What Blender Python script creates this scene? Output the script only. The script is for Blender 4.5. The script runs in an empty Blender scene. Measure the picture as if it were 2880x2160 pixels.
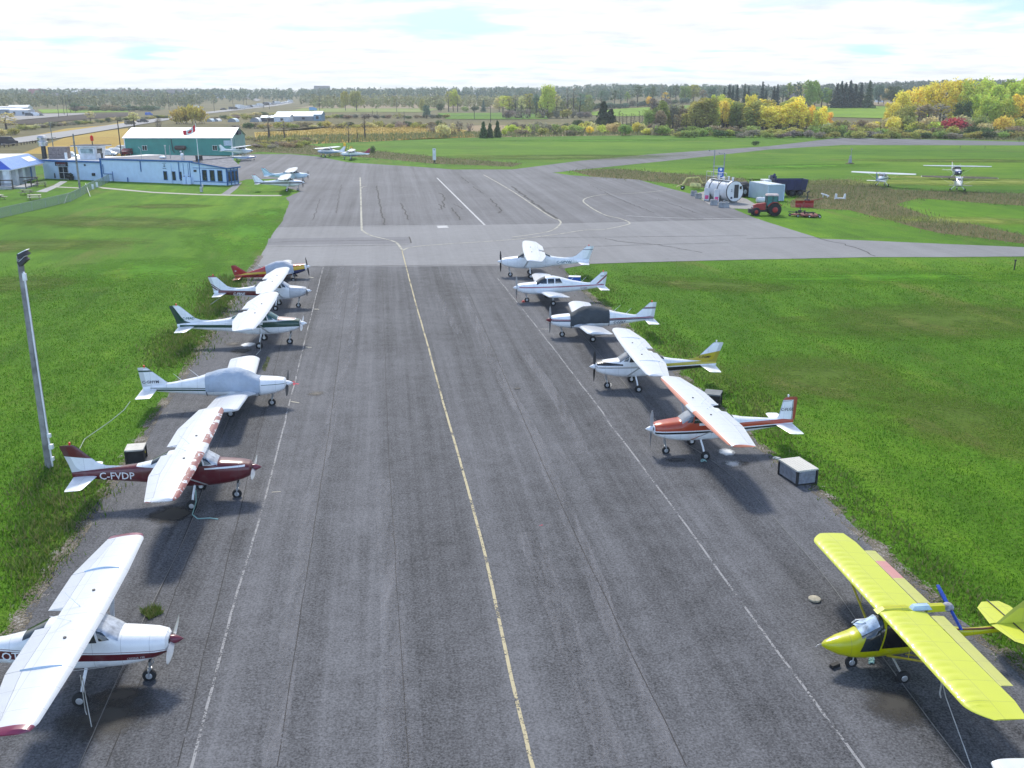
import bpy, bmesh, math, random
import numpy as np
from mathutils import Vector, Matrix
R = math.radians
rnd = random.Random(7)
S = bpy.context.scene
COL = S.collection
# ---------------------------------------------------------------- camera, sky, sun, exposure
F, YH, H = 2700.0, 262.0, 15.4            # focal length and horizon row on the 2880 px wide photograph; eye height in metres
PITCH = math.atan((1080 - YH) / F)
cd = bpy.data.cameras.new('camera'); cam = bpy.data.objects.new('camera', cd); COL.objects.link(cam)
cam.location = (0, 0, H); cam.rotation_euler = (math.pi / 2 - PITCH, 0, 0)
cd.sensor_width = 36; cd.lens = 36 * F / 2880; cd.clip_start = 0.5; cd.clip_end = 30000
S.camera = cam
SUN_EL, SUN_AZ = R(47), R(-14)            # azimuth from +Y towards +X: the sun stands ahead, a little to the left
S.view_settings.view_transform = 'Standard'; S.view_settings.look = 'None'
S.view_settings.gamma = 1; S.view_settings.exposure = 0.56
sd = bpy.data.lights.new('sun', 'SUN'); sd.energy = 2.6; sd.angle = R(8); sd.color = (1, .95, .86)
so = bpy.data.objects.new('sun', sd); COL.objects.link(so)
so.rotation_euler = Vector((-math.sin(SUN_AZ) * math.cos(SUN_EL), -math.cos(SUN_AZ) * math.cos(SUN_EL), -math.sin(SUN_EL))).to_track_quat('-Z', 'Y').to_euler()

class NT:
    """small helper round a node tree"""
    def __init__(s, t): s.t = t; s.n = t.nodes; s.l = t.links
    def new(s, k, **kw):
        o = s.n.new(k)
        for a, b in kw.items(): setattr(o, a, b)
        return o
    def link(s, a, b): s.l.new(a, b)
    def set(s, sock, v):
        if isinstance(v, bpy.types.NodeSocket): s.l.new(v, sock)
        else: sock.default_value = v
    def math(s, op, a, b=0.0, c=None):
        o = s.n.new('ShaderNodeMath'); o.operation = op
        s.set(o.inputs[0], a); s.set(o.inputs[1], b)
        if c is not None: s.set(o.inputs[2], c)
        return o.outputs[0]
    def mix(s, f, a, b, mode='MIX'):
        o = s.n.new('ShaderNodeMix'); o.data_type = 'RGBA'; o.blend_type = mode
        s.set(o.inputs[0], f)
        s.set(o.inputs[6], a if isinstance(a, bpy.types.NodeSocket) else (*a[:3], 1)); s.set(o.inputs[7], b if isinstance(b, bpy.types.NodeSocket) else (*b[:3], 1))
        return o.outputs[2]
    def noise(s, vec, scale, detail=4, rough=.55, dist=0.0):
        o = s.n.new('ShaderNodeTexNoise'); s.l.new(vec, o.inputs['Vector'])
        o.inputs['Scale'].default_value = scale; o.inputs['Detail'].default_value = detail
        o.inputs['Roughness'].default_value = rough; o.inputs['Distortion'].default_value = dist
        return o.outputs['Fac']
    def ramp(s, f, stops):
        o = s.n.new('ShaderNodeValToRGB'); s.l.new(f, o.inputs[0]); e = o.color_ramp.elements
        while len(e) < len(stops): e.new(.5)
        for q, (p, c) in zip(e, stops): q.position = p; q.color = (*c[:3], 1) if hasattr(c, '__len__') else (c, c, c, 1)
        return o.outputs[0]
    def step(s, f, lo, hi):
        o = s.n.new('ShaderNodeMapRange'); s.l.new(f, o.inputs[0]); o.inputs[1].default_value = lo; o.inputs[2].default_value = hi
        return o.outputs[0]
    def mapping(s, vec, scale=(1, 1, 1), rot=(0, 0, 0), loc=(0, 0, 0)):
        o = s.n.new('ShaderNodeMapping'); s.l.new(vec, o.inputs[0])
        o.inputs['Scale'].default_value = scale; o.inputs['Rotation'].default_value = rot; o.inputs['Location'].default_value = loc
        return o.outputs[0]
    def coord(s, k='Object'): return s.n.new('ShaderNodeTexCoord').outputs[k]

W = bpy.data.worlds.new('World'); S.world = W; W.use_nodes = True
w = NT(W.node_tree); bg = w.n['Background']
sky = w.new('ShaderNodeTexSky', sky_type='NISHITA'); sky.sun_disc = False
sky.sun_elevation = SUN_EL; sky.sun_rotation = SUN_AZ; sky.altitude = 100; sky.air_density = 1.0; sky.dust_density = 1.2; sky.ozone_density = 1.5
sep = w.new('ShaderNodeSeparateXYZ'); w.link(w.coord('Generated'), sep.inputs[0])
zz = w.math('MAXIMUM', sep.outputs[2], 0.0)
den = w.math('ADD', zz, .09)
cmb = w.new('ShaderNodeCombineXYZ'); w.link(w.math('DIVIDE', sep.outputs[0], den), cmb.inputs[0]); w.link(w.math('DIVIDE', sep.outputs[1], den), cmb.inputs[1])
cv = w.mapping(cmb.outputs[0], (1, 1.15, 1), loc=(2.3, 1.4, 0))
n1 = w.noise(cv, .85, 7, .55, .3); n2 = w.noise(cv, 2.1, 6, .6)
low = w.step(zz, .16, .03)                                   # cloud bank towards the horizon
mask = w.step(w.math('ADD', n1, w.math('MULTIPLY', low, .2)), .51, .62)
shade = w.ramp(n2, [(.3, (7.9, 8.4, 8.9)), (.6, (10.6, 10.7, 10.8))])
blue = w.mix(low, sky.outputs[0], (6.4, 9.6, 10.6))
hi_ = w.step(zz, .1, .3); dim = w.math('MULTIPLY_ADD', hi_, .3, .7)
back = w.step(sep.outputs[1], .25, -.65)                       # sky behind the viewpoint lifted and blued: added fill for sides facing the camera
skyc = w.mix(1.0, w.mix(mask, blue, shade), w.mix(hi_, (.80, .80, .80), (1, 1, 1)), 'MULTIPLY')
w.link(w.mix(1.0, skyc, w.mix(back, (1, 1, 1), (1.75, 2.05, 2.45)), 'MULTIPLY'), bg.inputs['Color']); bg.inputs['Strength'].default_value = .094

# ---------------------------------------------------------------- ground and pixel helpers (real positions measured on the photograph)
_c, _s = math.cos(PITCH), math.sin(PITCH)
def sst(a, b, x):
    t = min(1, max(0, (x - a) / (b - a))); return t * t * (3 - 2 * t)
def hz(x, y):
    """height of the land"""
    h = 7.5 * sst(430, 950, y) * sst(40, 190, x) + 10 * sst(1150, 2000, y)
    h += 9 * sst(1100, 1500, y) * math.exp(-((x / max(y, 1) - .47) / .13) ** 2)
    h += 3 * sst(1300, 2000, y) * math.exp(-((x / max(y, 1) + .02) / .12) ** 2)
    return h
def gp(px, py, z=None):
    """photograph pixel -> point of the land (or of the level z)"""
    u = (px - 1440) / F; v = (py - 1080) / F; dn = _s + v * _c
    if z is not None or dn > .036:
        t = (H - (z or 0)) / dn; return Vector((u * t, (_c - v * _s) * t, z or 0))
    t = 200.0
    while t < 6000:
        x, y, q = u * t, (_c - v * _s) * t, H - t * dn
        if q <= hz(x, y): return Vector((x, y, hz(x, y)))
        t += 4
    return Vector((u * t, (_c - v * _s) * t, hz(u * t, t)))
def at(px, Y, z=None):
    """point at forward distance Y in the photograph's column px"""
    g = 0
    for _ in range(3):
        d = Y * _c + (H - g) * _s; X = (px - 1440) / F * d; g = hz(X, Y)
    return Vector((X, Y, g if z is None else z))
def inpoly(x, y, poly):
    r = np.zeros(len(x), bool); n = len(poly)
    for i in range(n):
        x0, y0 = poly[i][:2]; x1, y1 = poly[(i + 1) % n][:2]
        if y0 == y1: continue
        r ^= ((y0 > y) != (y1 > y)) & (x < (x1 - x0) * (y - y0) / (y1 - y0) + x0)
    return r

# ---------------------------------------------------------------- mesh builder
class MB:
    def __init__(s): s.v = []; s.f = []; s.m = []; s.s = []
    def add(s, vs, fs, mat=0, smooth=False):
        k = len(s.v); s.v += [tuple(q) for q in vs]
        for f in fs: s.f.append([i + k for i in f]); s.m.append(mat); s.s.append(smooth)
        return s
    def box(s, c, d, rz=0, mat=0, top=1.0, rx=0, ry=0):
        hx, hy, hh = d[0] / 2, d[1] / 2, d[2] / 2
        vs = [Vector((x * hx * (top if z > 0 else 1), y * hy * (top if z > 0 else 1), z * hh)) for z in (-1, 1) for x, y in ((-1, -1), (1, -1), (1, 1), (-1, 1))]
        if rz or rx or ry:
            m = Matrix.Rotation(rz, 3, 'Z') @ Matrix.Rotation(ry, 3, 'Y') @ Matrix.Rotation(rx, 3, 'X'); vs = [m @ q for q in vs]
        c = Vector(c)
        return s.add([q + c for q in vs], [(3, 2, 1, 0), (4, 5, 6, 7), (0, 1, 5, 4), (1, 2, 6, 5), (2, 3, 7, 6), (3, 0, 4, 7)], mat)
    def lathe(s, p0, p1, prof, n=12, mat=0, smooth=True, caps=True):
        p0, p1 = Vector(p0), Vector(p1); ax = p1 - p0; a = ax.normalized()
        e = a.cross(Vector((0, 0, 1)) if abs(a.z) < .9 else Vector((1, 0, 0))).normalized(); g = a.cross(e)
        vs = []; fs = []
        for t, r in prof:
            for i in range(n):
                q = 2 * math.pi * i / n; vs.append(p0 + ax * t + (e * math.cos(q) + g * math.sin(q)) * r)
        for j in range(len(prof) - 1):
            for i in range(n): fs.append((j * n + i, j * n + (i + 1) % n, (j + 1) * n + (i + 1) % n, (j + 1) * n + i))
        s.add(vs, fs, mat, smooth)
        if caps:
            s.add([vs[i] for i in range(n)], [tuple(range(n - 1, -1, -1))], mat); m = (len(prof) - 1) * n
            s.add([vs[m + i] for i in range(n)], [tuple(range(n))], mat)
        return s
    def cyl(s, p0, p1, r0, r1=None, n=10, mat=0): return s.lathe(p0, p1, [(0, r0), (1, r0 if r1 is None else r1)], n, mat)
    def ball(s, c, r, n=10, mat=0, sq=(1, 1, 1)):
        k = n // 2; vs = []; fs = []
        for j in range(k + 1):
            for i in range(n):
                a, b = math.pi * j / k, 2 * math.pi * i / n
                vs.append((c[0] + r * sq[0] * math.sin(a) * math.cos(b), c[1] + r * sq[1] * math.sin(a) * math.sin(b), c[2] + r * sq[2] * math.cos(a)))
        for j in range(k):
            for i in range(n): fs.append((j * n + i, (j + 1) * n + i, (j + 1) * n + (i + 1) % n, j * n + (i + 1) % n))
        return s.add(vs, fs, mat, True)
    def tube(s, pts, r, n=6, mat=0):
        for a, b in zip(pts[:-1], pts[1:]): s.cyl(a, b, r, r, n, mat)
        return s
    def prism(s, poly, z0, z1, mat=0, axis='z'):
        n = len(poly)
        def P(a, b, c): return (a, b, c) if axis == 'z' else ((a, c, b) if axis == 'y' else (c, a, b))
        vs = [P(a, b, z0) for a, b in poly] + [P(a, b, z1) for a, b in poly]
        return s.add(vs, [tuple(range(n - 1, -1, -1)), tuple(range(n, 2 * n))] + [(i, (i + 1) % n, n + (i + 1) % n, n + i) for i in range(n)], mat)
    def loft(s, rings, mat=0, smooth=True, caps=True, closed=True):
        n = len(rings[0]); vs = [q for r in rings for q in r]; fs = []
        for j in range(len(rings) - 1):
            for i in range(n if closed else n - 1): fs.append((j * n + i, j * n + (i + 1) % n, (j + 1) * n + (i + 1) % n, (j + 1) * n + i))
        s.add(vs, fs, mat, smooth)
        if caps: s.add(rings[0], [tuple(range(n))], mat); s.add(rings[-1], [tuple(range(n))], mat)
        return s
    def foil(s, secs, f0=0.0, f1=1.0, n=9, mat=0, camber=.35):
        """aerofoil panel through sections (leading edge, trailing edge, thickness ratio, thickness direction), between two fractions of chord"""
        rings = []
        for le, te, th, nr in secs:
            le, te, nr = Vector(le), Vector(te), Vector(nr); ch = (te - le).length; up = []; lo = []
            for i in range(n):
                c = f0 + (f1 - f0) * (1 - math.cos(math.pi * i / (n - 1))) / 2
                y = 5 * th * ch * (.2969 * math.sqrt(c) - .126 * c - .3516 * c * c + .2843 * c ** 3 - .1036 * c ** 4)
                p = le + (te - le) * c
                up.append(p + nr * y * (1 + camber)); lo.append(p - nr * y * (1 - camber))
            rings.append(up + lo[::-1])
        s.loft(rings, mat, True); return s
    def build(s, name, mats, parent=None, recalc=True, sharp=35):
        me = bpy.data.meshes.new(name); me.from_pydata(s.v, [], s.f)
        for m in (mats if isinstance(mats, (list, tuple)) else [mats]): me.materials.append(m)
        me.polygons.foreach_set('material_index', s.m); me.polygons.foreach_set('use_smooth', s.s)
        b = bmesh.new(); b.from_mesh(me)
        bmesh.ops.remove_doubles(b, verts=b.verts, dist=1e-5)
        if recalc: bmesh.ops.recalc_face_normals(b, faces=b.faces)
        b.to_mesh(me); b.free()
        if any(s.s): me.set_sharp_from_angle(angle=R(sharp))
        o = bpy.data.objects.new(name, me); COL.objects.link(o)
        if parent: o.parent = parent
        return o
def npmesh(name, verts, faces, mat, parent=None, smooth=False):
    """fast mesh from numpy arrays of equal-sided faces"""
    me = bpy.data.meshes.new(name); k = faces.shape[1]
    me.vertices.add(len(verts)); me.vertices.foreach_set('co', verts.astype(np.float32).ravel())
    me.loops.add(faces.size); me.loops.foreach_set('vertex_index', faces.astype(np.int32).ravel())
    me.polygons.add(len(faces)); me.polygons.foreach_set('loop_start', np.arange(0, faces.size, k, dtype=np.int32))
    me.update(calc_edges=True); me.materials.append(mat)
    o = bpy.data.objects.new(name, me); COL.objects.link(o)
    if parent: o.parent = parent
    return o
def tag(o, label, cat, group=None):
    o['label'] = label; o['category'] = cat
    if group: o['group'] = group
    return o
def thing(name, label, cat, loc=(0, 0, 0), rz=0, group=None):
    o = bpy.data.objects.new(name, None); COL.objects.link(o); o.empty_display_size = .2
    o.location = loc; o.rotation_euler = (0, 0, rz); return tag(o, label, cat, group)
def kind(o, k): o['kind'] = k; return o

# ---------------------------------------------------------------- materials
_M = {}
def mat(name, col, rough=.6, metal=0, var=.12, scale=3.0, bump=0, coat=0, spec=.5):
    """plain surface with slight procedural wear"""
    if name in _M: return _M[name]
    m = bpy.data.materials.new(name); m.use_nodes = True; t = NT(m.node_tree); b = t.n['Principled BSDF']
    co = t.coord(); nz = t.noise(co, scale, 5)
    c2 = tuple(max(0, q * (1 - 2 * var)) for q in col); c3 = tuple(min(1, q * (1 + var)) for q in col)
    t.link(t.ramp(nz, [(.3, c2), (.65, c3)]), b.inputs['Base Color'])
    b.inputs['Roughness'].default_value = rough; b.inputs['Metallic'].default_value = metal
    b.inputs['Coat Weight'].default_value = coat; b.inputs['Specular IOR Level'].default_value = spec
    if bump:
        bp = t.new('ShaderNodeBump'); bp.inputs['Strength'].default_value = bump; bp.inputs['Distance'].default_value = .02
        t.link(t.noise(co, scale * 6, 4), bp.inputs['Height']); t.link(bp.outputs[0], b.inputs['Normal'])
    _M[name] = m; return m
def paint(name, base, layers=(), rough=.32, bump=None, dirt=.1):
    """painted skin in the aircraft's own coordinates; a layer is (colour, dict of limits)"""
    m = bpy.data.materials.new(name); m.use_nodes = True; t = NT(m.node_tree); b = t.n['Principled BSDF']
    co = t.coord(); sp = t.new('ShaderNodeSeparateXYZ'); t.link(co, sp.inputs[0]); X, Y, Z = sp.outputs
    c = t.mix(0, base, base); AY = None
    for col, lim in layers:
        f = None
        def mul(q):
            nonlocal f
            f = q if f is None else t.math('MULTIPLY', f, q)
        if 'x' in lim: mul(t.math('GREATER_THAN', X, lim['x'][0])); mul(t.math('LESS_THAN', X, lim['x'][1]))
        if 'y' in lim:
            if AY is None: AY = t.math('ABSOLUTE', Y)
            mul(t.math('GREATER_THAN', AY, lim['y'][0])); mul(t.math('LESS_THAN', AY, lim['y'][1]))
        if 'lo' in lim: mul(t.math('GREATER_THAN', Z, t.math('MULTIPLY_ADD', X, lim['lo'][1], lim['lo'][0])))
        if 'hi' in lim: mul(t.math('LESS_THAN', Z, t.math('MULTIPLY_ADD', X, lim['hi'][1], lim['hi'][0])))
        if 'noise' in lim: mul(t.math('GREATER_THAN', t.noise(co, lim['noise'][0], 5, .6, .4), lim['noise'][1]))
        c = t.mix(f, c, col)
    if AY is None: AY = t.math('ABSOLUTE', Y)
    ln = t.math('MAXIMUM', t.math('LESS_THAN', t.math('FRACT', t.math('MULTIPLY', AY, 1.18)), .02), t.math('LESS_THAN', t.math('FRACT', t.math('MULTIPLY', X, 1.37)), .022))
    c = t.mix(t.math('MULTIPLY', ln, .28), c, (.08, .085, .09))
    d = t.step(t.noise(co, 2.2, 8, .65), .48, .8)
    c = t.mix(t.math('MULTIPLY', d, dirt * 2.2), c, (.22, .21, .19))
    t.link(c, b.inputs['Base Color']); b.inputs['Roughness'].default_value = rough; b.inputs['Coat Weight'].default_value = .25
    if bump:
        wv = t.new('ShaderNodeTexWave', wave_type='BANDS', bands_direction='Y'); t.link(co, wv.inputs[0]); wv.inputs['Scale'].default_value = bump
        bp = t.new('ShaderNodeBump'); bp.inputs['Strength'].default_value = .5; bp.inputs['Distance'].default_value = .02
        t.link(wv.outputs['Fac'], bp.inputs['Height']); t.link(bp.outputs[0], b.inputs['Normal'])
    return m
WHITE = (.8, .81, .82); BURG = (.11, .012, .018); BLACK = (.012, .012, .014); GREEN = (.008, .05, .032); ORANGE = (.42, .055, .018); RED = (.33, .012, .018)
RUB = mat('rubber', (.018, .018, .019), .85); HUB = mat('wheel_metal', (.55, .56, .57), .4, .6); STEEL = mat('steel', (.45, .46, .47), .4, .7)
ALUM = mat('bare_metal', (.6, .61, .63), .38, .8); DARK = mat('dark_metal', (.03, .03, .033), .5); GREYM = mat('grey_metal', (.3, .31, .32), .5, .3)
GLASS = mat('window_glass', (.022, .03, .034), .06, 0, .2, 2, spec=.9); TINT = mat('green_tinted_glass', (.02, .09, .085), .08, spec=.8)
PWHITE = mat('white_paint', WHITE, .45, 0, .06); REDL = mat('red_lens', (.75, .03, .015), .3)
CONC = mat('concrete', (.36, .36, .35), .9, 0, .2, 2, .3); WOODG = mat('weathered_wood', (.2, .17, .145), .85, 0, .3, 6, .4)
ROPE = mat('rope', (.42, .42, .4), .9); SHADE = mat('silver_sunshade', (.55, .57, .6), .35, .5, .2, 5)
BLUE = mat('blue_paint', (.012, .06, .26), .4); YELM = mat('faded_yellow_paint', (.6, .54, .2), .6, 0, .25, 2); REDP = mat('red_paint', (.33, .02, .018), .4)
_font = {}
def glyphs(txt, size, slant=0.0):
    k = (txt, size, slant)
    if k not in _font:
        cu = bpy.data.curves.new('t', 'FONT'); cu.body = txt; cu.size = size; cu.shear = slant; cu.resolution_u = 2; cu.offset = size * .012
        ob = bpy.data.objects.new('t', cu); COL.objects.link(ob)
        dg = bpy.context.evaluated_depsgraph_get(); me = bpy.data.meshes.new_from_object(ob.evaluated_get(dg))
        _font[k] = ([(q.co.x, q.co.y) for q in me.vertices], [tuple(p.vertices) for p in me.polygons])
        bpy.data.objects.remove(ob); bpy.data.curves.remove(cu); bpy.data.meshes.remove(me)
    return _font[k]
# ---------------------------------------------------------------- ground materials
RW = R(7.3)                                # the parking strip runs this far to the left of straight ahead
def m_asphalt(name, lo, hi, streak, grain=1.0, tint=(1, 1, 1.06)):
    m = bpy.data.materials.new(name); m.use_nodes = True; t = NT(m.node_tree); b = t.n['Principled BSDF']
    co = t.coord(); al = t.mapping(co, rot=(0, 0, -RW))
    fine = t.noise(al, 16, 3, .75); mid = t.noise(al, 1.1, 6, .6); big = t.noise(al, .07, 4, .6)
    st = t.noise(t.mapping(al, (.5, .008, 1)), 1.0, 5, .7, .2); st2 = t.noise(t.mapping(al, (3.2, .05, 1)), 1.0, 4, .7, .15)
    f = t.math('ADD', t.math('MULTIPLY', t.math('SUBTRACT', fine, .5), 1.5 * grain), .5)
    f = t.math('ADD', f, t.math('MULTIPLY', t.math('SUBTRACT', st, .5), streak))
    f = t.math('ADD', f, t.math('MULTIPLY', t.math('SUBTRACT', st2, .5), streak * .28))
    f = t.math('ADD', f, t.math('MULTIPLY', t.math('SUBTRACT', mid, .5), .5))
    f = t.math('ADD', f, t.math('MULTIPLY', t.math('SUBTRACT', big, .5), .7))
    c = t.ramp(f, [(.05, tuple(lo * q for q in tint)), (.95, tuple(hi * q for q in tint))])
    t.link(c, b.inputs['Base Color']); b.inputs['Roughness'].default_value = .86; b.inputs['Specular IOR Level'].default_value = .25
    bp = t.new('ShaderNodeBump'); bp.inputs['Strength'].default_value = .5; bp.inputs['Distance'].default_value = .015
    t.link(t.noise(al, 26, 2), bp.inputs['Height']); t.link(bp.outputs[0], b.inputs['Normal']); return m
def m_grass(name, c0, c1, c2, dry, amt=.5, s=1.0, stripe=.35, sdir=RW):
    m = bpy.data.materials.new(name); m.use_nodes = True; t = NT(m.node_tree); b = t.n['Principled BSDF']
    co = t.coord(); al = t.mapping(co, rot=(0, 0, -sdir))
    big = t.noise(t.mapping(al, (.045 * s, .018 * s, 1)), 1, 5, .6, .4); mid = t.noise(t.mapping(al, (.3, .16, 1)), 1.3 * s, 6, .65)
    fine = t.noise(co, 5.5, 5, .75); st = t.noise(t.mapping(al, (.42, .012, 1)), 1, 3, .6, .1)
    f = t.math('ADD', t.math('MULTIPLY', big, .55), t.math('MULTIPLY', mid, .45)); f = t.math('ADD', f, t.math('MULTIPLY', t.math('SUBTRACT', st, .5), stripe))
    c = t.ramp(f, [(.33, c0), (.5, c1), (.66, c2)])
    dm = t.step(t.noise(t.mapping(al, (.16, .05, 1), loc=(5, 3, 0)), 1.0 * s, 7, .68, .5), .72 - amt * .3, .86 - amt * .2)
    c = t.mix(t.math('MULTIPLY', dm, .8), c, dry)
    c = t.mix(1.0, c, t.ramp(fine, [(.28, (.42,) * 3), (.5, (1,) * 3), (.75, (1.45, 1.4, 1.2))]), 'MULTIPLY')
    t.link(c, b.inputs['Base Color']); b.inputs['Roughness'].default_value = .9; b.inputs['Specular IOR Level'].default_value = .15
    bp = t.new('ShaderNodeBump'); bp.inputs['Strength'].default_value = .9; bp.inputs['Distance'].default_value = .12
    t.link(t.noise(co, 7, 5, .7), bp.inputs['Height']); t.link(bp.outputs[0], b.inputs['Normal']); return m
G0, G1, G2, DRY = (.044, .112, .006), (.073, .174, .008), (.118, .232, .011), (.16, .165, .04)
M_LAWN = m_grass('lawn_grass', tuple(q * 1.15 for q in G0), tuple(q * 1.15 for q in G1), tuple(q * 1.15 for q in G2), DRY, .6)
M_LAWN2 = m_grass('bright_lawn_grass', (.045, .12, .008), (.085, .19, .01), (.15, .26, .014), (.19, .18, .045), .5, .6, .2, R(80))
M_SCRUB = m_grass('scrub_ground', (.09, .095, .04), (.14, .125, .06), (.19, .17, .07), (.25, .19, .1), .6, .35, .1, R(85))
M_GOLD = m_grass('golden_meadow', (.3, .2, .05), (.42, .29, .07), (.36, .31, .08), (.26, .17, .08), .5, .8, .1, R(85))
M_TAN = m_grass('tan_field', (.26, .2, .13), (.3, .235, .15), (.27, .23, .13), (.22, .17, .11), .3, .3, .2, R(85))
M_PALE = m_grass('pale_green_field', (.14, .19, .05), (.2, .25, .06), (.24, .27, .08), (.26, .24, .1), .3, .3, .2, R(85))
M_LIME = m_grass('lime_field', (.11, .2, .015), (.17, .29, .02), (.22, .34, .03), (.2, .25, .05), .2, .5, .2, R(85))
M_PLOUGH = m_grass('ploughed_soil', (.045, .035, .03), (.06, .047, .04), (.075, .06, .045), (.05, .05, .03), .3, 1, .2, R(70))
M_GRAVEL = m_asphalt('gravel_lot', .2, .34, .3, .8, (1.04, 1, .95))
M_APRON = m_asphalt('worn_apron_asphalt', .085, .215, 1.3, .7, (1, 1, 1.05))
M_TAXI = m_asphalt('pale_taxiway_asphalt', .165, .28, .8, .5, (1, 1, 1.02))
M_STRIP = m_asphalt('dark_parking_asphalt', .03, .178, 1.35, 1.3, (.985, 1.0, 1.07))
M_HIGHWAY = m_asphalt('highway_asphalt', .26, .36, .3, .4, (1.02, 1, .98))

# ---------------------------------------------------------------- ground sheets
def ragged(pts, amp, step, ymax=150):
    out = []; n = len(pts)
    for i in range(n):
        a, b = pts[i], pts[(i + 1) % n]; L = (b - a).length; k = max(1, min(600, int(L / (step * max(1, a.y / 40))))) if min(a.y, b.y) < ymax else 1
        nr = Vector((-(b - a).y, (b - a).x, 0)).normalized()
        for j in range(k): out.append(a + (b - a) * j / k + nr * (rnd.gauss(0, amp) if j else 0))
    return out
def sheet(name, pts, z, m, drape=0, label=None):
    b = bmesh.new(); vs = [b.verts.new((p[0], p[1], p[2] if drape else 0)) for p in pts]; f = b.faces.new(vs)
    bmesh.ops.triangulate(b, faces=[f], ngon_method='EAR_CLIP')
    if drape:
        for _ in range(7):
            es = [e for e in b.edges if e.calc_length() > drape]
            if not es: break
            bmesh.ops.subdivide_edges(b, edges=es, cuts=1); bmesh.ops.triangulate(b, faces=b.faces[:])
    for v in b.verts: v.co.z = hz(v.co.x, v.co.y) + z
    bmesh.ops.recalc_face_normals(b, faces=b.faces)
    if b.faces[0].normal.z < 0: bmesh.ops.reverse_faces(b, faces=b.faces[:])
    me = bpy.data.meshes.new(name); b.to_mesh(me); b.free(); me.materials.append(m)
    o = bpy.data.objects.new(name, me); COL.objects.link(o); return kind(o, 'structure')
def P(*a): return [gp(*q) for q in a]
# the land: rings of growing radius round the viewpoint
rr = [0.01] + [3 * 1.22 ** i for i in range(24)]; rr = [r for r in rr if r < 380] + list(np.geomspace(400, 4200, 64)) + [5200, 7000, 10000, 16000]
NA = 240; vs = np.array([(r * math.sin(a), r * math.cos(a), hz(r * math.sin(a), r * math.cos(a)) if r < 9000 else 0.0) for r in rr for a in [2 * math.pi * i / NA for i in range(NA)]])
fs = np.array([(j * NA + i, j * NA + (i + 1) % NA, (j + 1) * NA + (i + 1) % NA, (j + 1) * NA + i) for j in range(len(rr) - 1) for i in range(NA)])[:, ::-1]
kind(npmesh('ground', vs, fs, M_SCRUB), 'structure')
LEFT_EDGE = [(-420, 2400), (-60, 1900), (37, 1779), (105, 1673), (217, 1510), (253, 1442), (318, 1358), (354, 1304), (470, 1120), (528, 1038), (593, 940), (629, 891), (681, 804), (717, 745), (734, 720), (769, 656), (795, 623), (814, 568), (803, 557)]
LOBE = [(845, 539), (809, 529), (791, 503), (692, 505), (672, 512), (668, 470), (682, 440), (700, 434)]
FAR_EDGE = [(720, 434), (817, 434), (896, 441), (980, 457), (1182, 470), (1273, 477), (1440, 477)]
TAX_TOP = [(1635, 452), (1830, 434), (2160, 411.6), (2368, 387), (2880, 399), (3300, 408)]
TAX_BOT = [(3300, 418), (2880, 409), (2368, 408), (2160, 421), (1863, 454), (1765, 464), (1554, 486)]
RIGHT_TOP = [(1603, 493), (1798, 506), (1831, 516), (1889, 532), (1941, 545), (1993, 574), (2058, 586), (2114, 610), (2160, 626), (2306, 672), (2453, 678), (2681, 688), (2880, 696), (3400, 712)]
RIGHT_BOT = [(3400, 722), (2880, 722), (2648, 724), (2453, 724), (2160, 730), (2100, 731), (1821, 738), (1660, 743), (1580, 758)]
RIGHT_EDGE = [(1601, 777), (1677, 846), (1718, 874), (1770, 932), (1821, 977), (1869, 1014), (1941, 1083), (2018, 1147), (2128, 1245), (2177, 1287), (2291, 1375), (2360, 1434), (2398, 1480), (2463, 1537), (2529, 1603), (2640, 1697), (2877, 1890), (3400, 2400)]
LAWN = [(-700, 2400), (-700, 500), (0, 470), (660, 445), (720, 428), (876, 405), (1078, 397), (1208, 389), (1440, 385.6), (1765, 380.7), (2160, 380.7), (2290, 384), (2368, 386), (2880, 396), (3500, 408), (3500, 2400)]
sheet('lawn', P(*LAWN), .01, M_LAWN)
sheet('infield_grass', P((900, 414), (1078, 398.5), (1208, 390.5), (1440, 387), (1765, 382), (2160, 382), (2290, 385), (2368, 387), (2160, 411), (1830, 433.5), (1635, 451.5), (1440, 476), (1273, 476), (1225, 441), (1045, 425), (974, 428)), .018, M_LAWN2)
sheet('mown_field', P((3400, 419), (2880, 410), (2368, 409), (2160, 422), (1863, 455), (1765, 466), (1733, 477), (1896, 490), (2091, 503), (2277, 509), (2388, 506), (2518, 535), (2880, 545), (3400, 560)), .018, M_LAWN2)
APRON = P(*(LEFT_EDGE + LOBE + FAR_EDGE + TAX_TOP + TAX_BOT + RIGHT_TOP + RIGHT_BOT + RIGHT_EDGE))
sheet('apron', ragged(APRON, .05, .35), .03, M_APRON)
sheet('taxiway', ragged(P((779, 642), (1150, 636), (1440, 632), (1640, 628), (1900, 622), (2135, 617.5), (2160, 626), (2306, 672), (2453, 678), (2681, 688), (2880, 696), (3400, 712), (3400, 722), (2880, 722), (2648, 724), (2453, 724), (2160, 730), (2100, 731), (1821, 738), (1660, 743), (1580, 747), (1200, 750), (727, 751), (734, 720), (769, 656)), .03, .6), .038, M_TAXI)
sheet('parking_strip', ragged(P(*[q for q in LEFT_EDGE if q[1] > 748], (731, 750), (900, 751), (1200, 751), (1400, 748), (1578, 746), *RIGHT_EDGE), .04, .3), .046, M_STRIP)
sheet('gravel_pad', P((1950, 546), (2000, 534), (2100, 560), (2150, 590), (2060, 587), (1993, 575)), .04, M_GRAVEL)
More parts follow.
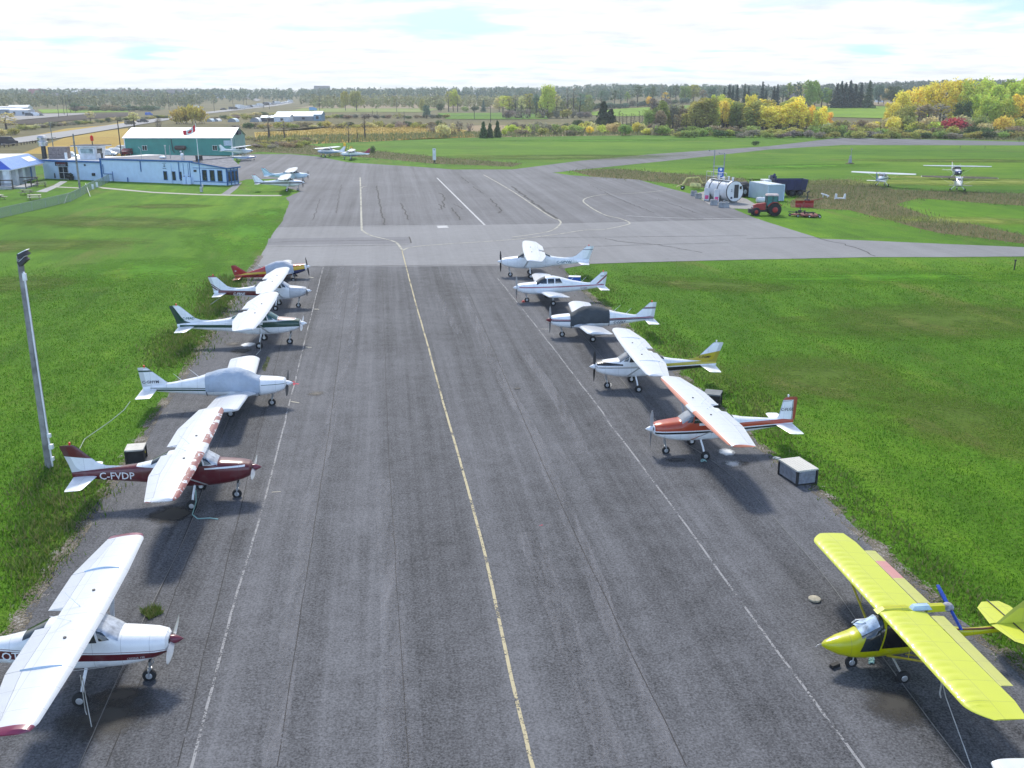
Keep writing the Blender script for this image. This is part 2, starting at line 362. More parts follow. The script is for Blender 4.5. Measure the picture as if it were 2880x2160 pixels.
# tall grass bands have their own earth colour
M_WEEDG = m_grass('weedy_ground', (.08, .085, .03), (.13, .11, .05), (.17, .15, .06), (.2, .16, .09), .5, 1, .1, R(85))
BANDS = [[(700, 425), (720, 400), (876, 408), (974, 426), (1045, 424), (1225, 441), (1469, 460), (1440, 469), (1225, 461), (1045, 444), (893, 436)],
         [(1609, 481), (1733, 475), (1896, 488), (2091, 502), (2130, 530), (2000, 530), (1831, 510), (1668, 497)],
         [(2277, 508), (2388, 505), (2518, 534), (2880, 545), (3300, 558), (3300, 600), (2880, 579), (2583, 558), (2520, 575), (2544, 584), (2616, 610), (2880, 662), (3300, 730), (3300, 760), (2880, 686), (2648, 657), (2453, 608), (2388, 591), (2225, 584), (2240, 545)]]
for q in BANDS: sheet('rough_grass_band', ragged(P(*q), .3, 1.2, 260), .026, M_WEEDG)
sheet('meadow', P((720, 397), (876, 404.5), (1078, 396.5), (1208, 388.5), (1345, 386), (1310, 366), (1200, 352), (1000, 351), (860, 366), (715, 372)), .02, M_GOLD)
sheet('meadow', P((1345, 385.8), (1765, 380.4), (1700, 366), (1450, 352), (1320, 354), (1310, 366)), .02, m_grass('pinkish_meadow', (.24, .18, .1), (.32, .24, .15), (.34, .26, .13), (.2, .19, .09), .5, .8, .1, R(85)))
sheet('meadow', P((60, 432), (180, 388), (290, 369), (360, 361), (365, 440), (260, 436)), .02, M_GOLD)
sheet('verge', P((100, 380), (185, 362), (300, 352), (350, 342), (400, 340), (240, 366), (160, 382)), .015, M_GOLD)
for nm, q, m in (('tan_field', [(830, 304), (900, 293), (1100, 291.5), (1450, 292), (1500, 297), (1440, 305), (1000, 306)], M_TAN), ('pale_field', [(800, 318), (850, 305), (1000, 306), (1240, 306), (1190, 317), (1000, 316)], M_PALE),
                 ('green_field', [(1229, 319), (1420, 318), (1560, 320), (1540, 336), (1420, 337), (1255, 336)], M_LAWN2), ('hill_field', [(1600, 322), (1724, 308), (1920, 298), (2100, 296), (2080, 325), (1920, 326), (1740, 328)], M_LIME),
                 ('hill_field', [(2290, 302), (2420, 299), (2620, 303), (2620, 330), (2470, 334), (2310, 330)], M_LIME), ('hill_field', [(2400, 289), (2620, 285), (2700, 292), (2620, 300), (2440, 297)], M_TAN),
                 ('lime_field', [(105, 309), (356, 307), (362, 316), (120, 319)], M_LIME), ('gravel_yard', [(-200, 350), (-200, 326), (120, 321), (260, 318), (255, 321), (60, 338), (20, 344)], M_GRAVEL),
                 ('ploughed_field', [(15, 352), (60, 340), (260, 321), (360, 319), (365, 327), (220, 338), (100, 350)], M_PLOUGH)):
    ps = P(*q); sheet(nm, ps, .06 if max(p.y for p in ps) < 420 else .3, m, 0 if max(p.y for p in ps) < 420 else 60)
sheet('highway', P((-300, 445), (-300, 425), (0, 396), (160, 374), (358, 346.5), (482, 329), (586, 315), (651, 308), (720, 300), (813, 287), (830, 289), (735, 303), (660, 312), (590, 320), (482, 337), (423, 347), (250, 376), (163, 391), (0, 409)), .3, M_HIGHWAY, 25)
sheet('highway', P((664, 268), (700, 271), (735, 283), (722, 286), (690, 276), (660, 272)), .8, M_HIGHWAY, 40)
sheet('footpath', P((270, 525), (300, 528), (430, 540), (560, 546), (720, 549), (795, 549), (790, 552), (700, 552), (560, 549), (430, 543), (290, 531)), .03, mat('path_concrete', (.42, .4, .33), .9))
sheet('footpath', P((622, 547), (660, 520), (682, 512), (668, 530), (645, 548)), .036, M_TAXI)
sheet('footpath', P((100, 540), (150, 522), (170, 510), (190, 510), (165, 525), (130, 541)), .03, CONC)
sheet('footpath', P((150, 524.5), (226, 528), (226, 530.5), (150, 527)), .034, mat('path_concrete', (.42, .4, .33), .9))

# ---------------------------------------------------------------- painted lines and cracks
def m_line(name, col, wear):
    m = bpy.data.materials.new(name); m.use_nodes = True; t = NT(m.node_tree); b = t.n['Principled BSDF']; co = t.coord()
    b.inputs['Base Color'].default_value = (*col, 1); b.inputs['Roughness'].default_value = .8
    f = t.math('ADD', t.math('MULTIPLY', t.noise(co, 14, 4, .7), .55), t.math('MULTIPLY', t.noise(co, .9, 4, .6), .45))
    t.link(t.step(f, wear, wear + .05), b.inputs['Alpha']); return m
LYEL = m_line('worn_yellow_line_paint', (.45, .39, .24), .43); LWHT = m_line('worn_white_line_paint', (.27, .27, .275), .45); LPALE = m_line('faded_line_paint', (.4, .385, .32), .42); LWB = m_line('white_line_paint', (.46, .46, .46), .4)
CRK = m_line('crack_sealer', (.025, .025, .028), .42); LPINK = m_line('pink_marking_paint', (.7, .06, .12), .46)
def m_scuff(name, col, k):
    m = m_line(name, col, .5); t = NT(m.node_tree); b = t.n['Principled BSDF']; co = t.coord(); al = t.mapping(co, (2.2, .12, 1), rot=(0, 0, -RW))
    t.link(t.math('MULTIPLY', t.step(t.math('ADD', t.math('MULTIPLY', t.noise(al, 1, 5, .7), .6), t.math('MULTIPLY', t.noise(co, 9, 4, .75), .4)), .42, .72), k), b.inputs['Alpha']); return m
def ribbon(pts, wd, z, wob=0):
    """strip of ground along a world polyline"""
    pts = [Vector(p) for p in pts]; out = []
    for a, b in zip(pts[:-1], pts[1:]):
        k = max(1, int((b - a).length / 1.0)) if wob else 1
        for j in range(k): out.append(a + (b - a) * j / k + Vector((rnd.gauss(0, wob), rnd.gauss(0, wob), 0)))
    out.append(pts[-1]); L = []; Rr = []
    for i, p in enumerate(out):
        d = (out[min(i + 1, len(out) - 1)] - out[max(i - 1, 0)]).normalized(); n = Vector((-d.y, d.x, 0)); L.append(p + n * wd / 2); Rr.append(p - n * wd / 2)
    n = len(out); vs = [(q.x, q.y, z) for q in L + Rr]
    return vs, [(i, n + i, n + i + 1, i + 1) for i in range(n - 1)]
def curve_px(px, k=6):
    q = P(*px); out = []
    for i in range(len(q) - 1):
        a, b, c, d = q[max(i - 1, 0)], q[i], q[i + 1], q[min(i + 2, len(q) - 1)]
        for j in range(k):
            t = j / k; out.append(.5 * ((2 * b) + (c - a) * t + (2 * a - 5 * b + 4 * c - d) * t * t + (3 * b - a - 3 * c + d) * t ** 3))
    return out + [q[-1]]
def line(name, items, m, z=.054):
    mb = MB()
    for px, wd, wob in items: mb.add(*ribbon(curve_px(px) if len(px) > 2 else P(*px), wd, z, wob))
    return kind(mb.build(name, m), 'structure')
line('centre_line', [([(1130, 703), (1138, 735), (1168, 850), (1204, 976), (1246, 1133), (1302, 1328), (1363, 1562), (1428, 1862), (1500, 2170), (1560, 2420)], .1, .006)], LYEL)
line('apron_line', [([(1013, 500), (1015, 560), (1017, 635), (1020, 650), (1045, 664), (1090, 675), (1115, 684), (1130, 703)], .24, 0),
                    ([(1130, 707), (1160, 696), (1250, 688), (1440, 675), (1560, 661), (1640, 649), (1700, 646), (1760, 634), (1770, 627), (1745, 616), (1700, 605), (1655, 580), (1642, 562), (1690, 549), (1800, 543), (1890, 534)], .22, 0),
                    ([(1440, 668), (1500, 660), (1550, 650), (1575, 632), (1572, 620), (1540, 605), (1440, 538), (1360, 492)], .22, 0),
                    ([(1015, 531), (1022, 526), (1034, 524)], .2, 0)], LPALE)
line('apron_line', [([(1229, 501), (1363, 634)], .26, 0), ([(779, 641.5), (1020, 637), (1250, 634)], .14, 0), ([(1760, 608), (1900, 614), (2135, 617)], .25, 0)], LWB)
sheet('painted_patch', P((1228, 636), (1258, 635.5), (1262, 642), (1232, 643)), .056, LWB)
line('edge_line', [([(908.7, 753.2), (858, 958), (795, 1213.8), (736, 1440), (667, 1673), (620, 1850), (541, 2152), (480, 2400)], .075, .012)], LWHT)
line('edge_line', [([(1396.7, 780.9), (1501.5, 911.4), (1663, 1121), (1721.4, 1203.5), (1796, 1300), (1897, 1437), (2100, 1718), (2160, 1799.7), (2422, 2156), (2600, 2400)], .075, .012)], LWHT)
line('paint_mark', [([(815, 1078), (828, 1080), (840, 1083)], .12, .02), ([(826, 1074), (828, 1086)], .1, 0), ([(2065, 1688), (2080, 1694)], .06, .01), ([(1518, 1482), (1526, 1480)], .05, .01)], LPINK, .058)
line('paint_mark', [([(870, 781), (882, 783)], .2, .02), ([(884, 871), (898, 872)], .2, .02), ([(860, 978), (876, 980)], .16, .02), ([(820, 1132), (842, 1136)], .1, .02), ([(1518, 927), (1545, 928)], .1, .02), ([(765, 1388), (790, 1386)], .06, .01)], LPALE, .058)
line('scraped_streak', [([(960, 745), (955, 820), (945, 900)], .7, .03), ([(1005, 760), (985, 960), (945, 1130), (880, 1400), (830, 1700), (770, 2160)], .55, .03), ([(1300, 830), (1380, 1000), (1440, 1120), (1490, 1200), (1640, 1560), (1890, 2160)], .6, .04), ([(1480, 1000), (1570, 1130), (1640, 1280)], .6, .04), ([(1560, 1250), (1640, 1360)], .2, .03), ([(1990, 1385), (2060, 1470)], .16, .02), ([(1230, 830), (1290, 940)], .5, .02), ([(1080, 1350), (1100, 1700), (1120, 2160)], .7, .04), ([(1480, 1500), (1600, 1800), (1720, 2160)], .8, .05)], m_scuff('scuffed_asphalt', (.3, .3, .32), .55), .05)
line('crack', [([(1058, 523), (1068, 570), (1078, 620), (1080, 634)], .2, .1), ([(1128, 572), (1150, 620)], .18, .1), ([(1237, 543), (1250, 560), (1243, 570), (1253, 585)], .22, .12), ([(1270, 585), (1295, 620)], .2, .1), ([(1297, 498), (1318, 515)], .2, .1), ([(1378, 560), (1410, 592), (1400, 600)], .22, .12), ([(1440, 525), (1500, 570), (1555, 608), (1565, 616)], .35, .12),
                ([(1235, 575), (1243, 588), (1232, 590)], .2, .1), ([(1330, 525), (1360, 545)], .16, .1), ([(1280, 576), (1300, 588)], .15, .1), ([(1700, 672), (1760, 682), (1850, 690), (1975, 712)], .12, .1), ([(755, 683), (900, 679), (1150, 676)], .12, .04), ([(750, 696), (1150, 690)], .1, .04), ([(2300, 671), (2400, 697), (2462, 722)], .12, .15), ([(1150, 667), (1157, 685)], .15, .03), ([(2100, 672), (2400, 668), (2700, 675)], .12, .1), ([(1440, 671), (1700, 668), (2100, 664)], .1, .06), ([(875, 750), (1130, 748), (1400, 746)], .1, .03), ([(1520, 700), (1800, 690), (2050, 684)], .1, .05), ([(1660, 520), (1740, 560), (1840, 600)], .12, .1), ([(1850, 560), (1960, 600)], .12, .12), ([(900, 560), (880, 620)], .1, .1), ([(960, 520), (945, 600)], .1, .1)], CRK, .058)
sheet('asphalt_patch', P((755, 672), (1150, 667), (1157, 686), (1000, 687), (752, 690)), .044, m_asphalt('dark_patch_asphalt', .13, .22, .6, .6))
SOIL = m_line('crumbled_edge_soil', (.13, .11, .075), .47); SOIL2 = m_line('loose_edge_gravel', (.3, .28, .25), .56)
line('asphalt_edge', [([q for q in LEFT_EDGE if 700 < q[1] < 1950], .55, .06), (RIGHT_EDGE, .55, .06)], SOIL, .0535)
line('asphalt_edge', [([q for q in LEFT_EDGE if 700 < q[1] < 1950], .9, .08), (RIGHT_EDGE, .9, .08)], SOIL2, .0562)
line('pavement_joint', [([(840, 756), (740, 1180), (620, 1660), (500, 2160)], .03, .012), ([(985, 756), (930, 1180), (850, 1700), (780, 2160)], .025, .012), ([(1290, 756), (1480, 1200), (1700, 1680), (1930, 2160)], .03, .012), ([(1075, 756), (1090, 1200), (1120, 1700), (1150, 2160)], .02, .012)], CRK, .0555)
line('pavement_seam', [([(651, 1160), (600, 1290), (540, 1460), (440, 1690), (345, 1900), (225, 2156)], .035, .004), ([(571, 1488), (520, 1600), (470, 1735), (380, 1960), (300, 2160)], .03, .01)], CRK, .056)
def dappled_grass_patch(px, py, rx, ry, c0, c1, c2, dry, rz=0, soft=.9, k=0):
    c = gp(px, py); m = m_grass('dappled_grass_patch_%d' % k, c0, c1, c2, dry, .6); t = NT(m.node_tree); b = t.n['Principled BSDF']; co = t.coord()
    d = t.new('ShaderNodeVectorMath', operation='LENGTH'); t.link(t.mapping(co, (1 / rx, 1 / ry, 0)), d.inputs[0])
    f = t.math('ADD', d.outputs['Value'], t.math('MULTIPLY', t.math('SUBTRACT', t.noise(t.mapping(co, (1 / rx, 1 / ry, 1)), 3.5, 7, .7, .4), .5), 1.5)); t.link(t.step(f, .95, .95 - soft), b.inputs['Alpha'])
    me = bpy.data.meshes.new('dappled_grass_patch'); n = 28; me.from_pydata([(1.5 * rx * math.cos(2 * math.pi * i / n), 1.5 * ry * math.sin(2 * math.pi * i / n), 0) for i in range(n)], [], [tuple(range(n))]); me.materials.append(m)
    o = bpy.data.objects.new('dappled_grass_patch', me); COL.objects.link(o); o.location = (c.x, c.y, .021 + .0015 * k); o.rotation_euler = (0, 0, rz); kind(o, 'structure')
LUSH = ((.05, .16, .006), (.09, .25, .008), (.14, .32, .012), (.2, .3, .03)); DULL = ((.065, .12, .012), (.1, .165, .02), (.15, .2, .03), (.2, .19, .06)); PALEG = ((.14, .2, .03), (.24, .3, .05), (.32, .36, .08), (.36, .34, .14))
for k, (px, py, rx, ry, pal, rz) in enumerate(((330, 625, 20, 7, DULL, R(-12)), (90, 690, 14, 6, DULL, R(5)), (470, 580, 9, 4, DULL, 0), (690, 655, 7.5, 22, LUSH, R(12)), (760, 600, 3, 8, LUSH, R(8)), (420, 760, 10, 9, LUSH, 0), (60, 800, 6, 5, DULL, 0), (2720, 512, 40, 9, PALEG, R(2)), (2600, 498, 16, 5, PALEG, 0), (2250, 468, 26, 8, LUSH, R(15)), (2700, 452, 34, 9, DULL, R(-4)), (1700, 395, 60, 10, LUSH, R(6)), (1560, 442, 40, 14, DULL, R(5)), (2300, 1060, 7, 6, DULL, R(20)), (2700, 1180, 5, 6, DULL, 0), (2650, 900, 14, 7, DULL, R(10)), (2000, 800, 9, 4, DULL, R(-20)), (2500, 780, 22, 4, LUSH, R(3)), (2700, 620, 14, 5, PALEG, R(-10)))): dappled_grass_patch(px, py, rx, ry, *pal, rz, .9, k)  # field patches put cloud-shadow dapples into the colour; lawn ones are grass tone
def blot(name, px, py, rx, ry, col, seed, thr=.5):
    c = gp(px, py); m = bpy.data.materials.new(name); m.use_nodes = True; t = NT(m.node_tree); b = t.n['Principled BSDF']; co = t.coord()
    b.inputs['Base Color'].default_value = (*col, 1); b.inputs['Roughness'].default_value = .7
    d = t.new('ShaderNodeVectorMath', operation='LENGTH'); t.link(t.mapping(co, (1 / rx, 1 / ry, 0)), d.inputs[0])
    f = t.math('ADD', d.outputs['Value'], t.math('MULTIPLY', t.math('SUBTRACT', t.noise(co, 2.2 / max(rx, .3), 6, .65), .5), 1.3))
    t.link(t.step(f, .95, thr), b.inputs['Alpha'])
    me = bpy.data.meshes.new(name); n = 24; me.from_pydata([(1.4 * rx * math.cos(2 * math.pi * i / n), 1.4 * ry * math.sin(2 * math.pi * i / n), 0) for i in range(n)], [], [tuple(range(n))]); me.materials.append(m)
    o = bpy.data.objects.new(name, me); COL.objects.link(o); o.location = (c.x, c.y, .06 + seed * .001); kind(o, 'structure')
blot('oil_stain', 485, 1450, 1.1, .9, (.03, .027, .022), 1); blot('oil_stain', 300, 2020, 1.4, 1.2, (.04, .036, .03), 2, .2); blot('oil_stain', 340, 1960, .8, .6, (.05, .04, .03), 3, .3); blot('spilled_powder', 2043, 1275, .42, .5, (.75, .76, .76), 4); blot('spilled_powder', 2061, 1308, .42, .42, (.5, .5, .5), 5, .3)
blot('oil_stain', 2075, 1306, .8, .35, (.04, .04, .04), 0, .2); blot('spilled_powder', 698, 972, .5, .6, (.7, .71, .72), 6, .7); blot('oil_stain', 890, 1110, .55, .5, (.055, .05, .045), 7, .2); blot('oil_stain', 680, 990, .8, .7, (.03, .028, .025), 8, .3); blot('spilled_powder', 1710, 1085, .25, .5, (.72, .73, .73), 9); blot('oil_stain', 1905, 1297, .6, .3, (.03, .03, .032), 10, .3); blot('oil_stain', 1455, 1096, .22, .2, (.03, .03, .03), 11); blot('oil_stain', 2520, 1990, 1.0, 1.0, (.03, .028, .026), 12, .2)
blot('oil_stain', 655, 970, .6, .6, (.035, .03, .028), 13, .2)
# ---------------------------------------------------------------- aircraft (own coordinates: spinner tip at x 0, tail at -x, wheels on z 0)
class Body:
    def __init__(s, secs): s.q = secs                       # (x, bottom, top, half width, squareness), x falling
    def par(s, x):
        q = s.q
        if x >= q[0][0]: return q[0][1:]
        for a, b in zip(q[:-1], q[1:]):
            if x >= b[0]:
                t = (a[0] - x) / (a[0] - b[0]); return tuple(a[i] + (b[i] - a[i]) * t for i in range(1, 5))
        return q[-1][1:]
    def pt(s, x, t, off=0):
        zb, zt, hw, n = s.par(x); c, d = math.cos(t), math.sin(t)
        sg = lambda v: math.copysign(abs(v) ** (2 / n), v)
        return Vector((x, (hw + off) * sg(c), (zb + zt) / 2 + ((zt - zb) / 2 + off) * sg(d)))
    def side(s, x, z):
        zb, zt, hw, n = s.par(x); k = abs((z - (zb + zt) / 2) / ((zt - zb) / 2))
        return hw * max(0, 1 - min(k, 1) ** n) ** (1 / n)
    def skin(s, mb, n=24, m=0, per=5):
        xs = []
        for a, b in zip(s.q[:-1], s.q[1:]): xs += [a[0] + (b[0] - a[0]) * j / per for j in range(per)]
        xs.append(s.q[-1][0]); mb.loft([[s.pt(x, 2 * math.pi * (i + .5) / n) for i in range(n)] for x in xs], m); return mb
    def over(s, mb, xs, t0, t1, off, n=14, m=0, edge=0):
        """panel over the top of the body; xs rise or fall, angles are measured from the left side"""
        vs = []; k = len(xs)
        for x in xs:
            for i in range(n + 1):
                tt = t0 + (t1 - t0) * i / n; vs.append(s.pt(x, tt, off + (edge * math.sin(9 * x + 5 * tt) if edge else 0)))
        return mb.add(vs, [(j * (n + 1) + i, j * (n + 1) + i + 1, (j + 1) * (n + 1) + i + 1, (j + 1) * (n + 1) + i) for j in range(k - 1) for i in range(n)], m, True)
    def pane(s, mb, x0, x1, x2, x3, z0, z1, sy, off=.012, m=0, nx=5, nz=4):
        """side pane: bottom runs x0..x1, top x3..x2"""
        vs = []
        for j in range(nz + 1):
            v = j / nz; z = z0 + (z1 - z0) * v
            for i in range(nx + 1):
                u = i / nx; x = (x0 + (x1 - x0) * u) * (1 - v) + (x3 + (x2 - x3) * u) * v
                vs.append((x, sy * (s.side(x, z) + off), z))
        return mb.add(vs, [(j * (nx + 1) + i, j * (nx + 1) + i + 1, (j + 1) * (nx + 1) + i + 1, (j + 1) * (nx + 1) + i) for j in range(nz) for i in range(nx)], m, True)
    def text(s, mb, txt, x, z, size, sy, m, slant=0, off=.012):
        """lettering on the flank, reading the right way round from that side; x is its start"""
        v, f = glyphs(txt, size, slant); dx = 1 if sy < 0 else -1
        zm = z + size * .36; mb.add([(x + dx * a, sy * (max(s.side(x + dx * a, zm), s.side(x + dx * a, z + b)) + off), z + b) for a, b in v], f, m)
HIGH = Body([(-.27, 1.08, 1.46, .26, 2.4), (-.34, 1.0, 1.54, .38, 2.6), (-.6, .9, 1.6, .46, 2.9), (-1.0, .8, 1.65, .5, 3.0), (-1.5, .73, 1.70, .53, 3.2), (-1.78, .71, 1.9, .54, 3.2), (-2.1, .7, 2.1, .54, 3.4), (-3.0, .71, 2.11, .53, 3.4), (-3.4, .76, 2.06, .49, 3.2), (-4.1, .87, 1.72, .38, 2.8), (-4.6, .93, 1.63, .31, 2.6), (-5.6, 1.03, 1.54, .2, 2.6), (-6.6, 1.14, 1.45, .1, 2.4), (-7.05, 1.2, 1.4, .045, 2.2)])
LOW = Body([(-.25, .95, 1.36, .24, 2.4), (-.32, .86, 1.42, .38, 2.6), (-.7, .74, 1.47, .48, 3), (-1.2, .66, 1.51, .54, 3), (-1.65, .61, 1.55, .56, 2.8), (-2.0, .6, 1.8, .56, 2.4), (-2.4, .6, 1.97, .56, 2.3), (-3.0, .61, 1.99, .55, 2.3), (-3.6, .66, 1.86, .5, 2.4), (-4.4, .76, 1.63, .37, 2.5), (-5.4, .88, 1.44, .24, 2.6), (-6.4, 1.0, 1.3, .12, 2.4), (-6.95, 1.06, 1.24, .045, 2.2)])
def wheel(root, x, y, r, w, hub=HUB, name='wheel', z=None):
    z = r if z is None else z; mb = MB()
    mb.lathe((x, y - w / 2, z), (x, y + w / 2, z), [(0, r * .55), (.02, r * .8), (.15, r * .95), (.35, r), (.65, r), (.85, r * .95), (.98, r * .8), (1, r * .55)], 18, 0, True, True)
    o = mb.build(name, RUB, root); h = MB()
    h.lathe((x, y - w / 2 - .012, z), (x, y + w / 2 + .012, z), [(0, r * .16), (.02, r * .42), (.1, r * .5), (.9, r * .5), (.98, r * .42), (1, r * .16)], 14)
    h.build('rim', hub, o); return o
def propeller(root, x, z, L, ang, blade, spin, spinr=.13, spinl=.28):
    mb = MB()
    for k in (0, 1):
        a = ang + k * math.pi; d = Vector((0, math.cos(a), math.sin(a))); p = Vector((0, -math.sin(a), math.cos(a))); rings = []
        for t, wd, tw in ((.05, .045, .9), (.2, .075, .95), (.5, .1, .75), (.8, .085, .6), (1, .04, .5)):
            c = Vector((x, 0, z)) + d * L / 2 * t; e = p * math.cos(tw) + Vector((1, 0, 0)) * math.sin(tw); n = Vector((1, 0, 0)) * math.cos(tw) - p * math.sin(tw)
            rings.append([c + e * wd, c + n * .012, c - e * wd, c - n * .012])
        mb.loft(rings, 0)
    o = mb.build('propeller', blade, root); s = MB()
    s.lathe((x - .06, 0, z), (x - .06 + spinl + .06, 0, z), [(0, spinr), (.25, spinr), (.5, spinr * .8), (.75, spinr * .48), (.93, spinr * .16), (1, .01)], 16)
    s.build('spinner', spin, o); return o
UP = (0, 0, 1)
def plane(kind_, label, pos, rz, sc=(1, 1, 1), pitch=0, roll=0, group='light aircraft parked along the apron', body=(), base=WHITE, wingl=(), finl=(), rud=None, square=False, texts=(), wtext=None, spin=PWHITE, blade=DARK, pang=.15, proplen=1.75,
          cover=None, shades=None, floats=False, hub=HUB, wbase=(.64, .655, .67), corr=3.0, covers_wing=None, tail_drag=False, z0=0, stab=WHITE, flap=0.06, beacon=REDL, ribs=False, glass=GLASS, gear=PWHITE, nosetop=None, uid=''):
    B = HIGH if kind_ == 'high' else LOW; hi = kind_ == 'high'
    root = thing('light_aircraft', label, 'aircraft', (pos[0], pos[1], z0), rz, group); root.scale = sc; root.rotation_euler = (roll, -pitch, rz)
    pm = paint('fuselage_paint' + uid, base, body); pw = paint('wing_paint' + uid, wbase, wingl, dirt=.06); pc = paint('ribbed_control_paint' + uid, wbase, wingl, bump=corr, dirt=.06); pf = paint('tail_paint' + uid, WHITE if not finl else finl[0], finl[1:] if finl else ())
    ps = paint('tailplane_paint' + uid, stab)
    # fuselage with its lettering
    mb = MB(); B.skin(mb); mats = [pm]
    for txt, x, z, size, col, slant, sy in [t for t in texts if t[6] in (-1, 1)]:
        mats.append(mat('lettering_%.2f_%.2f_%.2f' % tuple(col[:3]), col, .5, 0, .05)); B.text(mb, txt, x, z, size, sy, len(mats) - 1, slant)
    if hi:
        for sy in (-1, 1): mb.cyl((-.262, sy * .17, 1.32), (-.285, sy * .17, 1.32), .075, .075, 12, len(mats))
        mb.cyl((-.8, -.2, .86), (-.85, -.22, .74), .03, .03, 8, len(mats)); mats.append(DARK)
    else:
        for sy in (-1, 1): mb.box((-.262, sy * .15, 1.2), (.03, .12, .09), 0, len(mats))
        mats.append(DARK)
    fus = mb.build('fuselage', mats, root)
    if hi:
        g = MB(); B.over(g, [-1.52 - .56 * i / 8 for i in range(9)], R(38), R(142), .008, 14); g.build('windscreen', shades or glass, root)
        for sy in (-1, 1):
            g = MB(); B.pane(g, -1.72, -1.98, -2.06, -1.98, 1.66, 1.96, sy); B.pane(g, -2.04, -2.82, -2.8, -2.12, 1.62, 1.98, sy); g.build('side_window', glass, root)
            g = MB(); B.pane(g, -2.92, -3.62, -3.4, -2.92, 1.64, 1.95, sy); g.build('side_window', glass, root)
        g = MB(); B.over(g, [-3.42 - .6 * i / 6 for i in range(7)], R(48), R(132), .008, 10); g.build('rear_window', PWHITE if ribs else glass, root)
    elif not cover:
        g = MB(); B.over(g, [-1.68 - .66 * i / 8 for i in range(9)], R(32), R(148), .008, 14); g.build('windscreen', glass, root)
        for sy in (-1, 1):
            for a in ((-1.95, -2.42, -2.42, -2.28), (-2.5, -2.98, -2.98, -2.5), (-3.06, -3.62, -3.42, -3.06)):
                g = MB(); B.pane(g, *a, 1.5, 1.84, sy); g.build('side_window', glass, root)
    if cover:
        g = MB(); xs = [-1.45 - 2.55 * i / 30 for i in range(31)]; B.over(g, xs, R(-22), R(202), .028, 40, 0, .01)
        for x in (-1.5, -3.95): B.over(g, [x, x - .04], R(-150), R(-22), .02, 12, 1); B.over(g, [x, x - .04], R(202), R(330), .02, 12, 1)
        o = g.build('canopy_cover', [cover, DARK], root)
    # wings
    if hi: span = [(0.0, -1.93, -3.56, 2.12), (2.55, -1.95, -3.56, 2.13), (4.7, -2.03, -3.2, 2.15), (5.0, -2.12, -3.14, 2.16), (5.08, -2.3, -3.05, 2.16)]; th = .125
    else: span = [(.42, -1.55, -3.42, .80), (1.0, -1.95, -3.46, .86), (4.3, -1.95, -3.5, 1.26), (4.5, -2.1, -3.46, 1.29), (4.6, -2.45, -3.3, 1.3)]; th = .14
    for sy in (-1, 1):
        def secs(lo, hi_, f0=None):
            out = []
            ys = sorted({lo, hi_, *[q[0] for q in span if lo < q[0] < hi_]})
            for y in ys:
                for a, b in zip(span[:-1], span[1:]):
                    if a[0] <= y <= b[0]:
                        t = (y - a[0]) / (b[0] - a[0]); le, te, z = [a[i] + (b[i] - a[i]) * t for i in (1, 2, 3)]
                        out.append(((le, sy * y, z), (te, sy * y, z - .03), th * (.35 if y > span[-2][0] + .01 else 1), UP)); break
            return out
        tipy = span[-2][0] - .25
        mb = MB(); mb.cyl((-2.55, sy * 1.25, span[0][3] + .05), (-2.55, sy * 1.25, span[0][3] + (.155 if hi else .2)), .045, .045, 8, 2); mb.foil(secs(span[0][0], span[-1][0]), 0, .74, 10); mb.foil(secs(tipy, span[-1][0]), .74, 1, 5)
        if hi and wtext and sy < 0:
            v, f = glyphs(wtext[0], wtext[1]); mb.add([(-2.9 + a, -5.07 - .02, 2.135 + b) for a, b in v], f, 1)
        if ribs or 'strake' in uid:
            pass
        wg = mb.build('wing', [pw, mat('lettering_light', (.6, .6, .6), .5), DARK], root)
        y1 = 2.55 if hi else 2.3
        f_ = MB(); f_.foil(secs(span[0][0] + (.5 if hi else .3), y1 - .015), .745, 1, 6); o = f_.build('flap', pc, wg)
        a_ = MB(); a_.foil(secs(y1 + .015, tipy - .02), .745, 1, 6); o = a_.build('aileron', pc, wg)
        if covers_wing:
            c_ = MB(); c_.foil([(Vector(a) + Vector((.06, 0, 0)), Vector(b) - Vector((.08, 0, 0)), t * 1.25, n) for a, b, t, n in secs(.5, 5.0)], 0, 1, 9); c_.build('wing_cover', covers_wing, wg)
        if hi:
            st = MB()
            for k in (0, 1): st.foil([((-1.92, sy * .5, .84), (-2.05, sy * .5, .84), .28, (0, sy * .5, .86)), ((-2.38, sy * 2.55, 2.05), (-2.51, sy * 2.55, 2.05), .28, (0, sy * .5, .86))], 0, 1, 6, 0, 0)
            st.build('wing_strut', pw, root)
    # tail
    if square: fs = [((-6.2, 0, 1.42), (-7.12, 0, 1.4), .07, (0, 1, 0)), ((-6.32, 0, 1.6), (-7.14, 0, 1.55), .08, (0, 1, 0)), ((-6.5, 0, 2.42), (-7.18, 0, 2.42), .07, (0, 1, 0)), ((-6.62, 0, 2.5), (-7.12, 0, 2.5), .04, (0, 1, 0))]
    elif hi: fs = [((-4.9, 0, 1.56), (-7.05, 0, 1.38), .03, (0, 1, 0)), ((-5.75, 0, 1.63), (-7.1, 0, 1.55), .06, (0, 1, 0)), ((-6.05, 0, 1.75), (-7.13, 0, 1.7), .075, (0, 1, 0)), ((-6.78, 0, 2.45), (-7.38, 0, 2.42), .08, (0, 1, 0)), ((-6.9, 0, 2.52), (-7.38, 0, 2.5), .04, (0, 1, 0))]
    else: fs = [((-5.2, 0, 1.4), (-6.98, 0, 1.22), .03, (0, 1, 0)), ((-5.8, 0, 1.42), (-7.0, 0, 1.38), .07, (0, 1, 0)), ((-6.62, 0, 2.14), (-7.1, 0, 2.12), .08, (0, 1, 0)), ((-6.7, 0, 2.2), (-7.1, 0, 2.2), .04, (0, 1, 0))]
